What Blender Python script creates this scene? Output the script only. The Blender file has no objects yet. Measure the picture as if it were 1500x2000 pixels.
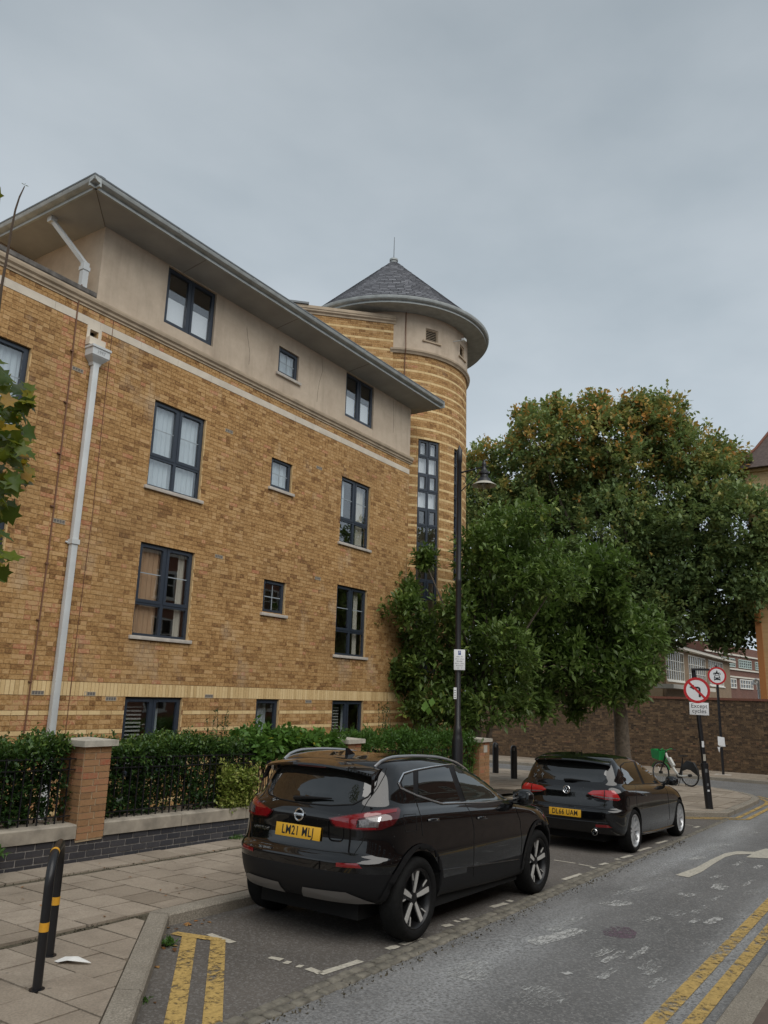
import bpy, bmesh, math, random
import numpy as np
from mathutils import Vector, Matrix
from mathutils.bvhtree import BVHTree

# ---------------------------------------------------------------- camera, sky, sun, exposure
scene = bpy.context.scene
col = scene.collection
rnd = random.Random(11)
rng = np.random.default_rng(5)
PI = math.pi
CAM_H = 1.93          # eye height above the carriageway at the camera
SLOPE = 0.0268        # the street falls away from the camera
FPX = 1530.4          # focal length in pixels of the 1500 x 2000 photograph
PITCH, ROLL, YAW = math.radians(13.12), math.radians(1.684), math.radians(33.71)
_F = Vector((math.cos(PITCH)*math.cos(YAW), math.cos(PITCH)*math.sin(YAW), math.sin(PITCH)))
_R0 = _F.cross(Vector((0, 0, 1))).normalized()
_U0 = _R0.cross(_F)
_R = _R0*math.cos(ROLL) + _U0*math.sin(ROLL)
_U = _R.cross(_F)
CAM = Vector((0, 0, CAM_H))
cam_data = bpy.data.cameras.new("camera")
cam = bpy.data.objects.new("camera", cam_data)
col.objects.link(cam)
m3 = Matrix((_R, _U, -_F)).transposed()
cam.matrix_world = Matrix.Translation(CAM) @ m3.to_4x4()
cam_data.sensor_fit = 'VERTICAL'
cam_data.sensor_height = 36.0
cam_data.sensor_width = 27.0
cam_data.lens = FPX/2000.0*36.0
cam_data.clip_start = 0.05
cam_data.clip_end = 2000.0
scene.camera = cam

SUN_EL, SUN_AZ = math.radians(50), math.radians(-118)     # azimuth from +x towards +y
world = bpy.data.worlds.new("World")
scene.world = world
world.use_nodes = True
wn, wl = world.node_tree.nodes, world.node_tree.links
wn.clear()
w_out = wn.new('ShaderNodeOutputWorld')
w_bg = wn.new('ShaderNodeBackground')
w_sky = wn.new('ShaderNodeTexSky')
w_sky.sky_type = 'NISHITA'
w_sky.sun_disc = False
w_sky.sun_elevation = SUN_EL
w_sky.sun_rotation = math.radians(90) - SUN_AZ
w_sky.air_density = 1.0
w_sky.dust_density = 4.0
w_sky.ozone_density = 1.0
# overcast: an even sheet of cloud covers nearly all of the blue
w_tc = wn.new('ShaderNodeTexCoord')
w_map = wn.new('ShaderNodeMapping')
w_map.inputs['Scale'].default_value = (1.0, 1.6, 3.2)
w_map.inputs['Rotation'].default_value = (0.2, 0.1, 0.6)
w_noise = wn.new('ShaderNodeTexNoise')
w_noise.inputs['Scale'].default_value = 1.7
w_noise.inputs['Detail'].default_value = 5.0
w_noise.inputs['Roughness'].default_value = 0.5
w_ramp = wn.new('ShaderNodeValToRGB')
w_ramp.color_ramp.elements[0].position = 0.30
w_ramp.color_ramp.elements[0].color = (3.90, 4.50, 4.98, 1)
w_ramp.color_ramp.elements[1].position = 0.70
w_ramp.color_ramp.elements[1].color = (5.35, 5.9, 6.35, 1)
# cloud sheet is brighter towards the horizon, where it is seen edge-on through thin cloud
w_sep = wn.new('ShaderNodeSeparateXYZ')
w_elev = wn.new('ShaderNodeMapRange')
w_elev.inputs['From Min'].default_value = 0.0
w_elev.inputs['From Max'].default_value = 0.85
w_elev.inputs['To Min'].default_value = 1.50
w_elev.inputs['To Max'].default_value = 0.78
w_mul = wn.new('ShaderNodeMix'); w_mul.data_type = 'RGBA'; w_mul.blend_type = 'MULTIPLY'
w_mul.inputs['Factor'].default_value = 1.0
w_mix = wn.new('ShaderNodeMix'); w_mix.data_type = 'RGBA'
w_mix.inputs['Factor'].default_value = 0.93
wl.new(w_tc.outputs['Generated'], w_map.inputs['Vector'])
wl.new(w_map.outputs['Vector'], w_noise.inputs['Vector'])
wl.new(w_noise.outputs['Fac'], w_ramp.inputs['Fac'])
wl.new(w_tc.outputs['Generated'], w_sep.inputs['Vector'])
wl.new(w_sep.outputs['Z'], w_elev.inputs['Value'])
wl.new(w_ramp.outputs['Color'], w_mul.inputs[6])
wl.new(w_elev.outputs['Result'], w_mul.inputs[7])
wl.new(w_sky.outputs['Color'], w_mix.inputs[6])
wl.new(w_mul.outputs[2], w_mix.inputs[7])
wl.new(w_mix.outputs[2], w_bg.inputs['Color'])
w_bg.inputs['Strength'].default_value = 0.064
wl.new(w_bg.outputs['Background'], w_out.inputs['Surface'])

sun_data = bpy.data.lights.new("sun", 'SUN')
sun_data.energy = 1.5
sun_data.angle = math.radians(62)
sun_data.color = (1.0, 0.965, 0.91)
sun = bpy.data.objects.new("sun", sun_data)
col.objects.link(sun)
_sd = Vector((math.cos(SUN_EL)*math.cos(SUN_AZ), math.cos(SUN_EL)*math.sin(SUN_AZ), math.sin(SUN_EL)))
sun.rotation_euler = _sd.to_track_quat('Z', 'Y').to_euler()
sun.location = _sd*60

scene.view_settings.view_transform = 'Standard'
scene.view_settings.look = 'None'
scene.view_settings.gamma = 1.0
scene.view_settings.use_curve_mapping = False
scene.view_settings.exposure = 0.66
scene.cycles.max_bounces = 8
scene.cycles.transparent_max_bounces = 12

# ---------------------------------------------------------------- geometry helpers
def gz(x):
    return -SLOPE*min(x, 60.0)
def W(x, y, h=0.0):
    return Vector((x, y, gz(x)+h))
def ray(u, v):
    return (_F + _R*((u-750.0)/FPX) + _U*((1000.0-v)/FPX))
def px_ground(u, v, off=0.0):
    d = ray(u, v); t = (off-CAM_H)/(d.z+SLOPE*d.x)
    return CAM + d*t
def px_y(u, v, Y):
    d = ray(u, v); return CAM + d*(Y/d.y)
def px_x(u, v, X):
    d = ray(u, v); return CAM + d*(X/d.x)
def px_d(u, v, dist):
    d = ray(u, v); return CAM + d*(dist/math.hypot(d.x, d.y))
def to_px(p):
    q = Vector(p)-CAM; z = q.dot(_F)
    return 750+FPX*q.dot(_R)/z, 1000-FPX*q.dot(_U)/z, z

class MB:
    """collects polygons, builds ONE mesh object"""
    def __init__(s): s.v = []; s.f = []; s.t = []
    def add(s, vs, fs, tone=0.5):
        n = len(s.v); s.v += [tuple(p) for p in vs]
        for f in fs: s.f.append([i+n for i in f]); s.t.append(tone)
        return s
    def quad(s, a, b, c, d, tone=0.5): return s.add([a, b, c, d], [(0, 1, 2, 3)], tone)
    def box(s, lo, hi, tone=0.5, M=None):
        (x0, y0, z0), (x1, y1, z1) = lo, hi
        vs = [(x0,y0,z0),(x1,y0,z0),(x1,y1,z0),(x0,y1,z0),(x0,y0,z1),(x1,y0,z1),(x1,y1,z1),(x0,y1,z1)]
        if M is not None: vs = [M @ Vector(p) for p in vs]
        return s.add(vs, [(0,3,2,1),(4,5,6,7),(0,1,5,4),(1,2,6,5),(2,3,7,6),(3,0,4,7)], tone)
    def prism(s, poly, h0, h1, fn=None, tone=0.5):
        """poly: (a,b) list ccw, extruded along the third axis; fn maps (a,b,h) to a point"""
        fn = fn or (lambda a, b, h: (a, b, h)); n = len(poly)
        vs = [fn(a, b, h0) for a, b in poly]+[fn(a, b, h1) for a, b in poly]
        fs = [tuple(range(n-1, -1, -1)), tuple(range(n, 2*n))]
        fs += [(i, (i+1) % n, (i+1) % n+n, i+n) for i in range(n)]
        return s.add(vs, fs, tone)
    def tube(s, pts, rad, n=8, cap=True, tone=0.5):
        pts = [Vector(p) for p in pts]
        rads = rad if isinstance(rad, (list, tuple)) else [rad]*len(pts)
        vs = []; fs = []; prev = None
        for i, p in enumerate(pts):
            d = (pts[min(i+1, len(pts)-1)]-pts[max(i-1, 0)]).normalized()
            if prev is None:
                a = d.orthogonal().normalized()
            else:
                a = (prev-d*prev.dot(d))
                a = a.normalized() if a.length > 1e-6 else d.orthogonal().normalized()
            prev = a; b = d.cross(a)
            for k in range(n):
                an = 2*PI*k/n
                vs.append(p+(a*math.cos(an)+b*math.sin(an))*rads[i])
        for i in range(len(pts)-1):
            for k in range(n):
                fs.append((i*n+k, i*n+(k+1) % n, (i+1)*n+(k+1) % n, (i+1)*n+k))
        if cap:
            fs.append(tuple(range(n-1, -1, -1))); fs.append(tuple(range((len(pts)-1)*n, len(pts)*n)))
        return s.add(vs, fs, tone)
    def lathe(s, prof, n=24, M=None, closed=False, tone=0.5):
        """prof: (r,z) list; around local z"""
        vs = []; fs = []
        for r, z in prof:
            for k in range(n):
                an = 2*PI*k/n; vs.append(Vector((r*math.cos(an), r*math.sin(an), z)))
        m = len(prof)
        for i in range(m if closed else m-1):
            j = (i+1) % m
            for k in range(n):
                fs.append((i*n+k, i*n+(k+1) % n, j*n+(k+1) % n, j*n+k))
        if not closed:
            if prof[0][0] > 1e-5: fs.append(tuple(range(n-1, -1, -1)))
            if prof[-1][0] > 1e-5: fs.append(tuple(range((m-1)*n, m*n)))
        if M is not None: vs = [M @ p for p in vs]
        return s.add(vs, fs, tone)
    def mesh(s, name, smooth=False, sharp=40, tones=False):
        me = bpy.data.meshes.new(name)
        me.from_pydata(s.v, [], s.f)
        if smooth:
            me.polygons.foreach_set('use_smooth', [True]*len(me.polygons))
            me.set_sharp_from_angle(angle=math.radians(sharp))
        if tones:
            at = me.attributes.new('tone', 'FLOAT', 'FACE'); at.data.foreach_set('value', s.t)
        me.update()
        return me
    def build(s, name, mat, parent=None, smooth=False, sharp=40, tones=False, bevel=0.0):
        me = s.mesh(name, smooth, sharp, tones)
        if bevel > 0:
            bm = bmesh.new(); bm.from_mesh(me)
            bmesh.ops.remove_doubles(bm, verts=bm.verts, dist=1e-5)
            es = [e for e in bm.edges if len(e.link_faces) == 2 and e.calc_face_angle(0) > 0.6]
            bmesh.ops.bevel(bm, geom=es, offset=bevel, segments=2, profile=0.6, affect='EDGES')
            bm.to_mesh(me); bm.free()
            me.polygons.foreach_set('use_smooth', [True]*len(me.polygons))
            me.set_sharp_from_angle(angle=math.radians(50))
        return obj(name, me, mat, parent)

def obj(name, me, mat=None, parent=None):
    o = bpy.data.objects.new(name, me)
    if mat is not None and me is not None and len(me.materials) == 0:
        me.materials.append(mat)
    o.parent = parent
    col.objects.link(o)
    return o
def empty(name, loc=(0, 0, 0), rot=None, parent=None):
    o = bpy.data.objects.new(name, None)
    o.empty_display_size = 0.2
    o.location = loc
    if rot is not None: o.rotation_euler = rot
    o.parent = parent
    col.objects.link(o)
    return o
def tag(o, label, cat, group=None):
    o['label'] = label; o['category'] = cat
    if group: o['group'] = group
    return o
def struct(o, kind='structure'):
    o['kind'] = kind; return o
def part_label(o, label):
    o['label'] = label; return o

def clip_poly(poly, a, b):
    """keep the part of a convex 2D polygon on the left of the line a->b"""
    out = []; n = len(poly)
    def side(p): return (b[0]-a[0])*(p[1]-a[1])-(b[1]-a[1])*(p[0]-a[0])
    for i in range(n):
        p, q = poly[i], poly[(i+1) % n]; sp, sq = side(p), side(q)
        if sp >= 0: out.append(p)
        if (sp >= 0) != (sq >= 0):
            t = sp/(sp-sq); out.append((p[0]+(q[0]-p[0])*t, p[1]+(q[1]-p[1])*t))
    return out
def area2(poly):
    return 0.5*sum(poly[i][0]*poly[(i+1) % len(poly)][1]-poly[(i+1) % len(poly)][0]*poly[i][1] for i in range(len(poly)))

# ---------------------------------------------------------------- materials
class NT:
    def __init__(s, name):
        s.m = bpy.data.materials.new(name); s.m.use_nodes = True
        s.n, s.l = s.m.node_tree.nodes, s.m.node_tree.links
        s.b = s.n['Principled BSDF']; s.out = s.n['Material Output']
        s._pos = None
    def pos(s):
        if s._pos is None: s._pos = s.n.new('ShaderNodeNewGeometry').outputs['Position']
        return s._pos
    def objc(s): return s.n.new('ShaderNodeTexCoord').outputs['Object']
    def noise(s, scale, detail=3, rough=0.55, vec=None, stretch=None):
        v = vec or s.pos()
        if stretch:
            mp = s.n.new('ShaderNodeMapping'); mp.inputs['Scale'].default_value = stretch
            s.l.new(v, mp.inputs['Vector']); v = mp.outputs['Vector']
        t = s.n.new('ShaderNodeTexNoise')
        t.inputs['Scale'].default_value = scale; t.inputs['Detail'].default_value = detail
        t.inputs['Roughness'].default_value = rough
        s.l.new(v, t.inputs['Vector']); return t.outputs['Fac']
    def ramp(s, fac, stops):
        r = s.n.new('ShaderNodeValToRGB'); e = r.color_ramp.elements
        while len(e) < len(stops): e.new(0.5)
        for i, (p, c) in enumerate(stops):
            e[i].position = p; e[i].color = (c[0], c[1], c[2], 1) if not isinstance(c, float) else (c, c, c, 1)
        s.l.new(fac, r.inputs['Fac']); return r.outputs['Color']
    def mix(s, fac, a, b, mode='MIX'):
        x = s.n.new('ShaderNodeMix'); x.data_type = 'RGBA'; x.blend_type = mode
        for sock, val in ((x.inputs['Factor'], fac), (x.inputs[6], a), (x.inputs[7], b)):
            if hasattr(val, 'is_linked'): s.l.new(val, sock)
            elif isinstance(val, (int, float)): sock.default_value = val
            else: sock.default_value = (val[0], val[1], val[2], 1)
        return x.outputs[2]
    def math(s, op, a, b=0.0):
        x = s.n.new('ShaderNodeMath'); x.operation = op
        for sock, val in ((x.inputs[0], a), (x.inputs[1], b)):
            if hasattr(val, 'is_linked'): s.l.new(val, sock)
            else: sock.default_value = val
        return x.outputs[0]
    def attr(s, name):
        a = s.n.new('ShaderNodeAttribute'); a.attribute_name = name; return a.outputs['Fac']
    def base(s, c):
        i = s.b.inputs['Base Color']
        if hasattr(c, 'is_linked'): s.l.new(c, i)
        else: i.default_value = (c[0], c[1], c[2], 1)
        return s
    def rough(s, r):
        i = s.b.inputs['Roughness']
        if hasattr(r, 'is_linked'): s.l.new(r, i)
        else: i.default_value = r
        return s
    def bump(s, h, strength=0.3, dist=0.01):
        b = s.n.new('ShaderNodeBump'); b.inputs['Strength'].default_value = strength
        b.inputs['Distance'].default_value = dist
        s.l.new(h, b.inputs['Height']); s.l.new(b.outputs['Normal'], s.b.inputs['Normal']); return s
    def set(s, **k):
        for n, v in k.items(): s.b.inputs[n.replace('_', ' ')].default_value = v
        return s

def simple(name, c, rough=0.6, metal=0.0, var=0.0, scale=6.0, bump=0.0, bscale=60.0, coat=0.0):
    t = NT(name)
    if var > 0:
        n = t.noise(scale, 4)
        t.base(t.ramp(n, [(0.3, [x*(1-var) for x in c]), (0.7, [min(1, x*(1+var)) for x in c])]))
    else: t.base(c)
    t.rough(rough).set(Metallic=metal)
    if coat: t.b.inputs['Coat Weight'].default_value = coat; t.b.inputs['Coat Roughness'].default_value = 0.03
    if bump > 0: t.bump(t.noise(bscale, 3), bump, 0.01)
    return t.m

M = {}
def brick_material(name, stops, stain=0.25, pale=0.0):
    t = NT(name)
    tone = t.attr('tone')
    n = t.noise(30, 5, 0.72)
    # each brick has its own tone, each face is blotchy
    f = t.math('ADD', tone, t.math('MULTIPLY', t.math('SUBTRACT', t.ramp(n, [(0.34, 0.0), (0.66, 1.0)]), 0.5), 0.40))
    c = t.ramp(f, stops)
    big = t.noise(0.55, 4, 0.6)
    c = t.mix(t.math('MULTIPLY', t.ramp(big, [(0.45, 0.0), (0.75, 1.0)]), stain), c, (0.12, 0.075, 0.04))
    if pale > 0:
        p = t.noise(0.9, 5, 0.62, stretch=(1, 1, 0.7))
        c = t.mix(t.math('MULTIPLY', t.ramp(p, [(0.58, 0.0), (0.72, 1.0)]), pale), c, (0.55, 0.47, 0.36))
    t.base(c).rough(0.9).bump(t.noise(90, 3), 0.5, 0.004)
    return t.m
M['brick'] = brick_material('yellow_stock_brick', [(0.0, (0.095, 0.042, 0.017)), (0.26, (0.20, 0.096, 0.032)), (0.42, (0.325, 0.176, 0.062)),
            (0.58, (0.435, 0.250, 0.095)), (0.80, (0.54, 0.35, 0.165)), (0.93, (0.47, 0.235, 0.115)), (1.0, (0.42, 0.175, 0.085))], 0.25, 0.38)
M['brick_cream'] = brick_material('cream_brick', [(0.0, (0.50, 0.34, 0.155)), (0.5, (0.66, 0.475, 0.235)), (1.0, (0.74, 0.56, 0.30))], 0.12)
M['brick_blue'] = brick_material('engineering_brick', [(0.0, (0.020, 0.021, 0.027)), (0.5, (0.032, 0.033, 0.041)), (1.0, (0.055, 0.053, 0.058))], 0.1)
M['brick_pier'] = brick_material('pier_brick', [(0.0, (0.15, 0.085, 0.045)), (0.35, (0.27, 0.145, 0.065)), (0.6, (0.34, 0.19, 0.09)), (0.85, (0.33, 0.15, 0.08)), (1.0, (0.34, 0.11, 0.055))], 0.2)
M['brick_old'] = brick_material('old_dark_brick', [(0.0, (0.040, 0.026, 0.016)), (0.3, (0.080, 0.050, 0.028)), (0.6, (0.130, 0.082, 0.044)), (0.85, (0.20, 0.13, 0.070)), (1.0, (0.17, 0.085, 0.048))], 0.45)
M['brick_red'] = brick_material('red_brick', [(0.0, (0.16, 0.062, 0.040)), (0.5, (0.25, 0.095, 0.060)), (1.0, (0.33, 0.14, 0.085))], 0.2)
M['brick_orange'] = brick_material('orange_brick', [(0.0, (0.42, 0.17, 0.055)), (0.5, (0.56, 0.27, 0.09)), (1.0, (0.64, 0.36, 0.15))], 0.15)
M['stone_block'] = brick_material('buff_stone_block', [(0.0, (0.46, 0.31, 0.15)), (0.5, (0.56, 0.40, 0.21)), (1.0, (0.62, 0.46, 0.26))], 0.15)
def mortar(name, c):
    t = NT(name); n = t.noise(20, 3)
    t.base(t.ramp(n, [(0.3, [x*0.8 for x in c]), (0.7, [x*1.1 for x in c])])).rough(0.95).bump(t.noise(160, 2), 0.4, 0.003); return t.m
M['mortar'] = mortar('tan_mortar', (0.58, 0.40, 0.20))
M['mortar_dark'] = mortar('brown_mortar', (0.24, 0.12, 0.055))
M['mortar_grey'] = mortar('grey_mortar', (0.34, 0.32, 0.30))
M['mortar_old'] = mortar('old_mortar', (0.20, 0.165, 0.135))
M['mortar_pier'] = mortar('pier_mortar', (0.40, 0.31, 0.20))

def render_mat():
    t = NT('buff_render')
    n = t.noise(2.2, 6, 0.65); s = t.noise(1.4, 5, 0.6, stretch=(2.0, 2.0, 0.35))
    c = t.ramp(n, [(0.3, (0.455, 0.365, 0.275)), (0.7, (0.575, 0.475, 0.365))])
    c = t.mix(t.math('MULTIPLY', t.ramp(s, [(0.5, 0.0), (0.7, 1.0)]), 0.35), c, (0.27, 0.215, 0.16))
    t.base(c).rough(0.92).bump(t.noise(120, 4), 0.35, 0.004); return t.m
M['render'] = render_mat()
M['stone_band'] = simple('pale_stone', (0.60, 0.535, 0.44), 0.85, var=0.12, scale=3, bump=0.2)
M['stone_cornice'] = simple('brown_stone', (0.42, 0.335, 0.24), 0.85, var=0.2, scale=3, bump=0.2)
M['stone_sill'] = simple('sill_stone', (0.46, 0.42, 0.37), 0.85, var=0.15, scale=9, bump=0.2)
M['sooty'] = simple('sooty_stone', (0.115, 0.105, 0.095), 0.9, var=0.5, scale=7, bump=0.3)
M['soffit'] = simple('grey_soffit', (0.33, 0.335, 0.335), 0.8, var=0.12, scale=1.5)
M['gutter'] = simple('pale_grey_gutter', (0.36, 0.385, 0.38), 0.55, var=0.18, scale=5)
M['gutter_dark'] = simple('dark_gutter_lip', (0.13, 0.145, 0.155), 0.5, var=0.2)
M['downpipe'] = simple('pale_grey_downpipe', (0.55, 0.57, 0.57), 0.45, var=0.07, scale=3)
M['cable'] = simple('brown_cable', (0.16, 0.075, 0.04), 0.7)
M['frame'] = simple('anthracite_frame', (0.027, 0.036, 0.052), 0.38)
M['seal'] = simple('black_seal', (0.008, 0.008, 0.009), 0.6)
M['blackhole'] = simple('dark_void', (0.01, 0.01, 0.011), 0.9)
M['white_frame'] = simple('white_paint_frame', (0.72, 0.70, 0.64), 0.5)
M['room'] = simple('room_wall', (0.28, 0.22, 0.17), 0.9)
M['slate'] = None
def slate():
    t = NT('grey_slate'); tone = t.attr('tone')
    c = t.ramp(tone, [(0.0, (0.068, 0.070, 0.080)), (0.5, (0.135, 0.138, 0.155)), (1.0, (0.225, 0.228, 0.25))])
    c = t.mix(0.35, c, t.ramp(t.noise(30, 4), [(0.3, (0.066, 0.067, 0.074)), (0.7, (0.155, 0.156, 0.17))]))
    t.base(c).rough(0.6).bump(t.noise(70, 3), 0.3, 0.004); return t.m
M['slate'] = slate()
def glass(name, tint=(0.75, 0.80, 0.82), ior=1.75):
    t = NT(name); n = t.n
    tr = n.new('ShaderNodeBsdfTransparent'); tr.inputs['Color'].default_value = (*tint, 1)
    gl = n.new('ShaderNodeBsdfGlossy'); gl.inputs['Roughness'].default_value = 0.015
    gl.inputs['Color'].default_value = (0.95, 0.97, 1.0, 1)
    # reflectance by angle, the same from either side of the pane
    gm = n.new('ShaderNodeNewGeometry'); dt = n.new('ShaderNodeVectorMath'); dt.operation = 'DOT_PRODUCT'
    t.l.new(gm.outputs['Incoming'], dt.inputs[0]); t.l.new(gm.outputs['Normal'], dt.inputs[1])
    f0 = ((ior-1)/(ior+1))**2
    sch = t.math('ADD', f0, t.math('MULTIPLY', t.math('POWER', t.math('SUBTRACT', 1.0, t.math('ABSOLUTE', dt.outputs['Value'])), 5.0), 1-f0))
    b = n.new('ShaderNodeBump'); b.inputs['Strength'].default_value = 0.05; b.inputs['Distance'].default_value = 0.02
    t.l.new(t.noise(1.6, 2), b.inputs['Height'])
    t.l.new(b.outputs['Normal'], gl.inputs['Normal'])
    mx = n.new('ShaderNodeMixShader')
    t.l.new(sch, mx.inputs['Fac']); t.l.new(tr.outputs[0], mx.inputs[1]); t.l.new(gl.outputs[0], mx.inputs[2])
    t.l.new(mx.outputs[0], t.out.inputs['Surface']); return t.m
M['glass'] = glass('window_glass', (0.98, 0.99, 0.99), ior=2.05)
M['glass_lamp'] = glass('lantern_glass', (0.80, 0.80, 0.72), 1.5)
def fabric(name, c, rib=60):
    t = NT(name); w = t.noise(2.0, 2, stretch=(rib, rib, 0.3))
    t.base(t.ramp(w, [(0.35, [x*0.72 for x in c]), (0.65, c)])).rough(0.9); return t.m
M['curtain'] = simple('sky_tinted_net_curtain', (0.50, 0.56, 0.59), 0.9)  # bluish tint paints the panes' sky reflection into the cloth
M['curtain_pale'] = simple('cream_curtain', (0.50, 0.47, 0.40), 0.9)
M['blind'] = simple('white_blind', (0.82, 0.84, 0.86), 0.8)
M['curtain_tan'] = simple('tan_curtain', (0.46, 0.30, 0.18), 0.9)
M['black_iron'] = simple('black_iron_paint', (0.012, 0.012, 0.014), 0.38, bump=0.05)
M['concrete'] = simple('weathered_coping', (0.30, 0.265, 0.215), 0.9, var=0.3, scale=5, bump=0.4, bscale=90)
M['cap_stone'] = simple('pier_cap_stone', (0.40, 0.375, 0.32), 0.9, var=0.2, scale=8, bump=0.35, bscale=90)
M['yellow_tape'] = simple('yellow_reflective_band', (0.72, 0.36, 0.03), 0.5)
M['white_paper'] = simple('white_paper', (0.78, 0.77, 0.74), 0.7)
M['bark'] = simple('grey_brown_bark', (0.13, 0.105, 0.080), 0.9, var=0.35, scale=12, bump=0.7, bscale=35)
M['twig'] = simple('brown_twig', (0.075, 0.052, 0.036), 0.85)
def leafmat(name, stops, gloss=0.45, trans=0.25, tcol=(0.15, 0.28, 0.04)):
    t = NT(name)
    c = t.ramp(t.attr('tone'), stops)
    t.base(c).rough(gloss)
    t.b.inputs['Specular IOR Level'].default_value = 0.35
    tr = t.n.new('ShaderNodeBsdfTranslucent'); t.l.new(t.mix(0.5, c, tcol), tr.inputs['Color'])
    mx = t.n.new('ShaderNodeMixShader'); mx.inputs['Fac'].default_value = trans+0.08
    t.l.new(t.b.outputs[0], mx.inputs[1]); t.l.new(tr.outputs[0], mx.inputs[2])
    t.l.new(mx.outputs[0], t.out.inputs['Surface']); return t.m
# ---------------------------------------------------------------- ground, road, pavements
def asphalt(name, c1, c2, speck, pale=0.0):
    t = NT(name)
    big = t.noise(0.8, 5, 0.6)
    c = t.ramp(big, [(0.3, c1), (0.7, c2)])
    v = t.n.new('ShaderNodeTexVoronoi'); v.inputs['Scale'].default_value = 62
    t.l.new(t.pos(), v.inputs['Vector'])
    sp = t.ramp(v.outputs['Color'], [(0.55, 0.0), (0.95, 1.0)])
    c = t.mix(t.math('MULTIPLY', sp, speck), c, (0.30, 0.29, 0.275))
    n2 = t.noise(150, 3, 0.7)
    c = t.mix(0.6, c, t.ramp(n2, [(0.3, 0.25), (0.7, 0.75)]), 'OVERLAY')
    if pale > 0:
        # chalky wear along the wheel tracks
        p = t.noise(0.75, 6, 0.65, stretch=(0.35, 1.6, 1)); q = t.noise(40, 3, 0.7)
        yy = t.n.new('ShaderNodeSeparateXYZ'); t.l.new(t.pos(), yy.inputs[0]); yv = yy.outputs['Y']
        b1 = t.math('SUBTRACT', 1.0, t.math('MULTIPLY', t.math('ABSOLUTE', t.math('SUBTRACT', yv, 3.15)), 1.5))
        b2 = t.math('SUBTRACT', 1.0, t.math('MULTIPLY', t.math('ABSOLUTE', t.math('SUBTRACT', yv, 1.62)), 3.0))
        bb = t.math('MAXIMUM', t.math('MAXIMUM', b1, b2), 0.12)
        f = t.math('MULTIPLY', t.math('MULTIPLY', bb, t.ramp(p, [(0.34, 0.15), (0.60, 1.0)])), t.ramp(q, [(0.36, 0.0), (0.60, 1.0)]))
        c = t.mix(t.math('MULTIPLY', f, pale), c, (0.40, 0.405, 0.405))
    t.base(c).rough(t.math('ADD', 0.72, t.math('MULTIPLY', big, 0.2)))
    t.bump(t.math('ADD', n2, v.outputs['Distance']), 0.55, 0.006)
    return t.m
M['asphalt'] = asphalt('worn_grey_asphalt', (0.092, 0.090, 0.088), (0.152, 0.149, 0.145), 0.68, 1.0)
M['asphalt_bay'] = asphalt('brown_grey_asphalt', (0.080, 0.071, 0.062), (0.125, 0.110, 0.096), 0.45, 0.18)
M['earth'] = simple('bare_soil', (0.055, 0.040, 0.028), 0.95, var=0.4, scale=4, bump=0.5)
def slabmat():
    t = NT('concrete_paving_slab'); tone = t.attr('tone')
    c = t.ramp(tone, [(0.0, (0.235, 0.192, 0.146)), (0.5, (0.312, 0.259, 0.202)), (1.0, (0.375, 0.315, 0.25))])
    n = t.noise(2.6, 6, 0.65)
    c = t.mix(t.math('MULTIPLY', t.ramp(n, [(0.45, 0.0), (0.75, 1.0)]), 0.5), c, (0.15, 0.118, 0.088))
    c = t.mix(0.5, c, t.ramp(t.noise(60, 5, 0.78), [(0.3, 0.22), (0.7, 0.78)]), 'OVERLAY')
    gv = t.n.new('ShaderNodeTexVoronoi'); gv.inputs['Scale'].default_value = 4.5; t.l.new(t.pos(), gv.inputs['Vector'])
    c = t.mix(t.math('MULTIPLY', t.ramp(gv.outputs['Distance'], [(0.05, 1.0), (0.085, 0.0)]), 0.55), c, (0.09, 0.08, 0.07))   # trodden gum
    t.base(c).rough(0.88).bump(t.noise(120, 3), 0.4, 0.004); return t.m
M['slab'] = slabmat()
M['joint'] = simple('mossy_joint', (0.085, 0.072, 0.047), 0.95, var=0.4, scale=20, bump=0.4)
def granite():
    t = NT('granite_kerb'); n = t.noise(75, 4, 0.78); b = t.noise(3.0, 5, 0.6)
    c = t.ramp(n, [(0.3, (0.14, 0.122, 0.097)), (0.5, (0.27, 0.239, 0.193)), (0.70, (0.46, 0.415, 0.345))])
    c = t.mix(t.math('MULTIPLY', t.ramp(b, [(0.4, 0.0), (0.7, 1.0)]), 0.35), c, (0.12, 0.10, 0.075))
    t.base(c).rough(0.85).bump(t.noise(45, 4, 0.7), 0.6, 0.012); return t.m
M['granite'] = granite()
M['sett'] = simple('dark_sett', (0.17, 0.155, 0.125), 0.85, var=0.45, scale=9, bump=0.5, bscale=60)
def paint(name, c, wear, scale=14, edge=1.0, streak=None):
    t = NT(name); n = t.n
    w = t.noise(scale, 6, 0.78, stretch=streak)
    w2 = t.noise(2.2, 3, 0.5)
    k = t.math('ADD', t.math('MULTIPLY', w, 0.72), t.math('MULTIPLY', w2, 0.28))
    mask = t.ramp(k, [(max(0.0, wear-0.05), 0.0), (wear+0.06, edge)])
    t.base(t.ramp(t.noise(30, 4), [(0.3, [x*0.62 for x in c]), (0.7, c)])).rough(0.8)
    tr = n.new('ShaderNodeBsdfTransparent'); mx = n.new('ShaderNodeMixShader')
    t.l.new(mask, mx.inputs['Fac']); t.l.new(tr.outputs[0], mx.inputs[1]); t.l.new(t.b.outputs[0], mx.inputs[2])
    t.l.new(mx.outputs[0], t.out.inputs['Surface']); return t.m
M['paint_yellow'] = paint('yellow_road_paint', (0.57, 0.385, 0.125), 0.445, 16)
M['paint_white'] = paint('white_road_paint', (0.58, 0.54, 0.45), 0.36, 16)
M['paint_worn'] = paint('worn_white_road_paint', (0.58, 0.575, 0.55), 0.50, 26, 0.95, (0.45, 1.5, 1))
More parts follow.
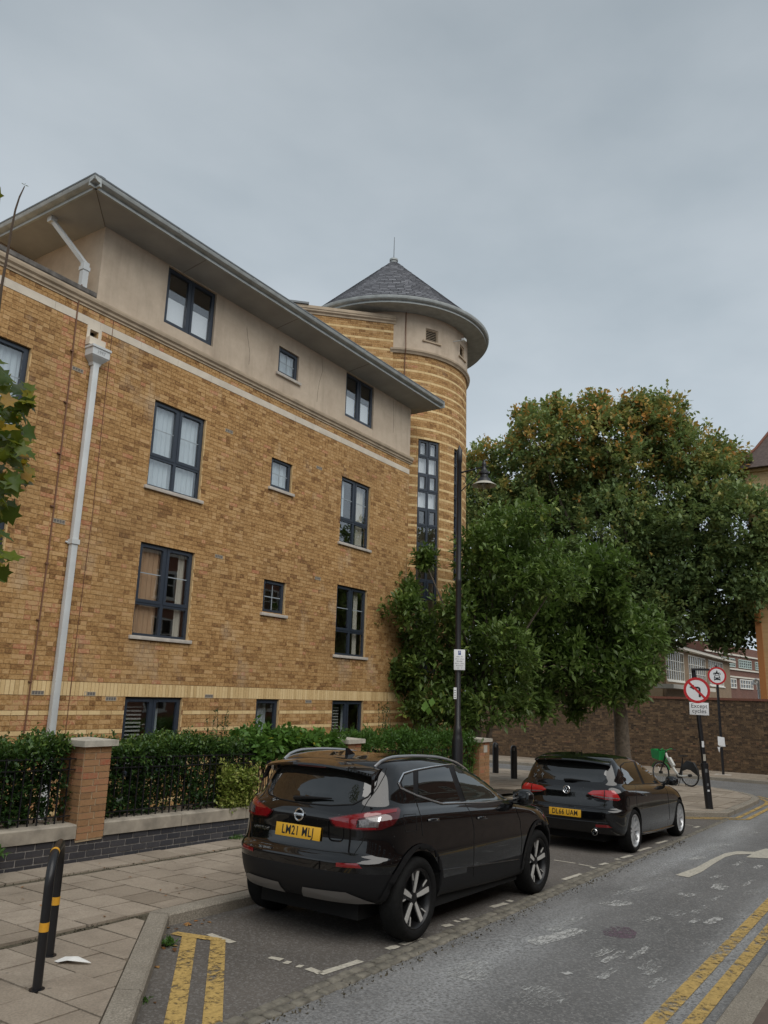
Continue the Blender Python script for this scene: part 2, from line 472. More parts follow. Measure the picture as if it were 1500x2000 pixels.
M['paint_faint'] = paint('nearly_gone_white_road_paint', (0.55, 0.55, 0.53), 0.53, 26, 0.85, (0.40, 1.6, 1))
M['stain'] = paint('purple_stain', (0.17, 0.115, 0.145), 0.49, 22)

# big sheet to the horizon
g = MB()
g.quad((-700, -700, -0.06+SLOPE*0), (-60, -700, -0.06), (-60, 900, -0.06), (-700, 900, -0.06)) if False else None
xs = [-600, -60, 0, 60, 900]
hz = [gz(-60)-0.06 if x < -60 else gz(x)-0.06 for x in xs]
for i in range(len(xs)-1):
    g.quad((xs[i], -600, hz[i]), (xs[i+1], -600, hz[i+1]), (xs[i+1], 700, hz[i+1]), (xs[i], 700, hz[i]))
ground = struct(g.build('ground', M['earth']))

g = MB()
for x0, x1, y0, y1 in ((-40, 28.7, 0.9, 6.1), (28.7, 33.2, 0.0, 45), (33.2, 60, -9.0, 4.0), (28.7, 33.2, -9.0, 0.0)):
    g.quad(W(x0, y0), W(x1, y0), W(x1, y1), W(x0, y1))
g.quad(W(17.5, 6.1, -.001), W(28.7, 6.1, -.001), W(28.7, 9, -.001), W(17.5, 9, -.001))
road = struct(g.build('road', M['asphalt']))
g = MB()
bay_poly = [(3.20, 3.74), (19.95, 3.74), (17.85, 5.80), (5.40, 5.80)]
g.add([W(x, y, 0.004) for x, y in bay_poly], [(0, 1, 2, 3)])
bay = struct(g.build('parking_bay', M['asphalt_bay']))

# kerb paths (outer face at road level); the pavement lies to the left of the path
arc = [(24.2+4.5*math.cos(a), 8.3+4.5*math.sin(a)) for a in [math.radians(-90+11.25*k) for k in range(0, 9)]]
kerb_path = [(-6.0, 3.74), (3.22, 3.74), (5.38, 5.78), (17.85, 5.78), (19.98, 3.76)] + arc + [(28.7, 17.5)]
PAVE_H = 0.105
def offset_path(path, d):
    out = []
    for i, p in enumerate(path):
        a = Vector(path[max(i-1, 0)]); b = Vector(path[min(i+1, len(path)-1)]); q = Vector(p)
        d1 = (q-a); d2 = (b-q)
        if d1.length < 1e-6: d1 = d2
        if d2.length < 1e-6: d2 = d1
        n1 = Vector((-d1.y, d1.x)).normalized(); n2 = Vector((-d2.y, d2.x)).normalized()
        n = (n1+n2); n = n/ max(0.3, n.dot(n1)) if n.length > 1e-6 else n1
        out.append((q.x+n.x*d, q.y+n.y*d))
    return out
KW = 0.18
inner_path = offset_path(kerb_path, KW)
pavement = None
g = MB()
# bed of the pavement (what shows in the joints)
bed_in = inner_path
poly = [W(x, y, PAVE_H-0.018) for x, y in bed_in] + [W(28.7, 20, PAVE_H-0.018), W(16, 20, PAVE_H-0.018), W(16, 8.30, PAVE_H-0.018), W(-6, 8.30, PAVE_H-0.018)]
bm = bmesh.new(); vs = [bm.verts.new(p) for p in poly]; bm.faces.new(vs); bmesh.ops.triangulate(bm, faces=bm.faces)
bmesh.ops.recalc_face_normals(bm, faces=bm.faces)
me = bpy.data.meshes.new('pavement'); bm.to_mesh(me); bm.free()
pavement = struct(obj('pavement', me, M['joint']))

def stone_run(path, width, top, parent, name, mat, length=0.9, gap=0.008, sgn=1, drop=None):
    """kerb stones laid along a polyline"""
    ip = offset_path(path, width*sgn)
    for i in range(len(path)-1):
        a, b = Vector(path[i]), Vector(path[i+1]); c, d = Vector(ip[i]), Vector(ip[i+1])
        L = (b-a).length
        n = max(1, round(L/length))
        for k in range(n):
            t0, t1 = k/n+gap/L*0.5, (k+1)/n-gap/L*0.5
            dz = rnd.uniform(-0.004, 0.004); dl = rnd.uniform(-0.005, 0.005)
            q = [a.lerp(b, t0), a.lerp(b, t1), c.lerp(d, t1), c.lerp(d, t0)]
            nn = Vector((-(b-a).y, (b-a).x)).normalized()*sgn
            q[0] += nn*dl; q[1] += nn*(dl+rnd.uniform(-0.004, 0.004))
            tp = top(q[0].x, q[0].y) if callable(top) else top
            ch = 0.018
            vs = [W(p.x, p.y, -0.03) for p in q]
            vs += [W(p.x, p.y, tp-ch+dz) for p in q[:2]]
            vs += [W(p.x+nn.x*ch, p.y+nn.y*ch, tp+dz) for p in q[:2]] + [W(p.x, p.y, tp+dz) for p in q[2:]]
            # 0-3 bottom, 4,5 front upper edge, 6,7 top front, 8,9 top back
            fs = [(0, 1, 5, 4), (4, 5, 7, 6), (6, 7, 8, 9), (1, 2, 8, 7, 5), (0, 4, 6, 9, 3), (2, 3, 9, 8)]
            if sgn < 0: fs = [tuple(reversed(f)) for f in fs]
            mb = MB(); mb.add(vs, fs); mb.build(name, mat, parent)
def kerb_top(x, y):
    return PAVE_H if y < 9.5 else 0.03
stone_run(kerb_path[1:], KW-0.006, kerb_top, pavement, 'kerb_stone', M['granite'], 0.92)

# paving slabs, small square units in half-bond; their continuous joints run across the pavement
def slab(poly, parent, h=PAVE_H, jit=0.003, name='paving_slab', mat=None, gap=0.017, base=None):
    a = area2(poly)
    if abs(a) < 0.012: return
    if a < 0: poly = poly[::-1]
    cx = sum(p[0] for p in poly)/len(poly); cy = sum(p[1] for p in poly)/len(poly)
    wx = max(p[0] for p in poly)-min(p[0] for p in poly); wy = max(p[1] for p in poly)-min(p[1] for p in poly)
    kx, ky = 1-gap/max(wx, 0.05), 1-gap/max(wy, 0.05)
    shr = [(cx+(x-cx)*kx, cy+(y-cy)*ky) for x, y in poly]
    tx, ty, tz = rnd.uniform(-1, 1)*0.008, rnd.uniform(-1, 1)*0.008, rnd.uniform(-jit, jit)
    mb = MB(); mb.prism(shr, h-0.04, h, lambda x, y, hh: W(x, y, hh+tz+(x-cx)*tx+(y-cy)*ty), tone=min(1, max(0, rnd.gauss(0.5, 0.2))))
    mb.build(name, mat or M['slab'], parent, tones=True)
def clip_path(poly, pts):
    for a, b in zip(pts[:-1], pts[1:]):
        poly = clip_poly(poly, a, b)
        if len(poly) < 3: return []
    return poly
US = 0.40; YK = inner_path[2][1]
for c in range(-2, 42):
    x0 = 1.05+US*c+0.02; x1 = x0+US
    if x1 > 18.0: break
    # beside the wall: a dirty edging row, then the field, in half-bond
    slab([(x0, 7.83), (x1, 7.83), (x1, 8.30), (x0, 8.30)], pavement)
    y = YK-(US/2 if c % 2 else 0)+0.02
    while y < 7.70:
        ya, yb = max(y, YK+0.005), min(y+US, 7.70)
        if yb-ya > 0.06: slab([(x0, ya), (x1, ya), (x1, yb), (x0, yb)], pavement)
        y += US
    if x0 < 5.5:      # near build-out, cut along the splayed kerb
        y = YK-0.10-(0.17 if c % 2 else 0)
        first = True
        while y > 3.2:
            ya, yb = y-US*1.05, y
            if first and c % 2: yb = YK-0.10
            P = [(x0, ya), (x1, ya), (x1, yb), (x0, yb)]
            P = clip_poly(P, inner_path[1], inner_path[2])
            if len(P) > 2: P = clip_poly(P, (-6, inner_path[1][1]), (3, inner_path[1][1]))
            if len(P) > 2: slab(P, pavement, jit=0.004)
            y = ya; first = False
# corner pavement beyond the bay
ip = inner_path
x = 18.2
for r, y0 in enumerate([3.6+0.6*k for k in range(18)]):
    xx = 18.2+(0.45 if r % 2 else 0.0)-0.9
    while xx < 28.6:
        P = [(xx, y0), (xx+0.9, y0), (xx+0.9, y0+0.6), (xx, y0+0.6)]
        P = clip_poly(P, (18.2, 0), (18.2, -1)) if False else clip_poly(P, (18.2, 20), (18.2, 0))
        P = clip_path(P, ip[3:]) if y0 < 8.6 else clip_poly(P, (28.49, 0), (28.49, 30))
        if len(P) > 2 and not (y0 > 8.3 and xx < 20.5 and y0 < 16 and xx+0.9 < 20.5):
            slab(P, pavement, jit=0.005)
        xx += 0.9

# granite setts between the bay and the carriageway
sett_mesh = []
for k in range(8):
    mb = MB(); l = 0.110+0.025*rnd.random(); w_ = 0.080+0.015*rnd.random()
    bot = [(-l/2, -w_/2), (l/2, -w_/2), (l/2, w_/2), (-l/2, w_/2)]
    q = [(x*rnd.uniform(0.72, 0.9), y*rnd.uniform(0.66, 0.86)) for x, y in bot]
    vs = [(x, y, -0.02) for x, y in bot]+[(x*.98, y*.98, 0.006) for x, y in bot]+[(x, y, 0.014+rnd.uniform(0, .004)) for x, y in q]
    fs = [(0,1,5,4),(1,2,6,5),(2,3,7,6),(3,0,4,7),(4,5,9,8),(5,6,10,9),(6,7,11,10),(7,4,8,11),(8,9,10,11)]
    mb.add(vs, fs); sett_mesh.append(mb.mesh('sett', True, 60)); sett_mesh[-1].materials.append(M['sett'])
x = 3.35
while x < 19.6:
    for row in (0, 1):
        if row == 1 and x > 12: continue
        o = obj('sett', sett_mesh[rnd.randrange(8)], None, road)
        o.location = W(x+0.07*row+rnd.uniform(-.008, .008), 3.69+0.105*row+rnd.uniform(-.008, .008), 0.002)
        o.rotation_euler = (rnd.uniform(-.04, .04), rnd.uniform(-.04, .04), rnd.uniform(-.1, .1))
    x += 0.148

# markings -------------------------------------------------------------
def mark(pts, mat, name, h=0.009, parent=None, px=True):
    vs = [px_ground(u, v, h) for u, v in pts] if px else [W(x, y, h) for x, y in pts]
    bm = bmesh.new(); f = bm.faces.new([bm.verts.new(p) for p in vs])
    bmesh.ops.recalc_face_normals(bm, faces=bm.faces)
    if f.normal.z < 0: f.normal_flip()
    bmesh.ops.triangulate(bm, faces=bm.faces)
    me = bpy.data.meshes.new(name); bm.to_mesh(me); bm.free()
    return obj(name, me, M[mat], parent or road)
def strip(path, w_, mat, name, h=0.009, parent=None):
    a = offset_path(path, w_/2); b = offset_path(path, -w_/2)
    mb = MB()
    for i in range(len(path)-1):
        mb.quad(W(*b[i], h), W(*b[i+1], h), W(*a[i+1], h), W(*a[i], h))
    return mb.build(name, M[mat], parent or road)
# double yellow on the right: parallel to its kerb
ya, yb = (5.2, 1.665), (30.0, 1.50)
strip([(0.5, 1.70), (30, 1.50)], 0.115, 'paint_yellow', 'yellow_line')
strip([(0.5, 1.50), (30, 1.30)], 0.105, 'paint_yellow', 'yellow_line')
# double yellow along the near build-out
strip([(0.0, 3.50), (3.32, 3.50), (5.30, 5.42)], 0.125, 'paint_yellow', 'yellow_line', 0.011)
strip([(0.0, 3.28), (3.42, 3.28), (5.36, 5.14)], 0.125, 'paint_yellow', 'yellow_line', 0.011)
strip([(5.24, 5.56), (5.36, 5.12)], 0.10, 'paint_yellow', 'yellow_line', 0.0125)
strip([(5.16, 5.60), (5.02, 5.60)], 0.08, 'paint_yellow', 'yellow_line', 0.0125)
for d in (0.20, 0.42):
    p = offset_path(kerb_path[3:9], -d)
    strip(p, 0.10, 'paint_yellow', 'yellow_line', 0.011)
# bay outline
def wq(u0, v0, u1, v1, hw=0.05, mat='paint_white', name='white_line', h=0.0085, hpar=None):
    a, b = px_ground(u0, v0, 0), px_ground(u1, v1, 0)
    n = Vector((-(b-a).y, (b-a).x)).normalized()*hw
    nj = 3 if 'paint' not in name else 9; pts = []; lo_, hi_ = (0.75, 1.15) if nj == 3 else (0.75, 1.20)
    tp = lambda t: 1.0 if nj == 3 else min(1.0, 0.7+5*t, 0.7+5*(1-t))
    for i in range(nj+1):
        t = i/nj; p = a.lerp(b, t+(0 if nj == 3 else rnd.uniform(-.04, .04))); k = n*rnd.uniform(lo_, hi_)*tp(t); pts.append((p.x+k.x, p.y+k.y))
    for i in range(nj, -1, -1):
        t = i/nj; p = a.lerp(b, t+(0 if nj == 3 else rnd.uniform(-.04, .04))); k = n*rnd.uniform(lo_, hi_)*tp(t); pts.append((p.x-k.x, p.y-k.y))
    return mark(pts, mat, name, h, hpar, px=False)
CB = lambda u, v: (400+u/2.727, 1620+v/2.727)
for a, b in (((20, 562), (150, 608)), ((345, 686), (410, 700)), ((425, 711), (455, 717)), ((492, 732), (520, 737)), ((548, 745), (620, 772)), ((612, 775), (830, 705)),
             ((970, 642), (1030, 625)), ((1045, 618), (1145, 582)), ((1268, 520), (1318, 512)), ((1332, 496), (1352, 492)), ((1365, 486), (1405, 478))):
    wq(*CB(*a), *CB(*b), 0.036)
CC = lambda u, v: (900+u/2.5, 1560+v/2.5)
for a, b in (((150, 533), (222, 514)), ((230, 505), (250, 500)), ((498, 398), (590, 370)), ((640, 342), (652, 338)), ((680, 325), (715, 317)), ((755, 299), (775, 297)), ((785, 292), (835, 279)),
             ((862, 258), (925, 240)), ((955, 221), (1005, 207)), ((1140, 142), (1165, 137))):
    wq(*CC(*a), *CC(*b), 0.038)
wq(*CC(455, 302), *CC(560, 318), 0.022); wq(*CC(575, 322), *CC(640, 334), 0.022); wq(*CC(1090, 128), *CC(1135, 133), 0.02)
# arrow for the turn ahead
arrow_pts = [CC(*p) for p in [(1048, 372), (1112, 384), (1175, 358), (1235, 318), (1290, 285), (1340, 272), (1420, 270), (1392, 286), (1500, 291), (1640, 290), (1600, 262), (1490, 243), (1432, 259), (1350, 256), (1290, 266), (1225, 295), (1150, 335)]]
mark(arrow_pts, 'paint_white', 'arrow_marking', 0.0060)
# worn remains of older markings
worn = [((345, 712), (590, 640), 0.085, 'paint_worn'), ((440, 650), (590, 575), 0.05, 'paint_faint'), ((705, 522), (815, 505), 0.10, 'paint_worn'),
        ((740, 470), (910, 432), 0.06, 'paint_faint'), ((935, 392), (1035, 398), 0.11, 'paint_faint'), ((1205, 252), (1320, 215), 0.09, 'paint_faint'),
        ((650, 770), (735, 735), 0.05, 'paint_worn'), ((690, 802), (800, 745), 0.035, 'paint_worn'), ((825, 785), (920, 725), 0.032, 'paint_worn'), ((675, 884), (765, 825), 0.035, 'paint_faint'),
        ((880, 838), (975, 785), 0.05, 'paint_faint'), ((900, 862), (970, 822), 0.04, 'paint_faint'), ((912, 925), (988, 880), 0.045, 'paint_faint'), ((500, 858), (535, 850), 0.03, 'paint_worn'),
        ((905, 602), (962, 580), 0.05, 'paint_worn'), ((995, 655), (1035, 633), 0.03, 'paint_faint'), ((1020, 572), (1065, 545), 0.035, 'paint_faint'), ((1030, 585), (1090, 560), 0.03, 'paint_faint'),
        ((1135, 562), (1195, 525), 0.045, 'paint_faint'), ((1125, 608), (1162, 588), 0.035, 'paint_faint'), ((1198, 612), (1262, 582), 0.05, 'paint_worn'), ((1060, 470), (1095, 460), 0.04, 'paint_faint'),
        ((1095, 480), (1140, 465), 0.05, 'paint_faint'), ((1235, 440), (1265, 415), 0.05, 'paint_worn'), ((1260, 446), (1300, 428), 0.04, 'paint_worn'), ((1400, 470), (1450, 445), 0.06, 'paint_faint'),
        ((1375, 428), (1432, 398), 0.03, 'paint_worn'), ((1335, 328), (1385, 303), 0.04, 'paint_worn'), ((1435, 342), (1466, 326), 0.04, 'paint_worn'), ((1230, 500), (1270, 476), 0.025, 'paint_faint'),
        ((1335, 580), (1380, 570), 0.08, 'paint_faint'), ((1195, 735), (1235, 700), 0.06, 'paint_faint'), ((1225, 390), (1270, 376), 0.05, 'paint_faint'),
        ((310, 1010), (440, 930), 0.16, 'paint_faint'), ((0, 880), (130, 800), 0.14, 'paint_faint'), ((1120, 298), (1185, 285), 0.07, 'paint_worn'), ((1350, 185), (1435, 160), 0.12, 'paint_faint')]
for a, b, hw, m in worn:
    wq(*CC(*a), *CC(*b), hw, m, 'worn_paint', 0.0045)
mark([CC(*p) for p in [(690, 640), (740, 622), (820, 628), (860, 650), (850, 680), (770, 680), (700, 665)]], 'stain', 'purple_stain', 0.003)

# right-hand pavement
rk_path = [(40.0, 1.02), (3.0, 1.30), (-6, 1.37)]
g = MB()
g.quad(W(-6, -12, PAVE_H), W(40, -12, PAVE_H), W(40, 0.84, PAVE_H), W(-6, 1.16, PAVE_H))
pavement_right = struct(g.build('pavement_opposite', simple('brown_tarmac_pavement', (0.14, 0.105, 0.085), 0.9, var=0.25, scale=5, bump=0.5, bscale=120)))
stone_run([(30, 1.09), (3.0, 1.30), (-1, 1.33)], 0.20, PAVE_H, pavement_right, 'kerb_stone', M['granite'], 0.9)
# pavement under the old wall across the side street
g = MB(); g.box((33.25, 3.2, 0), (33.4, 3.3, 0.01)); g = MB()
fp = [(33.4, 4.6), (38.0, 4.6), (38.0, 45), (33.4, 45)]
g.add([W(x, y, 0.115) for x, y in fp], [(0, 1, 2, 3)])
far_pavement = struct(g.build('pavement_far', M['joint']))
for r in range(5):
    y = 4.6+(0.45 if r % 2 else 0)
    while y < 24:
        x0 = 33.4+0.9*r
        slab([(x0, y), (min(x0+0.9, 37.75), y), (min(x0+0.9, 37.75), y+0.9), (x0, y+0.9)], far_pavement, 0.13, 0.004); y += 0.9
stone_run([(33.2, 24), (33.2, 4.5)], 0.2, 0.13, far_pavement, 'kerb_stone', M['granite'], 1.2)
# ---------------------------------------------------------------- the yellow-brick apartment block
FY = 11.25
def PF(s, z, d): return Vector((s, FY-d, z))
def boxP(mb, P, s0, s1, z0, z1, d0, d1, tone=0.5):
    vs = [P(s0, z0, d0), P(s1, z0, d0), P(s1, z1, d0), P(s0, z1, d0), P(s0, z0, d1), P(s1, z0, d1), P(s1, z1, d1), P(s0, z1, d1)]
    mb.add(vs, [(3, 2, 1, 0), (4, 5, 6, 7), (0, 1, 5, 4), (1, 2, 6, 5), (2, 3, 7, 6), (3, 0, 4, 7)], tone)
def panel(mb, P, s0, s1, z0, z1, holes, d=0.0, depth=0.12, smax=None):
    ss = sorted({s0, s1, *[h[0] for h in holes], *[h[1] for h in holes]}); zs = sorted({z0, z1, *[h[2] for h in holes], *[h[3] for h in holes]})
    ss = [s for s in ss if s0 <= s <= s1]; zs = [z for z in zs if z0 <= z <= z1]
    if smax:
        t = []
        for a, b in zip(ss[:-1], ss[1:]):
            n = max(1, math.ceil((b-a)/smax)); t += [a+(b-a)*i/n for i in range(n)]
        ss = t+[ss[-1]]
    for a, b in zip(ss[:-1], ss[1:]):
        for c, e in zip(zs[:-1], zs[1:]):
            ms, mz = (a+b)/2, (c+e)/2
            if any(h[0] < ms < h[1] and h[2] < mz < h[3] for h in holes): continue
            mb.quad(P(a, c, d), P(b, c, d), P(b, e, d), P(a, e, d))
    for h in holes:
        a, b, c, e = h[:4]
        mb.quad(P(a, c, d-depth), P(a, c, d), P(a, e, d), P(a, e, d-depth)); mb.quad(P(b, c, d), P(b, c, d-depth), P(b, e, d-depth), P(b, e, d))
        mb.quad(P(a, e, d), P(b, e, d), P(b, e, d-depth), P(a, e, d-depth)); mb.quad(P(a, c, d-depth), P(b, c, d-depth), P(b, c, d), P(a, c, d))

def lay(s0, s1, courses, holes, L=0.225, soldier=0.075, header=0.42, tonefn=None):
    """-> list of (sa, sb, za, zb, kind, tone, whole)"""
    out = []
    for r, (za, zb, kind) in enumerate(courses):
        s = s0-(0.1125 if r % 2 else 0.0)
        while s < s1:
            l = soldier if kind == 'soldier' else L
            pieces = [(s, s+l)]
            if kind == 'stock' and rnd.random() < header: pieces = [(s, s+l/2), (s+l/2, s+l)]
            s += l
            for a, b in pieces:
                full = (a, b); a, b = max(a, s0), min(b, s1)
                segs = [(a, b)]
                for h in holes:
                    if h[2] < (za+zb)/2 < h[3]:
                        n = []
                        for p, q in segs:
                            if q <= h[0] or p >= h[1]: n.append((p, q))
                            else:
                                if p < h[0]: n.append((p, h[0]))
                                if q > h[1]: n.append((h[1], q))
                        segs = n
                for p, q in segs:
                    if q-p < 0.03: continue
                    if kind == 'stock':
                        u = rnd.random(); tone = rnd.gauss(0.55, 0.07) if u < 0.78 else (rnd.uniform(0.28, 0.43) if u < 0.90 else (rnd.uniform(0.64, 0.78) if u < 0.975 else rnd.uniform(0.88, 0.98)))
                        if tonefn: tone = tonefn(tone, p, za)
                    else: tone = min(1, max(0, rnd.gauss(0.55, 0.2)))
                    out.append((p+0.004, q-0.004, za+0.004, zb-0.004, kind, tone, (p, q) == full))
    return out
def brick_mesh(mb, P, b, d=0.005, back=-0.015):
    sa, sb, za, zb, kind, tone, _ = b
    e = rnd.uniform(-0.002, 0.002)
    vs = [P(sa, za, d+e), P(sb, za, d+e), P(sb, zb, d+e), P(sa, zb, d+e), P(sa, za, back), P(sb, za, back), P(sb, zb, back), P(sa, zb, back)]
    mb.add(vs, [(0, 1, 2, 3), (1, 0, 4, 5), (2, 1, 5, 6), (3, 2, 6, 7), (0, 3, 7, 4)], tone)

block = empty('apartment_block', (12.0, FY, gz(12.0)))
tag(block, 'yellow brick apartment block with cream bands, dark window frames and a round slate-capped corner tower', 'building')
BI = Matrix.Translation(-Vector((12.0, FY, gz(12.0))))
def attach(o, parent):      # keep world placement when parenting
    o.parent = parent
    m = Matrix.Identity(4); p = parent
    chain = Matrix.Identity(4)
    while p is not None:
        chain = p.matrix_basis @ chain if p.matrix_parent_inverse == Matrix.Identity(4) else p.matrix_basis @ chain
        p = p.parent
    o.matrix_parent_inverse = Matrix.Identity(4)
    return o
# everything in the block is modelled in world metres, so the parent sits at the world origin
block.location = (0, 0, 0)

S0, S1 = 1.5, 18.08
WX = [(9.07, 10.36), (14.94, 16.20)]; SX = (12.36, 13.07); LX = (5.25, 6.54)
holes = []
for a, b in WX+[LX]:
    holes += [(a, b, 5.51, 7.18, 'A2'), (a, b, 2.81, 4.48, 'A1'), (a, b, 0.45, 1.77, 'G')]
holes += [(SX[0], SX[1], 6.27, 6.98, 'B'), (SX[0], SX[1], 3.54, 4.26, 'B'), (SX[0], SX[1], 0.45, 1.77, 'Gs')]
hopper_hole = (7.54, 7.70, 7.74, 7.97, 'H')
wallm = MB(); panel(wallm, PF, S0, S1, -1.0, 8.30, holes+[hopper_hole], -0.004, 0.16)
wall = wallm.build('wall', M['mortar'], block)
courses = []
z = 1.77
low = []
k = 0
zz = 1.77
while zz > -0.8:
    kind = 'cream' if k % 4 == 3 else 'stock'
    low.append((zz-0.075, zz, kind)); zz -= 0.075; k += 1
courses = low[::-1]+[(1.77, 1.995, 'soldier')]
zz = 1.995
while zz < 7.99: courses.append((zz, zz+0.075, 'stock')); zz += 0.075
band_z = (zz, zz+0.15)
zz += 0.15
while zz < 8.25: courses.append((zz, zz+0.075, 'stock')); zz += 0.075
brick_top = zz
def tf(t, s, z):   # redder, pinker bricks beside the downpipe
    if 6.9 < s < 8.05 and rnd.random() < 0.35: return rnd.uniform(0.8, 0.99)
    return t
bl = lay(S0, S1, courses, holes+[hopper_hole], tonefn=tf)
def vis(b, P):
    u, v, zc = to_px(P((b[0]+b[1])/2, (b[2]+b[3])/2, 0))
    return 5 < u < 1495 and 5 < v < 1460
stock = [b for b in bl if b[4] == 'stock']
cand = sorted([b for b in stock if vis(b, PF) and b[6] and b[1]-b[0] > 0.2], key=lambda b: (PF((b[0]+b[1])/2, b[2], 0)-CAM).length)[:300]
chosen = set(id(b) for b in cand)
TONES = 16
def brick_variants(l, h, mat, name):
    out = []
    for k in range(TONES):
        mb = MB(); brick_mesh(mb, PF0, (-l/2, l/2, -h/2, h/2, '', (k+0.5)/TONES, True))
        me = mb.mesh(name, tones=True); me.materials.append(mat); out.append(me)
    return out
def PF0(s, z, d): return Vector((s, -d, z))
bv = brick_variants(0.217, 0.067, M['brick'], 'brick'); cvm = brick_variants(0.217, 0.067, M['brick_cream'], 'cream_brick')
svm = brick_variants(0.067, 0.217, M['brick_cream'], 'soldier_brick')
rest = MB(); restc = MB()
def put(me, b, nm, par):
    o = obj(nm, me, None, par); o.location = PF((b[0]+b[1])/2, (b[2]+b[3])/2, rnd.uniform(-0.002, 0.002)); return o
cnt = {'cream': 0, 'soldier': 0}
for b in bl:
    tk = min(TONES-1, max(0, int(b[5]*TONES)))
    if id(b) in chosen: put(bv[tk], b, 'brick', wall)
    elif b[4] == 'cream' and b[6] and b[2] > 1.1 and b[0] > 6.6: put(cvm[tk], b, 'cream_brick', wall)
    elif b[4] == 'soldier' and b[6] and b[0] > 6.6: put(svm[tk], b, 'soldier_brick', wall)
    elif b[4] == 'stock': brick_mesh(rest, PF, b)
    else: brick_mesh(restc, PF, b)
struct(rest.build('brickwork', M['brick'], wall, tones=True), 'stuff')
struct(restc.build('cream_brickwork', M['brick_cream'], wall, tones=True), 'stuff')
mb = MB()
for z0_, z1_ in ((1.768, 1.997), (1.468, 1.547), (1.168, 1.247)): panel(mb, PF, S0, S1, z0_, z1_, [(h[0], h[1], z0_, z1_) for h in holes if h[2] < (z0_+z1_)/2 < h[3]], -0.0015, 0.0)
mb.build('dark_pointing', M['mortar_dark'], wall)
# pale stone band, one stone at a time
s = S0; k = 0
while s < S1:
    e = min(S1, s+0.89)
    a = [(s, e)] if not (s < 7.5 < e or s < 7.74 < e) else [(s, e)]
    mb = MB(); boxP(mb, PF, s+0.002, e-0.002, band_z[0]+0.004, band_z[1]-0.004, -0.02, 0.010+rnd.uniform(-.001, .001)); mb.build('band_stone', M['stone_band'], block); s = e
# cornice: moulded profile run the length of the front
def run_profile(mb, prof, s0, s1, P, smax=None, cap=True):
    n = 1 if not smax else max(1, math.ceil((s1-s0)/smax))
    st = [s0+(s1-s0)*i/n for i in range(n+1)]
    vs = [P(s, z, d) for s in st for d, z in prof]; m = len(prof); fs = []
    for i in range(n):
        for j in range(m-1): fs.append((i*m+j, (i+1)*m+j, (i+1)*m+j+1, i*m+j+1))
    if cap: fs += [tuple(range(m)), tuple(range(n*m+m-1, n*m-1, -1))]
    mb.add(vs, fs)
corn = [(-0.03, brick_top), (0.02, brick_top), (0.02, brick_top+0.03), (0.05, brick_top+0.05), (0.055, brick_top+0.09), (0.09, brick_top+0.12), (0.10, brick_top+0.16), (0.10, brick_top+0.19), (-0.03, 8.50)]
mb = MB(); run_profile(mb, corn, S0, S1+0.09, PF); mb.build('cornice', M['stone_cornice'], block)
mb = MB(); run_profile(mb, [(0.001, band_z[1]+0.075), (0.012, band_z[1]+0.075), (0.012, brick_top-0.004), (0.001, brick_top-0.004)], S0, 5.5, PF); mb.build('string_course', M['stone_band'], block)
# roof-terrace parapet to the left of the rendered storey
mb = MB(); run_profile(mb, [(-0.25, 8.50), (0.085, 8.49), (0.10, 8.51), (0.10, 8.585), (-0.25, 8.61)], S0, 7.52, PF); mb.build('parapet_coping', M['sooty'], block)
# rendered top storey, set over the brick front
uh = [(a, b, 8.75, 9.935, 'C') for a, b in WX]+[(SX[0], SX[1], 8.94, 9.60, 'B')]
UZ0, UZ1 = 8.47, 10.02
ULX = 7.59
mb = MB(); panel(mb, PF, ULX, S1, UZ0, UZ1, uh, 0.012, 0.14)
mb.quad((ULX, FY+6, UZ0-.4), (ULX, FY-0.012, UZ0-.4), (ULX, FY-0.012, UZ1), (ULX, FY+6, UZ1))
mb.quad((S1, FY-0.012, UZ0), (S1, FY+4, UZ0), (S1, FY+4, UZ1), (S1, FY-0.012, UZ1))
upper = mb.build('rendered_storey', M['render'], block)
# pale render joints and cracks
M['crack'] = simple('hairline_crack', (0.16, 0.13, 0.10), 0.9)
for pts in ([(482, 640), (484, 660), (488, 690), (486, 712)], [(629, 700), (630, 725), (624, 745), (620, 770), (619, 785)], [(768, 780), (769, 810), (768, 845)]):
    mb = MB(); mb.tube([px_y(u, v, FY-0.012) for u, v in pts], 0.004, 5); mb.build('crack', M['crack'], upper)
# body of the building behind the front: end walls, inner rooms, floors
mb = MB()
mb.quad((S0, FY, -1), (S0, FY+9, -1), (S0, FY+9, 8.5), (S0, FY, 8.5)); mb.quad((S1, FY, -1.2), (S1, FY+9, -1.2), (S1, FY+9, 8.6), (S1, FY, 8.6)); mb.quad((S0, FY+9, -1), (S1, FY+9, -1), (S1, FY+9, 10), (S0, FY+9, 10))
mb.quad((S0, FY, 8.5), (ULX+.2, FY, 8.5), (ULX+.2, FY+9, 8.5), (S0, FY+9, 8.5))
mb.build('end_wall', M['mortar'], block)
mb = MB()
mb.quad((S0, FY+2.2, -1), (S1, FY+2.2, -1), (S1, FY+2.2, 10), (S0, FY+2.2, 10))
for s in (8.2, 11.5, 13.9, 17.4): mb.box((s, FY+0.17, -1), (s+0.1, FY+2.2, 8.4))
mb.build('inner_wall', M['room'], block)
mb = MB()
for z in (-0.6, 2.2, 4.95, 7.65): mb.box((S0+.02, FY+0.17, z), (S1-.02, FY+2.18, z+0.3))
mb.build('floor_slab', M['room'], block)

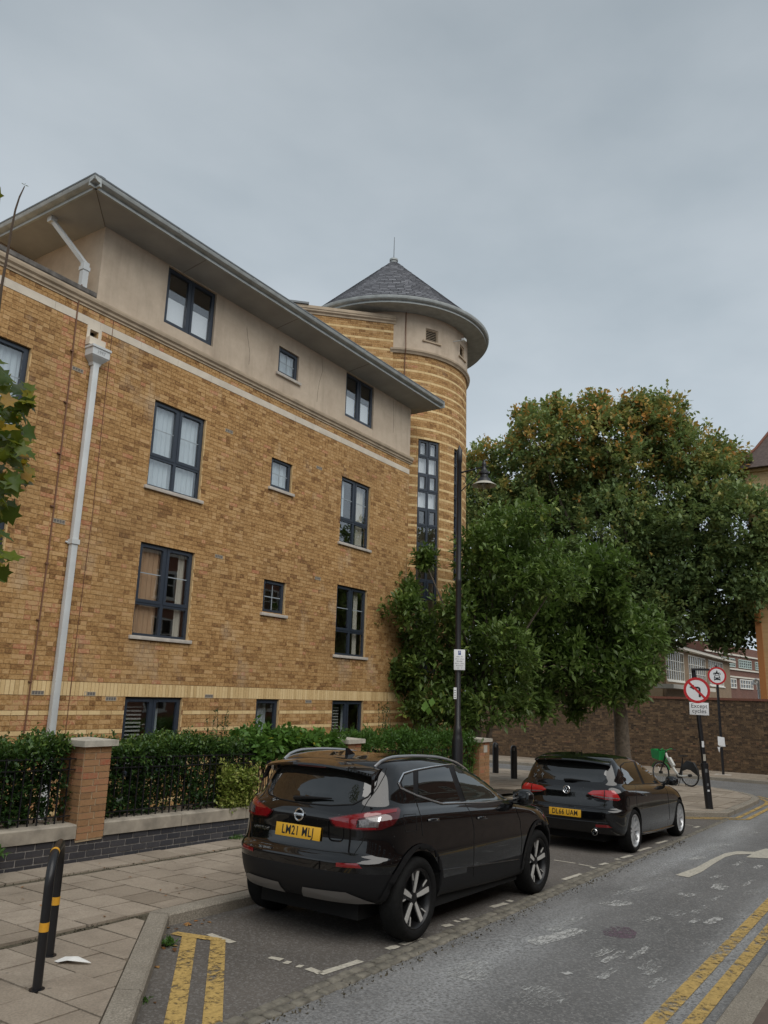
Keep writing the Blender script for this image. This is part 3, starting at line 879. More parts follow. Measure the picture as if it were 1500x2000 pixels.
# windows ---------------------------------------------------------------
def frame_rect(mb, P, s0, s1, z0, z1, w_, d0, d1):
    boxP(mb, P, s0, s1, z0, z0+w_, d0, d1); boxP(mb, P, s0, s1, z1-w_, z1, d0, d1)
    boxP(mb, P, s0, s0+w_, z0+w_, z1-w_, d0, d1); boxP(mb, P, s1-w_, s1, z0+w_, z1-w_, d0, d1)
def pane(P, s0, s1, z0, z1, d, par, mat='glass'):
    mb = MB(); boxP(mb, P, s0, s1, z0, z1, d-0.006, d); return mb.build('pane', M[mat], par)
def sash(P, s0, s1, z0, z1, par, bar=None, cross=False, mat='frame', proud=-0.045):
    mb = MB(); frame_rect(mb, P, s0, s1, z0, z1, 0.058, proud-0.05, proud)
    # trickle vent along the head
    boxP(mb, P, s0+0.10, s1-0.10, z1-0.05, z1-0.022, proud, proud+0.012)
    o = mb.build('sash', M[mat], par)
    pane(P, s0+0.055, s1-0.055, z0+0.055, z1-0.055, proud-0.03, par)
    if bar:
        b = MB(); boxP(b, P, s0+0.055, s1-0.055, bar-0.008, bar+0.008, proud-0.028, proud-0.022); b.build('glazing_bar', M['frame_light'], par)
    if cross:
        b = MB(); m = (s0+s1)/2; boxP(b, P, m-0.009, m+0.009, z0+0.055, z1-0.055, proud-0.028, proud-0.0225); boxP(b, P, s0+0.055, m-0.009, (z0+z1)/2-0.009, (z0+z1)/2+0.009, proud-0.028, proud-0.0225); boxP(b, P, m+0.009, s1-0.055, (z0+z1)/2-0.009, (z0+z1)/2+0.009, proud-0.028, proud-0.0225); b.build('glazing_bar', M['frame_light'], par)
    return o
M['slat_blind'] = simple('grey_slat_blind', (0.36, 0.36, 0.34), 0.8)
M['frame_light'] = simple('pale_glazing_bar', (0.30, 0.34, 0.37), 0.4)
def sill(P, s0, s1, z, par, over=0.07, th=0.06, mat='stone_sill'):
    mb = MB(); boxP(mb, P, s0-over, s1+over, z-th, z+0.004, -0.10, 0.055); mb.build('sill', M[mat], par, bevel=0.006)
def cloth(P, s0, s1, z0, z1, d, par, mat='curtain', n=None, name='curtain'):
    n = n or max(6, int((s1-s0)/0.035)); mb = MB()
    for i in range(n):
        a, b = s0+(s1-s0)*i/n, s0+(s1-s0)*(i+1)/n
        da, db = d+0.014*math.sin(i*1.9)+0.004*math.sin(i*5), d+0.014*math.sin((i+1)*1.9)+0.004*math.sin((i+1)*5)
        mb.quad(P(a, z0, da), P(b, z0, db), P(b, z1, db), P(a, z1, da))
    return mb.build(name, M[mat], par, smooth=True, sharp=80)
def window(P, h, par, content=None, sillz=True):
    s0, s1, z0, z1, ty = h
    mb = MB(); fr = 0.055; d0, d1 = -0.115, -0.055; m = (s0+s1)/2
    frame_rect(mb, P, s0, s1, z0, z1, fr, d0, d1)
    if ty in ('A2', 'A1'):
        zt = z0+(z1-z0)*0.35
        boxP(mb, P, m-0.035, m+0.035, z0+fr, z1-fr, d0, d1); boxP(mb, P, s0+fr, m-0.035, zt-0.03, zt+0.03, d0, d1); boxP(mb, P, m+0.035, s1-fr, zt-0.03, zt+0.03, d0, d1)
        o = mb.build('window', M['frame'], par)
        zb = zt+(z1-zt)*0.5
        sash(P, s0+0.03, m-0.02, zt+0.015, z1-0.03, o, bar=zb); sash(P, m+0.02, s1-0.03, zt+0.015, z1-0.03, o, bar=zb)
        pane(P, s0+fr, m-0.035, z0+fr, zt-0.03, -0.08, o); pane(P, m+0.035, s1-fr, z0+fr, zt-0.03, -0.08, o)
    elif ty == 'C':
        boxP(mb, P, m-0.035, m+0.035, z0+fr, z1-fr, d0, d1)
        o = mb.build('window', M['frame'], par)
        sash(P, s0+0.03, m-0.02, z0+0.03, z1-0.03, o); sash(P, m+0.02, s1-0.03, z0+0.03, z1-0.03, o)
        for a, b in ((s0+0.09, m-0.08), (m+0.08, s1-0.09)):
            b_ = MB(); boxP(b_, P, a, b, z0+0.09, z0+0.09+(z1-z0-0.18)*0.52, -0.135, -0.128); b_.build('frosted_lower_pane', M['blind'], o)
    elif ty == 'B':
        o = mb.build('window', M['frame'], par); sash(P, s0+0.03, s1-0.03, z0+0.03, z1-0.03, o, cross=True)
    elif ty in ('G', 'Gs'):
        if ty == 'G': boxP(mb, P, m-0.035, m+0.035, z0+fr, z1-fr, d0, d1)
        o = mb.build('window', M['frame'], par)
        if ty == 'G': sash(P, s0+0.03, m-0.02, z0+0.03, z1-0.03, o); sash(P, m+0.02, s1-0.03, z0+0.03, z1-0.03, o)
        else: sash(P, s0+0.03, s1-0.03, z0+0.03, z1-0.03, o)
        b_ = MB(); n = 16
        lim = s1-0.06 if ty == 'Gs' else m+0.35
        for i in range(n):
            zz = z0+0.12+(z1-z0-0.24)*i/n
            boxP(b_, P, s0+0.07, lim-0.45, zz, zz+0.028, -0.22, -0.205)
        b_.build('slatted_blind', M['slat_blind'], o) if ty == 'G' else None
    if ty == 'A2' and s0 < 12: cloth(P, s0+0.06, s1-0.06, z0+0.03, z1-0.03, -0.16, o)
    elif ty == 'A2': cloth(P, s0+0.06, s0+0.34, z0+0.6, z1-0.03, -0.18, o, 'curtain'); cloth(P, s1-0.34, s1-0.06, z0+0.03, z1-0.03, -0.20, o, 'curtain_pale')
    if ty == 'B' and z0 > 4: cloth(P, s0+0.05, s1-0.05, z0+0.03, z1-0.03, -0.16, o)
    if ty == 'A1':
        if s0 < 12: cloth(P, s0+0.05, s0+0.62, z0+0.03, z1-0.03, -0.17, o, 'curtain_tan'); cloth(P, s1-0.24, s1-0.06, z0+0.03, z1-0.03, -0.17, o, 'curtain_pale')
        else: cloth(P, s0+0.05, s0+0.3, z0+0.03, z1-0.03, -0.25, o, 'curtain_tan'); cloth(P, s1-0.30, s1-0.10, z0+0.03, z1-0.03, -0.2, o, 'curtain_pale')
    if ty == 'G': cloth(P, m+0.12, m+0.36, z0+0.03, z1-0.03, -0.30, o)
    if ty == 'Gs': cloth(P, s0+0.25, s1-0.08, z0+0.03, z1-0.03, -0.30, o)
    if sillz and ty not in ('G', 'Gs', 'C'): sill(P, s0, s1, z0, o)
    if ty == 'B' and z0 > 8.5: pass
    return o
for h in holes: window(PF, h, block)
def PU(s, z, d): return Vector((s, FY-0.016-d, z))
for h in uh: window(PU, h, block)

# air bricks ------------------------------------------------------------
M['grille'] = simple('grille_shade', (0.13, 0.12, 0.11), 0.9); M['airbrick'] = simple('buff_air_brick', (0.40, 0.34, 0.26), 0.85)
for u, v in ((447, 844), (151, 725), (115, 1019), (72, 1362), (174, 1363), (216, 1365), (407, 1367), (623, 915), (620, 1132), (602, 1371), (427, 1089)):
    c = px_y(u, v, FY); zc = round((c.z-1.995)/0.075)*0.075+1.995+0.0375
    mb = MB(); frame_rect(mb, PF, c.x-0.108, c.x+0.108, zc-0.034, zc+0.034, 0.01, -0.01, 0.010)
    for k in range(3): boxP(mb, PF, c.x-0.05+0.05*k-0.004, c.x-0.05+0.05*k+0.004, zc-0.024, zc+0.024, -0.01, 0.009)
    o = mb.build('air_brick', M['airbrick'], block)
    mb = MB(); boxP(mb, PF, c.x-0.098, c.x+0.098, zc-0.024, zc+0.024, -0.01, 0.0072); mb.build('grille_void', M['grille'], o)

# downpipe, hopper head, cables ------------------------------------------
def text_mesh(txt, size, name, mat, parent, Mx, extrude=0.002, align='CENTER', sx=1.0, bold=0.0):
    cu = bpy.data.curves.new(name, 'FONT'); cu.body = txt; cu.size = size; cu.extrude = extrude; cu.align_x = align; cu.align_y = 'CENTER'
    cu.resolution_u = 3; cu.offset = bold; cu.space_character = 1.0 if bold == 0 else 1.10
    tmp = bpy.data.objects.new(name, cu); col.objects.link(tmp)
    bpy.context.view_layer.update()
    me = bpy.data.meshes.new_from_object(tmp.evaluated_get(bpy.context.evaluated_depsgraph_get()))
    bpy.data.objects.remove(tmp); bpy.data.curves.remove(cu)
    me.transform(Matrix.Diagonal((sx, 1, 1, 1))); me.transform(Mx); me.name = name
    me.materials.clear(); me.materials.append(mat)
    return obj(name, me, None, parent)
def frontM(x, y, z): return Matrix(((1, 0, 0, x), (0, 0, -1, y), (0, 1, 0, z), (0, 0, 0, 1)))   # text facing -y
DPX = 7.665
mb = MB(); boxP(mb, PF, DPX-0.055, DPX+0.055, -0.3, 7.34, 0.035, 0.125)
dp = mb.build('downpipe', M['downpipe'], block, bevel=0.008)
for zc in (4.22, 1.95):
    if zc > 3:
        mb = MB(); boxP(mb, PF, DPX-0.072, DPX+0.072, zc-0.05, zc+0.03, 0.02, 0.142); boxP(mb, PF, DPX-0.11, DPX+0.11, zc-0.03, zc-0.005, 0.007, 0.03); mb.build('pipe_collar', M['downpipe'], dp)
mb = MB()
prof = [(0.062, 7.28), (0.075, 7.33), (0.13, 7.40), (0.15, 7.43), (0.15, 7.55), (0.165, 7.56), (0.165, 7.60)]
vs = []; fs = []
for r, z in prof: vs += [PF(DPX-r*1.15, z, 0.01), PF(DPX+r*1.15, z, 0.01), PF(DPX+r*1.15, z, 0.04+r*1.2), PF(DPX-r*1.15, z, 0.04+r*1.2)]
for i in range(len(prof)-1): fs += [(4*i+k, 4*i+(k+1) % 4, 4*i+4+(k+1) % 4, 4*i+4+k) for k in range(4)]
fs.append((0, 1, 2, 3)); fs.append(tuple(range(len(vs)-1, len(vs)-5, -1)))
mb.add(vs, fs); hop = mb.build('hopper_head', M['downpipe'], dp)
text_mesh('1997', 0.085, 'date_lettering', simple('raised_date', (0.36, 0.37, 0.37), 0.6), dp, frontM(DPX, FY-0.2215, 7.49), 0.003)
mb = MB(); frame_rect(mb, PF, 7.48, 7.77, 7.68, 8.00, 0.06, -0.10, 0.013); boxP(mb, PF, 7.47, 7.79, 7.62, 7.76, 0.014, 0.13); mb.build('overflow_surround', M['stone_band'], block)
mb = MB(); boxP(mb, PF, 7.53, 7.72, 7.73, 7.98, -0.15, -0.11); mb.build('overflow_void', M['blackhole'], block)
def cable(pts, r, name='cable'):
    mb = MB(); mb.tube(pts, r, 6); return mb.build(name, M['cable'], block)
cb = cable([px_y(u, v, FY-0.02) for u, v in ((47, 1432), (60, 1335), (92, 1100), (128, 810), (152, 600), (160, 556))], 0.013)
for v_, u_ in ((1331, 59), (1210, 75), (1100, 92), (988, 102), (885, 115), (785, 128), (685, 141)):
    p = px_y(u_, v_, FY-0.022); mb = MB(); mb.box(p-Vector((.03, .012, .012)), p+Vector((.03, .012, .012))); mb.build('cable_clip', M['cable'], cb)
cable([px_y(u, v, FY-0.012) for u, v in ((128, 1432), (150, 1240), (180, 1010), (205, 780), (224, 610))], 0.006)
# outlet pipe from the left gutter down to the parapet
GX0, GX1, GYF = 6.86, 18.60, 10.56
a = px_x(103, 425, GX0+0.12); b = px_y(166, 520, FY+0.10)
mb = MB(); mb.box((a.x-.06, a.y-.06, a.z-0.10), (a.x+.06, a.y+.06, a.z+0.14)); 
mb.tube([a+Vector((0, 0, -.05)), b+Vector((0, 0, .04))], 0.052, 4); mb.box((b.x-.055, b.y-.05, b.z-0.55), (b.x+.055, b.y+.05, b.z+0.06)); mb.box((b.x-.07, b.y-.065, b.z-0.09), (b.x+.07, b.y+.065, b.z-0.02))
mb.build('roof_outlet_pipe', M['downpipe'], block)

# eaves, gutter, roof ------------------------------------------------------
EZ = 10.03
mb = MB()
mb.quad((GX0, GYF, EZ), (GX1, GYF, EZ), (S1, FY, EZ-0.075), (ULX, FY, EZ-0.075)); mb.quad((GX0, FY+6, EZ), (GX0, GYF, EZ), (ULX, FY, EZ-0.075), (ULX, FY+6, EZ-0.075)); mb.quad((GX1, GYF, EZ), (GX1, FY+2.0, EZ), (S1, FY+2.0, EZ-0.075), (S1, FY, EZ-0.075))
sof = mb.build('soffit', M['soffit'], block)
mb = MB(); mb.tube([(GX0+.03, GYF+.03, EZ-.004), (ULX, FY, EZ-.079)], 0.006, 4)
for x in (9.4, 12.2, 15.0): mb.tube([(x, GYF+.03, EZ-.005), (x+.02, FY-.02, EZ-.077)], 0.004, 4)
mb.build('soffit_joint', M['crack'], sof)
gp = [(-0.02, -0.012), (0.022, -0.012), (0.022, 0.022), (0.006, 0.024), (0.012, 0.050), (0.07, 0.062), (0.105, 0.085), (0.122, 0.118), (0.128, 0.150), (0.0, 0.152)]
mb = MB(); run_profile(mb, gp, GX0-0.13, GX1, lambda s, z, d: Vector((s, GYF-d, EZ+z))); run_profile(mb, gp, GYF-0.13, FY+6, lambda s, z, d: Vector((GX0-d, s, EZ+z)))
mb.build('gutter', M['gutter'], block, smooth=True, sharp=24)
for x in (8.6, 10.6, 12.6, 14.6, 16.6):
    mb = MB(); run_profile(mb, [(a_*1.03+.001, b_*1.02) for a_, b_ in gp[4:-1]], x-.03, x+.03, lambda s, z, d: Vector((s, GYF-d, EZ+z-.003))); mb.build('gutter_joint', M['gutter'], block)
mb = MB(); mb.box((GX0-0.135, GYF-0.137, EZ+.150), (GX1, GYF-0.10, EZ+.176)); mb.box((GX0-0.137, GYF-0.10, EZ+.150), (GX0-.10, FY+6, EZ+.176)); mb.build('gutter_lip', M['gutter_dark'], block)
mb = MB(); mb.box((GX1-.004, GYF-.125, EZ-.01), (GX1+0.03, FY+2, EZ+.17)); mb.build('end_fascia', M['gutter'], block)
mb = MB(); rz = EZ+0.16
a, b, c, d = (GX0, GYF, rz), (GX1, GYF, rz), (GX1, FY+8, rz), (GX0, FY+8, rz); e, f = (GX0+4.4, GYF+4.3, rz+1.7), (GX1-4.4, GYF+4.3, rz+1.7)
mb.add([a, b, c, d, e, f], [(0, 1, 5, 4), (1, 2, 5), (2, 3, 4, 5), (3, 0, 4)]); mb.build('roof', M['slate'], block)
p = px_y(198, 353, GYF-.05); mb = MB(); mb.box(p-Vector((.05, .04, .05)), p+Vector((.05, .04, .06))); mb.build('gutter_bracket', M['gutter_dark'], block)

# round tower ------------------------------------------------------------------
TC = Vector((20.61, 13.65)); TR = 2.55
def PT(s, z, d):     # s = arc length measured from angle -90 deg
    a = -PI/2+s/TR; return Vector((TC.x+(TR+d)*math.cos(a), TC.y+(TR+d)*math.sin(a), z))
def sa(deg): return math.radians(deg+90)*TR
t0, t1 = sa(-178), sa(-15)
T_TOP = 12.12
th = [(sa(-126.0), sa(-109.0), 2.55, 9.42, 'T1'), (sa(-93.5), sa(-79.0), 5.3, 9.42, 'T2'), (sa(-126.0), sa(-109.0), 0.55, 1.77, 'T0')]
mb = MB(); panel(mb, PT, t0, t1, -1.2, T_TOP, th, -0.004, 0.18, smax=0.16)
twall = mb.build('tower_wall', M['mortar'], block, smooth=True, sharp=30)
tc = []
zz = 1.77; k = 0
while zz > -0.9: tc.append((zz-0.075, zz, 'cream' if k % 4 == 3 else 'stock')); zz -= 0.075; k += 1
tc = tc[::-1]+[(1.77, 1.995, 'soldier')]; zz = 1.995; k = 0
while zz < T_TOP-0.07: tc.append((zz, zz+0.075, 'cream' if k % 4 == 3 else 'stock')); zz += 0.075; k += 1
tb = lay(t0, t1, tc, th)
r1 = MB(); r2 = MB()
for b in tb: brick_mesh(r2 if b[4] != 'stock' else r1, PT, b)
struct(r1.build('tower_brickwork', M['brick'], twall, tones=True), 'stuff'); struct(r2.build('tower_cream_brickwork', M['brick_cream'], twall, tones=True), 'stuff')
# splayed wall running back from the tower
CD = Vector((1, -1)).normalized(); C0 = Vector((TC.x, TC.y))+Vector((-1, -1)).normalized()*(TR-0.01)
CN = Vector((-1, -1)).normalized()
def PC(s, z, d): p = C0+CD*s+CN*d; return Vector((p.x, p.y, z))
CZ = 13.02; CE = -0.46
mb = MB(); panel(mb, PC, -7, CE, 6.0, CZ, [], 0.0, 0.1); mb.quad(PC(CE, 6, 0), PC(CE, 6, -0.5), PC(CE, CZ, -0.5), PC(CE, CZ, 0)); mb.quad(PC(-7, CZ, 0), PC(CE, CZ, 0), PC(CE, CZ, -.4), PC(-7, CZ, -.4))
cw = mb.build('splayed_wall', M['mortar'], block)
cc = []; zz = 1.995+0.3*14; k = 0
while zz < CZ-0.01: cc.append((zz, min(zz+0.075, CZ), 'cream' if k % 4 == 3 else 'stock')); zz += 0.075; k += 1
r1 = MB(); r2 = MB()
for b in lay(-6.5, CE, cc, []): brick_mesh(r2 if b[4] != 'stock' else r1, PC, b, 0.008)
struct(r1.build('splayed_brickwork', M['brick'], cw, tones=True), 'stuff'); struct(r2.build('splayed_cream_brickwork', M['brick_cream'], cw, tones=True), 'stuff')
mb = MB(); run_profile(mb, [(-.3, CZ), (0.03, CZ), (0.035, CZ+0.05), (0.09, CZ+0.09), (0.09, CZ+0.13), (0.11, CZ+0.15), (0.11, CZ+0.24), (-.3, CZ+0.26)], -7, CE+0.05, PC); mb.build('splayed_cornice', M['stone_cornice'], block)
mb = MB(); boxP(mb, PC, -7, -3.1, CZ+0.25, CZ+0.31, -.3, 0.16); mb.build('dark_roof_edge', M['gutter_dark'], block)
# rendered drum
vh = [(sa(-122.5), sa(-112.2), 12.62, 13.04), (sa(-87.5), sa(-79.0), 12.60, 13.02)]
mb = MB(); panel(mb, PT, sa(-178), sa(0), T_TOP, 13.62, vh, 0.03, 0.12, smax=0.16)
drum = mb.build('tower_drum', M['render'], block, smooth=True, sharp=30)
mb = MB(); run_profile(mb, [(-0.01, T_TOP-0.03), (0.05, T_TOP-0.03), (0.07, T_TOP+.02), (0.11, T_TOP+0.05), (0.12, T_TOP+0.10), (0.03, T_TOP+0.13)], sa(-147), sa(0), PT, smax=0.14); mb.build('tower_cornice', M['stone_cornice'], block, smooth=True, sharp=35)
for a, b, c, d in vh:
    mid = (a+b)/2
    mb = MB(); frame_rect(mb, PT, a, b, c, d, 0.035, -0.06, 0.0)
    v_ = mb.build('louvre_vent', M['stone_cornice'], block)
    for k in range(6):
        zc = c+0.07+k*0.055
        q = MB(); q.add([PT(a+.035, zc, -0.01), PT(b-.035, zc, -0.01), PT(b-.035, zc+.04, -0.05), PT(a+.035, zc+.04, -0.05)], [(0, 1, 2, 3)]); q.build('slat', M['stone_cornice'], v_)
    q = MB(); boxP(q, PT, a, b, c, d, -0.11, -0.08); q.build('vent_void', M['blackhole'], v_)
    q = MB(); boxP(q, PT, a-.10, b+.10, c-.05, c, 0.03, 0.09); q.build('sill', M['stone_cornice'], v_)
mb = MB(); p0, p1 = PT(sa(-97), 12.93, 0.03), PT(sa(-93), 12.98, 0.32); mb.tube([p0, p1], 0.012, 6); mb.box(p1-Vector((.08, .05, .04)), p1+Vector((.08, .05, .04))); mb.build('wall_light', M['downpipe'], block)
cable([PT(sa(-137), 13.45, 0.05), PT(sa(-137), 12.9, 0.05), PT(sa(-137), 12.2, 0.14), PT(sa(-137), 12.0, 0.03), PT(sa(-137), 9.0, 0.03)], 0.016)
# tower windows: tall strips of paired lights
for h in th:
    a, b, c, d, ty = h
    m = (a+b)/2; ctr = PT(m, 0, 0); tang = (PT(m+0.01, 0, 0)-PT(m-0.01, 0, 0)).normalized(); nrm = Vector((ctr.x-TC.x, ctr.y-TC.y, 0)).normalized()
    def PW(s, z, d_, ctr=ctr, tang=tang, nrm=nrm): q = ctr+tang*s+nrm*(d_-0.03); return Vector((q.x, q.y, z))
    hw = (b-a)/2-0.005
    mb = MB(); frame_rect(mb, PW, -hw, hw, c, d, 0.05, -0.12, -0.05); boxP(mb, PW, -0.03, 0.03, c+.05, d-.05, -0.12, -0.05)
    n = max(1, round((d-c)/0.535)); zs_ = [d-(d-c)*i/n for i in range(n+1)]
    for z_ in zs_[1:-1]: boxP(mb, PW, -hw+.05, -.03, z_-.03, z_+.03, -.12, -.05); boxP(mb, PW, .03, hw-.05, z_-.03, z_+.03, -.12, -.05)
    w_ = mb.build('tower_window', M['frame'], block)
    for i in range(n):
        for q0, q1 in ((-hw+.05, -.03), (.03, hw-.05)):
            if i % 2 == 0:
                f_ = MB(); frame_rect(f_, PW, q0-.015, q1+.015, zs_[i+1]+.015, zs_[i]-.015, 0.06, -.09, -.035); f_.build('sash', M['frame'], w_)
            pane(PW, q0, q1, zs_[i+1]+.03, zs_[i]-.03, -.075, w_)
    if ty == 'T1': cloth(PW, -hw+.06, hw-.06, 7.35, 9.3, -.2, w_, 'blind', name='blind')
mb = MB(); mb.lathe([(1.75, -1.0), (1.75, 13.4)], 40, Matrix.Translation((TC.x, TC.y, 0))); mb.build('stairwell', M['room'], block, smooth=True)
# conical slate roof
RE, ZE, ZA = 3.18, 13.63, 16.60
slant = math.hypot(RE-0.10, ZA-ZE); rows = 24; ex = slant/rows; pit = math.atan2(ZA-ZE, RE-0.10)
mb = MB(); mb.lathe([(RE, ZE-0.02), (0.10, ZA-0.03)], 64, Matrix.Translation((TC.x, TC.y, 0))); mb.build('tower_roof', M['slate'], block, smooth=True)
troof = [o for o in block.children if o.name.startswith('tower_roof')][-1]
slm = []
for k in range(12):
    mb = MB(); wv = 0.121
    vs = [(-wv, 0, 0.020), (wv, 0, 0.020), (wv*0.97, ex*1.25, 0.0), (-wv*0.97, ex*1.25, 0.0), (-wv, 0, 0.0), (wv, 0, 0.0)]
    mb.add(vs, [(0, 1, 2, 3), (4, 5, 1, 0), (5, 2, 1), (4, 0, 3)], (k+.5)/12); me = mb.mesh('slate', tones=True); me.materials.append(M['slate']); slm.append(me)
slates = []
for r in range(rows):
    rr = RE+0.03-(RE-0.10)*r/rows; zr = ZE+(ZA-ZE)*r/rows; n = max(8, round(2*PI*rr/0.262)); off = rnd.random()
    for k in range(n):
        a = 2*PI*(k+off)/n
        e1 = Vector((-math.sin(a), math.cos(a), 0)); e2 = Vector((-math.cos(a)*math.cos(pit), -math.sin(a)*math.cos(pit), math.sin(pit))); e3 = e1.cross(e2)
        if e3.z < 0: e3 = -e3
        pos = Vector((TC.x+rr*math.cos(a), TC.y+rr*math.sin(a), zr+0.008))
        slates.append(((pos-CAM).length if e3.dot(CAM-pos) > 0 else 999, pos, e1, e2, e3, min(1, 2*PI*rr/n/0.256)))
slates.sort(key=lambda t: t[0])
big = MB()
for i, (dd, pos, e1, e2, e3, sc) in enumerate(slates):
    k = rnd.randrange(12)
    Mx = Matrix(((e1.x*sc, e2.x, e3.x, pos.x), (e1.y*sc, e2.y, e3.y, pos.y), (e1.z*sc, e2.z, e3.z, pos.z), (0, 0, 0, 1)))
    if i < 290 and dd < 900:
        o = obj('slate', slm[k], None, troof); o.matrix_basis = Mx
    else:
        me = slm[k]; big.add([Mx @ v.co for v in me.vertices], [tuple(p.vertices) for p in me.polygons], (k+.5)/12)
struct(big.build('slating', M['slate'], troof, tones=True), 'stuff')
mb = MB(); mb.lathe([(0.42, ZA-0.27), (0.40, ZA-0.25), (0.22, ZA-0.08), (0.12, ZA+0.03), (0.12, ZA+0.10), (0.15, ZA+0.11), (0.15, ZA+0.17), (0.03, ZA+0.20)], 16, Matrix.Translation((TC.x, TC.y, 0))); mb.build('lead_cap', M['gutter'], block, smooth=True)
mb = MB(); mb.tube([(TC.x, TC.y, ZA+0.1), (TC.x, TC.y, ZA+1.05)], [0.016, 0.010], 6); mb.build('finial_rod', M['gutter_dark'], block)
mb = MB(); mb.lathe([(RE-0.05, 13.44), (RE+.012, 13.44), (RE+.012, 13.475), (RE, 13.48), (RE+.004, 13.505), (RE+0.065, 13.518), (RE+0.10, 13.545), (RE+0.118, 13.585), (RE+0.122, 13.63), (RE, 13.64)], 96, Matrix.Translation((TC.x, TC.y, 0))); mb.build('tower_gutter', M['gutter'], block, smooth=True, sharp=24)
mb = MB(); mb.lathe([(RE, 13.46), (RE-0.25, 13.47), (RE-0.26, 13.455), (RE-0.28, 13.455), (RE-0.29, 13.47), (TR, 13.50)], 96, Matrix.Translation((TC.x, TC.y, 0))); mb.build('tower_soffit', M['soffit'], block, smooth=True, sharp=50)
# ---------------------------------------------------------------- parked cars
def carpaint(name):
    t = NT(name)
    t.base((0.0035, 0.0035, 0.004)).rough(0.16).set(Metallic=0.0)
    t.b.inputs['Specular IOR Level'].default_value = 0.06
    t.b.inputs['Coat Weight'].default_value = 1.0; t.b.inputs['Coat Roughness'].default_value = 0.02; t.b.inputs['Coat IOR'].default_value = 1.6
    # road dust settles unevenly
    d = t.noise(5, 5, 0.7); t.rough(t.ramp(d, [(0.35, 0.12), (0.75, 0.34)]))
    # dried rain spots
    v = t.n.new('ShaderNodeTexVoronoi'); v.inputs['Scale'].default_value = 26; t.l.new(t.pos(), v.inputs['Vector'])
    sp = t.math('MULTIPLY', t.ramp(v.outputs['Distance'], [(0.06, 1.0), (0.10, 0.0)]), t.ramp(t.noise(3.0, 3), [(0.50, 0.0), (0.62, 1.0)]))
    t.base(t.mix(t.math('MULTIPLY', sp, 0.5), (0.0035, 0.0035, 0.004), (0.25, 0.25, 0.24)))
    return t.m
M['car_black'] = carpaint('black_car_paint')
M['car_plastic'] = simple('black_cladding_plastic', (0.009, 0.009, 0.010), 0.5, bump=0.15, bscale=300); M['car_plastic'].node_tree.nodes['Principled BSDF'].inputs['Specular IOR Level'].default_value = 0.25
M['car_well'] = simple('wheel_well', (0.004, 0.004, 0.004), 0.95)
def carglass(name, c, rough=0.01):
    t = NT(name); t.base(c).rough(rough).set(Metallic=0.0); t.b.inputs['IOR'].default_value = 1.75; t.b.inputs['Coat Weight'].default_value = 0.4; t.b.inputs['Coat Roughness'].default_value = 0.0; return t.m
M['car_glass'] = carglass('tinted_car_glass', (0.006, 0.007, 0.007))
M['car_glass_clear'] = carglass('green_tint_car_glass', (0.020, 0.026, 0.023))
M['chrome'] = simple('satin_chrome', (0.72, 0.73, 0.74), 0.16, metal=1.0)
M['alu'] = simple('brushed_aluminium', (0.55, 0.56, 0.57), 0.32, metal=0.9)
M['alloy_face'] = simple('machined_alloy', (0.60, 0.59, 0.56), 0.35, metal=0.35)
M['alloy_silver'] = simple('silver_alloy', (0.52, 0.53, 0.54), 0.30, metal=0.45)
M['alloy_dark'] = simple('dark_alloy_barrel', (0.012, 0.012, 0.013), 0.35, metal=0.3)
M['tyre'] = simple('tyre_rubber', (0.008, 0.008, 0.008), 0.8, var=0.3, scale=30, bump=0.2, bscale=80); M['tyre'].node_tree.nodes['Principled BSDF'].inputs['Specular IOR Level'].default_value = 0.2
M['disc'] = simple('brake_disc', (0.12, 0.115, 0.11), 0.45, metal=0.8)
M['lens_red'] = simple('red_lamp_lens', (0.19, 0.006, 0.009), 0.08, coat=1.0)
M['lens_dark'] = simple('dark_red_lamp_lens', (0.06, 0.004, 0.006), 0.07, coat=1.0)
M['lens_bright'] = simple('bright_red_lamp_lens', (0.42, 0.018, 0.020), 0.10, coat=1.0)
M['lens_clear'] = simple('clear_lamp_lens', (0.16, 0.15, 0.15), 0.2, metal=0.2, coat=1.0, var=.5, scale=60)
M['plate_yellow'] = simple('yellow_number_plate', (0.72, 0.40, 0.025), 0.4)
M['plate_black'] = simple('black_plate_lettering', (0.008, 0.008, 0.008), 0.5)
M['skid'] = simple('grey_skid_plate', (0.22, 0.21, 0.20), 0.4, metal=0.5)

def pchip(xs, ys, n):
    """monotone cubic through (xs,ys), n samples"""
    xs = np.asarray(xs, float); ys = np.asarray(ys, float); h = np.diff(xs); d = np.diff(ys, axis=0)/h.reshape(-1, *([1]*(ys.ndim-1)))
    m = np.zeros_like(ys); m[0] = d[0]; m[-1] = d[-1]
    s = d[:-1]*d[1:]; hm = 2*d[:-1]*d[1:]/np.where(np.abs(d[:-1]+d[1:]) < 1e-12, 1e-12, d[:-1]+d[1:]); m[1:-1] = np.where(s > 0, hm, 0)
    q = np.asarray(n, float); i = np.clip(np.searchsorted(xs, q, side='right')-1, 0, len(xs)-2); sh = (-1,)+tuple([1]*(ys.ndim-1))
    t = ((q-xs[i])/h[i]).reshape(sh); hh = h[i].reshape(sh)
    return (2*t**3-3*t**2+1)*ys[i]+(t**3-2*t**2+t)*hh*m[i]+(-2*t**3+3*t**2)*ys[i+1]+(t**3-t**2)*hh*m[i+1]

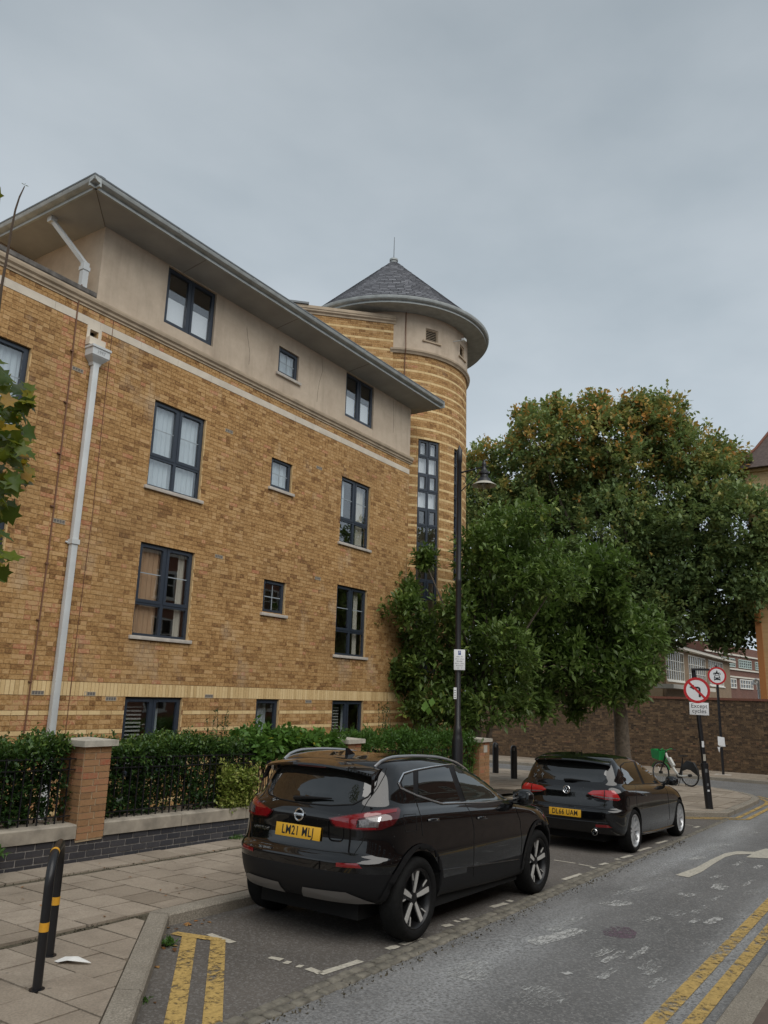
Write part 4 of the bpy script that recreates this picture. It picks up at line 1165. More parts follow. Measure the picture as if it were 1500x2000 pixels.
def body_grid(levels, rows_per=4):
    """levels: dict(zr,zf,xr,xf,w,a,nr,b,nf,arch) -> array rows x pts x 3 (half body, y>=0)"""
    L = []
    for lv in levels:
        zr, zf, xr, xf, w_, a, nr, b, nf, arch = lv
        pts = []; kb = 0.012; xm = (xr+a+xf-b)/2; hl = max(0.05, (xf-b-xr-a)/2)
        we = w_*(1-kb)
        for th_ in np.linspace(0, 1, 22)**1.25*(PI/2):
            pts.append((xr+a*(1-math.cos(th_)**(2/nr)), we*math.sin(th_)**(2/nr)))
        for s in np.linspace(0, 1, 26)[1:-1]:
            x = xr+a+(xf-b-xr-a)*s; pts.append((x, w_*(1-kb*((x-xm)/hl)**2)))
        for th_ in (1-np.linspace(1, 0, 20)**1.25*1.0)[::-1]*(PI/2) if False else np.linspace(1, 0, 20)**1.25*(PI/2):
            pts.append((xf-b*(1-math.cos(th_)**(2/nf)), we*math.sin(th_)**(2/nf)))
        P = []
        for x, y in pts:
            t = (x-xr)/max(1e-6, xf-xr); P.append((x, y, zr+(zf-zr)*t+arch*4*t*(1-t)))
        L.append(P)
    L = np.array(L); n = len(L); q = np.linspace(0, n-1, (n-1)*rows_per+1)
    return pchip(np.arange(n), L, q)

def body_mesh(G):
    R, C, _ = G.shape
    vs = []; fs = []
    full = np.concatenate([G, G[:, -2:0:-1]*np.array([1, -1, 1])], axis=1); N = full.shape[1]
    for r in range(R): vs += [tuple(p) for p in full[r]]
    for r in range(R-1):
        for c in range(N):
            d = (c+1) % N
            fs.append((r*N+c, r*N+d, (r+1)*N+d, (r+1)*N+c))
    fs.append(tuple(range(N))); fs.append(tuple(range(R*N-1, (R-1)*N-1, -1)))
    bm = bmesh.new(); V = [bm.verts.new(p) for p in vs]
    for f in fs:
        try: bm.faces.new([V[i] for i in f])
        except ValueError: pass
    bmesh.ops.remove_doubles(bm, verts=bm.verts, dist=1e-4)
    bmesh.ops.recalc_face_normals(bm, faces=bm.faces)
    return bm

def boolean_cut(me, cutters, keep):
    o = bpy.data.objects.new('tmp', me); col.objects.link(o); tmp = []
    for c in cutters:
        k = bpy.data.objects.new('cut', c); col.objects.link(k); tmp.append(k)
        md = o.modifiers.new('b', 'BOOLEAN'); md.object = k; md.operation = 'DIFFERENCE'; md.solver = 'EXACT'; md.material_mode = 'TRANSFER'
    bpy.context.view_layer.update()
    out = bpy.data.meshes.new_from_object(o.evaluated_get(bpy.context.evaluated_depsgraph_get()))
    for k in tmp+[o]: bpy.data.objects.remove(k)
    return out

def split_by_material(me, names, mats, parent, sharp=35):
    out = {}
    for i, (n, m) in enumerate(zip(names, mats)):
        bm = bmesh.new(); bm.from_mesh(me)
        bmesh.ops.delete(bm, geom=[f for f in bm.faces if f.material_index != i], context='FACES')
        if not bm.faces: bm.free(); continue
        for f in bm.faces: f.material_index = 0
        k = bpy.data.meshes.new(n); bm.to_mesh(k); bm.free()
        k.polygons.foreach_set('use_smooth', [True]*len(k.polygons)); k.set_sharp_from_angle(angle=math.radians(sharp))
        k.materials.clear()
        if n == 'wheel_well':      # four separate wells
            for sx in (0, 1):
                for sy in (-1, 1):
                    b2 = bmesh.new(); b2.from_mesh(k)
                    bmesh.ops.delete(b2, geom=[f for f in b2.faces if (f.calc_center_median().x > 1.3) != bool(sx) or (f.calc_center_median().y > 0) != (sy > 0)], context='FACES')
                    k2 = bpy.data.meshes.new(n); b2.to_mesh(k2); b2.free()
                    if len(k2.polygons): obj(n, k2, m, parent)
            continue
        out[n] = obj(n, k, m, parent)
    return out

class Car:
    def __init__(s, name, x, y, yaw, wb):
        s.root = empty(name, W(x, y, 0.006)); s.wb = wb
        s.root.rotation_euler = (0, math.atan(SLOPE), yaw)
        s.Mw = Matrix.Translation(W(x, y, 0.006)) @ s.root.rotation_euler.to_matrix().to_4x4(); s.Mi = s.Mw.inverted()
        s.camL = s.Mi @ CAM
    def set_body(s, me):
        bm = bmesh.new(); bm.from_mesh(me); s.bvh = BVHTree.FromBMesh(bm); bm.free()
    def hit(s, o, d):
        r = s.bvh.ray_cast(o, d)
        return r
    def px(s, u, v):
        d = (s.Mi.to_3x3() @ ray(u, v)).normalized(); return s.camL, d
    def patch(s, outline, mode, name, mat, off=0.003, parent=None, grid=0.05, mirror=False, both=False, thick=0.0):
        """drape a 2D outline over the body: mode 'side' (x,z), 'rear' (y,z), 'front' (y,z), 'top' (x,y) or 'px' (photo pixels)"""
        bm = bmesh.new(); f = bm.faces.new([bm.verts.new((a, b, 0)) for a, b in outline])
        bmesh.ops.triangulate(bm, faces=[f])
        us = [p[0] for p in outline]; vs_ = [p[1] for p in outline]
        gs = grid if mode != 'px' else 4.0
        for ax, vals in ((0, us), (1, vs_)):
            t = math.floor(min(vals)/gs)*gs+gs
            while t < max(vals):
                no = (1, 0, 0) if ax == 0 else (0, 1, 0); co = (t, 0, 0) if ax == 0 else (0, t, 0)
                bmesh.ops.bisect_plane(bm, geom=bm.verts[:]+bm.edges[:]+bm.faces[:], plane_co=co, plane_no=no, dist=1e-6); t += gs
        last = None; miss = []
        for v in bm.verts:
            a, b = v.co.x, v.co.y
            if mode == 'side': o, d = Vector((a, -3, b)), Vector((0, 1, 0))
            elif mode == 'rear': o, d = Vector((-4, a, b)), Vector((1, 0, 0))
            elif mode == 'front': o, d = Vector((8, a, b)), Vector((-1, 0, 0))
            elif mode == 'top': o, d = Vector((a, b, 4)), Vector((0, 0, -1))
            else: o, d = s.px(a, b)
            h = s.bvh.ray_cast(o, d)
            if h[0] is None:
                # the outline runs just past the silhouette: take the nearest point of the body
                best = None
                for k in range(60):
                    q = o+d*(3+0.15*k); n_ = s.bvh.find_nearest(q)
                    if n_[0] is not None and (best is None or n_[3] < best[3]): best = n_
                h = best
            n = h[1]
            if n.dot(d) > 0: n = -n
            v.co = h[0]+n*off
        bmesh.ops.recalc_face_normals(bm, faces=bm.faces)
        me = bpy.data.meshes.new(name); bm.to_mesh(me)
        # outward
        c = sum((v.co for v in bm.verts), Vector())/len(bm.verts); nn = sum((f.normal*f.calc_area() for f in bm.faces), Vector())
        bm.free()
        if nn.dot(c-Vector((s.wb/2, 0, 0.8))) < 0: me.flip_normals()
        me.polygons.foreach_set('use_smooth', [True]*len(me.polygons))
        out = []
        if not mirror: out.append(obj(name, me, M[mat], parent or s.root))
        if mirror or both:
            m2 = me.copy(); m2.transform(Matrix.Diagonal((1, -1, 1, 1))); m2.flip_normals(); out.append(obj(name, m2, M[mat], parent or s.root))
        return out
    def line(s, pts, mode, name, mat, r=0.006, off=0.0, parent=None, both=False, n=8, closed=False, dens=0.06):
        """thin bead along a curve on the body"""
        q = []
        P = pts+[pts[0]] if closed else pts
        for a, b in zip(P[:-1], P[1:]):
            k = max(1, int(math.hypot(b[0]-a[0], b[1]-a[1])/(dens if mode != 'px' else 5)))
            q += [(a[0]+(b[0]-a[0])*i/k, a[1]+(b[1]-a[1])*i/k) for i in range(k)]
        q.append(P[-1]); out3 = []
        for a, b in q:
            if mode == 'side': o, d = Vector((a, -3, b)), Vector((0, 1, 0))
            elif mode == 'rear': o, d = Vector((-4, a, b)), Vector((1, 0, 0))
            elif mode == 'top': o, d = Vector((a, b, 4)), Vector((0, 0, -1))
            else: o, d = s.px(a, b)
            h = s.bvh.ray_cast(o, d)
            if h[0] is None: continue
            nrm = h[1] if h[1].dot(d) < 0 else -h[1]
            out3.append(h[0]+nrm*off)
        if len(out3) < 2: return
        for sg in ((1, -1) if both else (1,)):
            mb = MB(); mb.tube([(p.x, p.y*sg, p.z) for p in out3], r, 6); mb.build(name, M[mat], parent or s.root, smooth=True, sharp=70)

def wheel(car, x, y, R_, width, rim, style, side):
    """side -1: right-hand wheel (outer face towards -y)"""
    w = empty('wheel', (x, y, R_), parent=car.root)
    Mx = Matrix.Rotation(PI/2*side*-1, 4, 'X') if False else Matrix(((1, 0, 0, 0), (0, 0, side, 0), (0, 1, 0, 0), (0, 0, 0, 1)))
    h = width/2
    mb = MB()
    mb.lathe([(rim-0.012, h*0.55), (rim, h*0.86), (rim+0.02, h*0.98), (rim+(R_-rim)*0.55, h*1.04), (R_-0.022, h*0.93), (R_-0.004, h*0.74), (R_, h*0.4), (R_, -h*0.4), (R_-0.004, -h*0.74), (R_-0.03, -h*0.95), (rim, -h*0.9), (rim-0.012, -h*0.5)], 56, Mx, closed=True)
    mb.build('tyre', M['tyre'], w, smooth=True, sharp=60)
    mb = MB(); mb.lathe([(rim+0.002, h*0.87), (rim-0.008, h*0.90), (rim-0.020, h*0.80), (rim-0.03, h*0.3), (rim-0.05, -h*0.7)], 56, Mx); mb.f = [f for f in mb.f if len(f) == 4]; mb.t = [0.5]*len(mb.f)
    mb.build('rim', M['alloy_silver' if style == 'gti' else 'alloy_dark'], w, smooth=True, sharp=50)
    mb = MB(); mb.lathe([(0.0, -0.01), (rim*0.72, -0.01), (rim*0.72, -0.03), (0.0, -0.03)], 40, Mx); mb.build('brake_disc', M['disc'], w, smooth=True)
    mb = MB(); mb.lathe([(0.0, -h*0.7), (rim-0.05, -h*0.7)], 32, Mx); mb.build('hub_back', M['car_well'], w)
    # spokes
    def plane(poly, z0, z1, ang, zt=None):
        n = len(poly); c, s_ = math.cos(ang), math.sin(ang)
        vs = [Mx @ Vector((r*c-t*s_, r*s_+t*c, z0)) for r, t in poly]+[Mx @ Vector((r*c-t*s_, r*s_+t*c, (zt(r) if zt else z1))) for r, t in poly]
        return vs, [tuple(range(n-1, -1, -1)), tuple(range(n, 2*n))]+[(i, (i+1) % n, (i+1) % n+n, i+n) for i in range(n)]
    ro = rim-0.012
    dish = lambda r: h*0.55+(h*0.22)*(r/ro)
    for k in range(5):
        a = 2*PI*k/5+0.32*(1 if side < 0 else -1)
        if style == 'blade':
            base = [(0.03, -0.030), (ro, -0.062), (ro, 0.085), (0.10, 0.030), (0.03, 0.030)]
            mb = MB(); mb.add(*plane(base, h*0.15, 0, a, lambda r: dish(r)-0.010)); mb.build('spoke', M['alloy_dark'], w)
            f1 = [(0.045, -0.016), (0.12, -0.034), (ro, -0.050), (ro, -0.004), (0.12, 0.006), (0.045, 0.010)]
            mb = MB(); mb.add(*plane(f1, h*0.3, 0, a, dish)); mb.build('spoke_face', M['alloy_face'], w)
            f2 = [(0.15, 0.030), (ro, 0.062), (ro, 0.076), (0.155, 0.042)]
            mb = MB(); mb.add(*plane(f2, h*0.3, 0, a, lambda r: dish(r)-0.002)); mb.build('spoke_face', M['alloy_face'], w)
            f3 = [(ro-0.010, -0.15), (ro, -0.13), (ro+.002, -0.062), (ro-0.012, -0.060)]
            mb = MB(); mb.add(*plane(f3, h*0.3, 0, a, lambda r: dish(r)-0.003)); mb.build('spoke_face', M['alloy_face'], w)
        else:
            for sg in (-1, 1):
                f1 = [(0.04, sg*0.008), (0.09, sg*0.012), (ro, sg*0.040), (ro, sg*0.078), (0.10, sg*0.046), (0.04, sg*0.034)]
                if sg < 0: f1 = f1[::-1]
                mb = MB(); mb.add(*plane(f1, h*0.2, 0, a, dish)); mb.build('spoke_face', M['alloy_silver'], w)
    mb = MB(); mb.lathe([(0.062, h*0.2), (0.060, h*0.52), (0.045, h*0.60), (0.0, h*0.61)], 24, Mx); mb.build('hub_cap', M['alloy_silver' if style == 'gti' else 'alloy_dark'], w, smooth=True)
    return w

def arch_ring(cx, cz, r0, r1, a0, a1, n=18):
    o = [(cx+r1*math.cos(math.radians(a0+(a1-a0)*i/n)), cz+r1*math.sin(math.radians(a0+(a1-a0)*i/n))) for i in range(n+1)]
    i_ = [(cx+r0*math.cos(math.radians(a1+(a0-a1)*i/n)), cz+r0*math.sin(math.radians(a1+(a0-a1)*i/n))) for i in range(n+1)]
    return o+i_

def make_body(car, levels, wheel_r, arch_r, arch_h, mat_of, names, mats, wells=0.52, rear_k=1.0):
    G = body_grid(levels); G[..., 0] = np.where(G[..., 0] < 0, G[..., 0]*rear_k, G[..., 0]); bm = body_mesh(G)
    for f in bm.faces:
        f.material_index = mat_of(f.calc_center_median(), f.normal)
    me = bpy.data.meshes.new('body'); bm.to_mesh(me); bm.free()
    for m in mats: me.materials.append(m)
    cut = []
    for x in (0.0, car.wb):
        for sg in (-1, 1):
            mb = MB(); Mx = Matrix(((1, 0, 0, x), (0, 0, sg, 0), (0, 1, 0, arch_h), (0, 0, 0, 1)))
            mb.lathe([(0.0, wells), (arch_r, wells), (arch_r, 1.3), (0.0, 1.3)], 40, Mx)
            c = mb.mesh('c'); bmc = bmesh.new(); bmc.from_mesh(c); bmesh.ops.remove_doubles(bmc, verts=bmc.verts, dist=1e-5); bmesh.ops.recalc_face_normals(bmc, faces=bmc.faces); bmc.to_mesh(c); bmc.free()
            c.materials.append(mats[-1]); cut.append(c)
    full = boolean_cut(me, cut, None)
    car.set_body(full)
    # material slots may be re-ordered by the boolean
    order = [m.name for m in full.materials]; want = [m.name for m in mats]
    for p in full.polygons:
        nm = order[p.material_index] if p.material_index < len(order) else want[0]
        p.material_index = want.index(nm)
    return split_by_material(full, names, mats, car.root)

def number_plate(car, x, z, txt, tilt=0.0, w_=0.52, h_=0.111, y=0.0):
    p = empty('number_plate', (x, y, z), rot=(0, tilt, 0), parent=car.root)
    mb = MB(); mb.box((-0.006, -w_/2, -h_/2), (0.004, w_/2, h_/2)); mb.build('plate', M['plate_yellow'], p, bevel=0.003)
    Mx = Matrix(((0, 0, -1, -0.0065), (-1, 0, 0, 0), (0, 1, 0, 0), (0, 0, 0, 1)))
    text_mesh(txt, 0.108, 'lettering', M['plate_black'], p, Mx, 0.001, sx=0.78, bold=0.0016)
    return p
def rear_frame(x, y, z, tilt=0.0):   # disc facing -x
    return Matrix.Translation((x, y, z)) @ Matrix.Rotation(tilt, 4, 'Y') @ Matrix(((0, 0, -1, 0), (-1, 0, 0, 0), (0, 1, 0, 0), (0, 0, 0, 1)))
def ring(r0, r1, th, n=32): return [(r0, 0), (r1, 0), (r1, th*0.7), ((r0+r1)/2, th), (r0, th*0.7)]

# ---- dark crossover ---------------------------------------------------------
Q = Car('crossover_car', 6.50, 4.735, math.radians(-1.0), 2.646)
tag(Q.root, 'glossy black crossover with silver roof rails, parked nearest with yellow plate LM21 MLJ', 'car')
QL = [  # zr, zf, xr, xf, w, a, nr, b, nf, arch
    (0.335, 0.22, -0.62, 3.30, 0.760, 0.80, 3.0, 0.9, 2.6, 0),
    (0.350, 0.24, -0.74, 3.42, 0.835, 0.80, 3.0, 0.9, 2.6, -0.02),
    (0.430, 0.33, -0.815, 3.50, 0.872, 0.78, 3.0, 0.9, 2.6, -0.02),
    (0.570, 0.50, -0.842, 3.54, 0.893, 0.75, 3.1, 0.9, 2.6, -0.01),
    (0.668, 0.62, -0.842, 3.545, 0.900, 0.72, 3.2, 0.9, 2.6, 0),
    (0.700, 0.66, -0.815, 3.54, 0.900, 0.70, 3.2, 0.9, 2.6, 0),
    (0.735, 0.70, -0.770, 3.52, 0.897, 0.68, 3.2, 0.9, 2.6, 0),
    (0.880, 0.80, -0.745, 3.46, 0.893, 0.66, 3.2, 1.0, 2.6, 0),
    (1.000, 0.88, -0.745, 3.34, 0.893, 0.62, 3.0, 1.1, 2.6, 0.0),
    (1.055, 0.935, -0.730, 3.10, 0.880, 0.62, 2.9, 1.1, 2.6, 0.005),
    (1.095, 0.985, -0.700, 2.75, 0.850, 0.60, 2.8, 0.9, 2.6, 0.01),
    (1.130, 1.035, -0.665, 2.36, 0.812, 0.60, 2.8, 0.6, 2.5, 0.01),
    (1.255, 1.185, -0.590, 2.03, 0.765, 0.60, 3.0, 0.55, 2.5, 0.01),
    (1.385, 1.345, -0.500, 1.63, 0.703, 0.58, 3.2, 0.5, 2.5, 0.012),
    (1.452, 1.430, -0.420, 1.32, 0.643, 0.55, 3.4, 0.5, 2.5, 0.02),
    (1.482, 1.470, -0.360, 1.10, 0.575, 0.55, 3.4, 0.5, 2.5, 0.028),
    (1.496, 1.492, -0.240, 0.90, 0.42, 0.5, 3.2, 0.5, 2.5, 0.035),
    (1.503, 1.500, -0.05, 0.70, 0.20, 0.3, 3.0, 0.3, 2.5, 0.036)]
def qmat(c, n):
    if n.z < -0.7: return 1
    if c.x < 0.35: return 1 if c.z < 0.60 else 0
    return 1 if c.z < 0.47 else 0
qb = make_body(Q, QL, 0.345, 0.392, 0.352, qmat, ['body_shell', 'lower_cladding', 'wheel_well'], [M['car_black'], M['car_plastic'], M['car_well']], rear_k=0.86)
for x in (0, 2.646):
    for sg in (-1, 1): wheel(Q, x, sg*0.782, 0.345, 0.215, 0.248, 'blade', sg)
for x in (0.0, 2.646):
    Q.patch(arch_ring(x, 0.352, 0.393, 0.452, 2 if x else -6, 186 if x else 176), 'side', 'arch_trim', 'car_plastic', 0.011, both=True, grid=0.06)
# side glass (daylight opening) and its bright surround
C2 = lambda u, v: (740+u/4.1667, 1450+v/4.1667)
DLO = [C2(*p) for p in [(158, 330), (195, 255), (285, 228), (430, 200), (575, 180), (690, 183), (770, 210), (860, 265), (945, 335), (1018, 405), (1035, 468), (860, 490), (700, 492), (515, 500), (440, 478), (300, 430), (175, 372)]]
Q.patch(DLO, 'px', 'window_surround', 'car_plastic', 0.002, both=True)
rw = [C2(*p) for p in [(318, 236), (430, 215), (562, 197), (660, 482), (520, 490), (445, 470), (318, 425)]]
qw = [C2(*p) for p in [(180, 330), (205, 270), (275, 245), (278, 408), (195, 372)]]
fw = [C2(*p) for p in [(605, 197), (690, 196), (765, 222), (855, 282), (940, 352), (1000, 415), (1012, 462), (860, 480), (705, 482)]]
Q.patch(rw, 'px', 'side_window', 'car_glass', 0.005, both=True); Q.patch(qw, 'px', 'quarter_window', 'car_glass', 0.005, both=True); Q.patch(fw, 'px', 'side_window', 'car_glass_clear', 0.005, both=True)
Q.line(DLO, 'px', 'window_trim', 'chrome', 0.0100, 0.004, both=True, closed=True)
# rear glass, spoiler, lamps
rg = [(-0.60, 1.20), (-0.50, 1.13), (-0.30, 1.105), (0, 1.098), (0.30, 1.105), (0.50, 1.13), (0.60, 1.20), (0.625, 1.29), (0.60, 1.40), (0.3, 1.43), (-0.3, 1.43), (-0.60, 1.40), (-0.625, 1.29)]
Q.patch(rg, 'rear', 'rear_window', 'car_glass', 0.004)
Q.line(rg, 'rear', 'rear_window_seal', 'car_plastic', 0.007, 0.001, closed=True)
mb = MB(); ny = 24; rowsv = []
for i in range(ny+1):
    y = -0.63+1.26*i/ny; q = abs(y)/0.63; dz = -0.055*q**2.2; dx = 0.10*q**2.5
    rowsv.append([(x_*.86, y_, z_-.024) for x_, y_, z_ in ((-0.02, y*0.93, 1.520+dz*0.8), (-0.30, y*0.97, 1.512+dz), (-0.50+dx*.6, y, 1.490+dz), (-0.60+dx, y, 1.470+dz), (-0.605+dx, y, 1.452+dz), (-0.54+dx, y, 1.430+dz), (-0.36, y*0.97, 1.405+dz))])
m_ = len(rowsv[0]); vs = [p for r in rowsv for p in r]; fs = []
for i in range(ny):
    for j in range(m_): fs.append((i*m_+j, (i+1)*m_+j, (i+1)*m_+(j+1) % m_, i*m_+(j+1) % m_))
fs += [tuple(range(m_-1, -1, -1)), tuple(range(ny*m_, ny*m_+m_))]
fs = [tuple(reversed(f)) for f in fs]
mb.add(vs, fs); spo = mb.build('roof_spoiler', M['car_black'], Q.root, smooth=True, sharp=45)
mb = MB(); mb.box((-0.516, -0.17, 1.414), (-0.476, 0.17, 1.436)); mb.build('brake_light', M['lens_dark'], spo, bevel=0.004)
for sg in (-1, 1):
    mb = MB(); vs = [(-0.43, sg*0.625, 1.385), (-0.39, sg*0.628, 1.395), (-0.43, sg*0.665, 1.27), (-0.47, sg*0.652, 1.26)]; mb.add(vs+[(x+.03, y*0.97, z) for x, y, z in vs], [(0, 1, 2, 3), (7, 6, 5, 4), (0, 4, 5, 1), (1, 5, 6, 2), (2, 6, 7, 3), (3, 7, 4, 0)]); mb.build('spoiler_fin', M['car_black'], Q.root, bevel=0.006)
C1 = lambda u, v: (470+u/4.6875, 1450+v/4.6875)
tl = [C1(*p) for p in [(806, 688), (900, 676), (1100, 648), (1300, 618), (1440, 598), (1462, 618), (1448, 690), (1395, 758), (1290, 800), (1160, 812), (1040, 802), (870, 775), (832, 738)]]
Q.patch(tl, 'px', 'tail_light', 'lens_dark', 0.006, both=True)
t2 = [C1(*p) for p in [(830, 694), (1000, 672), (1290, 630), (1430, 612), (1425, 640), (1290, 665), (1080, 700), (960, 722), (985, 765), (1060, 782), (1240, 785), (1235, 798), (1050, 795), (880, 765), (845, 735)]]
Q.patch(t2, 'px', 'tail_light_band', 'lens_red', 0.009, both=True)
t3 = [C1(*p) for p in [(978, 740), (1085, 715), (1290, 682), (1252, 778), (1120, 780), (1015, 768)]]
Q.patch(t3, 'px', 'reversing_lens', 'lens_clear', 0.008, both=True)
Q.patch([C1(*p) for p in [(1265, 690), (1285, 686), (1258, 778), (1238, 778)]], 'px', 'lamp_divider', 'chrome', 0.0105, both=True)
Q.patch([C1(*p) for p in [(1072, 722), (1086, 718), (1084, 776), (1070, 776)]], 'px', 'lamp_divider', 'car_plastic', 0.0105, both=True)
def surf_rear(car, y, z): 
    h = car.bvh.ray_cast(Vector((-4, y, z)), Vector((1, 0, 0))); return h[0], h[1]
hp, hn = surf_rear(Q, 0, 0.865)
number_plate(Q, hp.x-0.012, 0.865, 'LM21 MLJ', 0.10)
hp, hn = surf_rear(Q, 0, 1.01); tl_ = 0.12
bd = empty('badge', (hp.x-0.004, 0, 1.005), parent=Q.root)
mb = MB(); mb.lathe(ring(0.042, 0.056, 0.012), 32, rear_frame(0, 0, 0, tl_), closed=True); mb.build('badge_ring', M['chrome'], bd, smooth=True)
mb = MB(); mb.box((-0.058, -0.012, 0.002), (0.058, 0.012, 0.014), M=rear_frame(0, 0, 0, tl_)); mb.build('badge_bar', M['chrome'], bd, bevel=0.002)
mb = MB(); mb.lathe([(0.0, 0.003), (0.042, 0.003)], 24, rear_frame(0, 0, 0, tl_)); mb.build('badge_field', M['car_plastic'], bd)
text_mesh('NISSAN', 0.020, 'badge_lettering', M['plate_black'], bd, rear_frame(0, 0, 0, tl_) @ Matrix.Translation((0, 0, 0.0145)), 0.0005, sx=1.15)
hp, hn = surf_rear(Q, 0.46, 0.86)
text_mesh('QASHQAI', 0.044, 'model_lettering', M['chrome'], Q.root, rear_frame(hp.x-0.004, 0.47, 0.845, 0.1) @ Matrix.Rotation(-0.22, 4, 'Y'), 0.002, sx=1.25)
# tailgate shut lines, wiper
Q.line([(-0.70, 1.0), (-0.66, 0.86), (-0.60, 0.745), (-0.3, 0.738), (0, 0.736), (0.3, 0.738), (0.60, 0.745), (0.66, 0.86), (0.70, 1.0)], 'rear', 'shut_line', 'car_well', 0.0035, 0.0)
Q.line([C1(1105, 640), C1(1165, 535), C1(1250, 425), C1(1320, 300), C1(1335, 235)], 'px', 'shut_line', 'car_well', 0.004, 0, both=True)
Q.line([C2(285, 232), C2(285, 430), C2(310, 500), C2(345, 620), C2(355, 760)], 'px', 'shut_line', 'car_well', 0.004, 0, both=True)
Q.line([C2(700, 495), C2(750, 580), C2(775, 700), C2(775, 900), C2(770, 1085)], 'px', 'shut_line', 'car_well', 0.004, 0, both=True)
Q.line([C2(1035, 475), C2(1110, 520), C2(1150, 640), C2(1165, 800), C2(1150, 1010)], 'px', 'shut_line', 'car_well', 0.004, 0, both=True)
Q.line([C2(510, 1040), C2(770, 1005), C2(1140, 950)], 'px', 'sill_line', 'car_black', 0.007, 0, both=True)
Q.line([C2(200, 590), C2(300, 582), C2(310, 720), C2(215, 728), C2(200, 590)], 'px', 'fuel_flap_line', 'car_well', 0.003, 0)
h1, _ = surf_rear(Q, 0.02, 1.135); mb = MB(); mb.tube([h1+Vector((-.02, .10, .0)), h1+Vector((-.028, -.05, .015)), h1+Vector((0.0, -.32, .03))], [0.02, 0.016, 0.006], 6); mb.build('rear_wiper', M['car_plastic'], Q.root, smooth=True)
# reflectors and skid plates on the bumper
Q.patch([(-0.70, 0.645), (-0.48, 0.640), (-0.48, 0.672), (-0.66, 0.680)], 'rear', 'reflector', 'lens_red', 0.004, both=True)
Q.patch([(-0.10, 0.352), (-0.14, 0.435), (-0.56, 0.445), (-0.66, 0.405), (-0.74, 0.362), (-0.60, 0.352)], 'rear', 'skid_plate', 'skid', 0.010, both=True)
# handles, mirrors, rails, aerial
for u, v in ((440, 628), (835, 612)):
    h = Q.bvh.ray_cast(*Q.px(*C2(u, v)))
    for sg in (1, -1):
        p = h[0]
        mb = MB(); mb.tube([(p.x-0.09, p.y*sg, p.z), (p.x-0.06, (p.y-0.022)*sg, p.z+.002), (p.x+0.06, (p.y-0.024)*sg, p.z-.003), (p.x+0.10, p.y*sg, p.z-.008)], [0.012, 0.014, 0.014, 0.010], 8); mb.build('door_handle', M['car_black'], Q.root, smooth=True)
def mirror(car, x, y, z, s=1.0):
    for sg in (-1, 1):
        prof = []
        mb = MB(); N = 12
        secs = [(0.0, 0.02), (0.02, 0.085), (0.07, 0.105), (0.13, 0.09), (0.17, 0.04), (0.18, 0.01)]
        vs = []; 
        for dx, r in secs:
            for k in range(N):
                a = 2*PI*k/N; vs.append((x+dx*s, sg*(y+0.125*math.copysign(abs(math.cos(a))**0.7, math.cos(a))*r/0.105*s), z+0.85*r*math.copysign(abs(math.sin(a))**0.75, math.sin(a))*s))
        fs = [(i*N+k, i*N+(k+1) % N, (i+1)*N+(k+1) % N, (i+1)*N+k) for i in range(len(secs)-1) for k in range(N)]+[tuple(range(N-1, -1, -1)), tuple(range((len(secs)-1)*N, len(secs)*N))]
        if sg > 0: fs = [tuple(reversed(f)) for f in fs]
        mb.add(vs, fs); o = mb.build('door_mirror', M['car_black'], car.root, smooth=True, sharp=60)
        mb = MB(); mb.tube([(x+0.06, sg*(y-0.16), z-0.06), (x+0.07, sg*(y-0.02), z-0.05)], 0.022, 8); mb.build('mirror_stalk', M['car_plastic'], o)
        mb = MB(); mb.box((x+.012, sg*y-0.095*s, z-0.06*s), (x+.019, sg*y+0.095*s, z+0.06*s)); mb.build('mirror_glass', M['car_glass'], o, bevel=0.003)
mirror(Q, 1.98, 0.955, 1.085)
for sg in (-1, 1):
    pts = []
    for i in range(21):
        t = i/20; x = -0.28+1.78*t; y = 0.578-0.03*(2*t-1)**2
        hz_ = Q.bvh.ray_cast(Vector((x, y, 3)), Vector((0, 0, -1)))[0].z
        lift = 0.024*min(1, 6*t, 6*(1-t))**0.6+0.004; pts.append((x, sg*y, hz_+lift))
    mb = MB(); mb.tube(pts, 0.0145, 8); mb.build('roof_rail', M['alu'], Q.root, smooth=True)
mb = MB(); mb.add([(0.02, -0.022, 1.50), (0.16, -0.03, 1.50), (0.16, 0.03, 1.50), (0.02, 0.022, 1.50), (0.00, -0.004, 1.58), (0.00, 0.004, 1.58), (0.045, 0, 1.575)], [(0, 1, 6, 4), (1, 2, 6), (2, 3, 5, 6), (3, 0, 4, 5), (4, 6, 5)]); mb.build('aerial_fin', M['car_black'], Q.root, smooth=True, sharp=50)
# windscreen, front
Q.patch([(-0.55, 1.44), (0.55, 1.44), (0.72, 1.08), (0.4, 1.05), (-0.4, 1.05), (-0.72, 1.08)], 'front', 'windscreen', 'car_glass_clear', 0.003)
Q.patch([(0.40, 0.80), (0.80, 0.86), (0.82, 0.93), (0.42, 0.87)], 'front', 'headlight', 'lens_clear', 0.004, both=True)
Q.patch([(-0.36, 0.62), (0.36, 0.62), (0.42, 0.86), (-0.42, 0.86)], 'front', 'grille', 'car_plastic', 0.004)

mb = MB(); mb.box((-0.45, -0.56, 0.19), (3.15, 0.56, 0.36)); mb.box((0.42, -0.80, 0.20), (2.22, 0.80, 0.36)); mb.build('added_underbody', M['car_well'], Q.root)  # low dark box added so the shadow beneath the car goes deeper
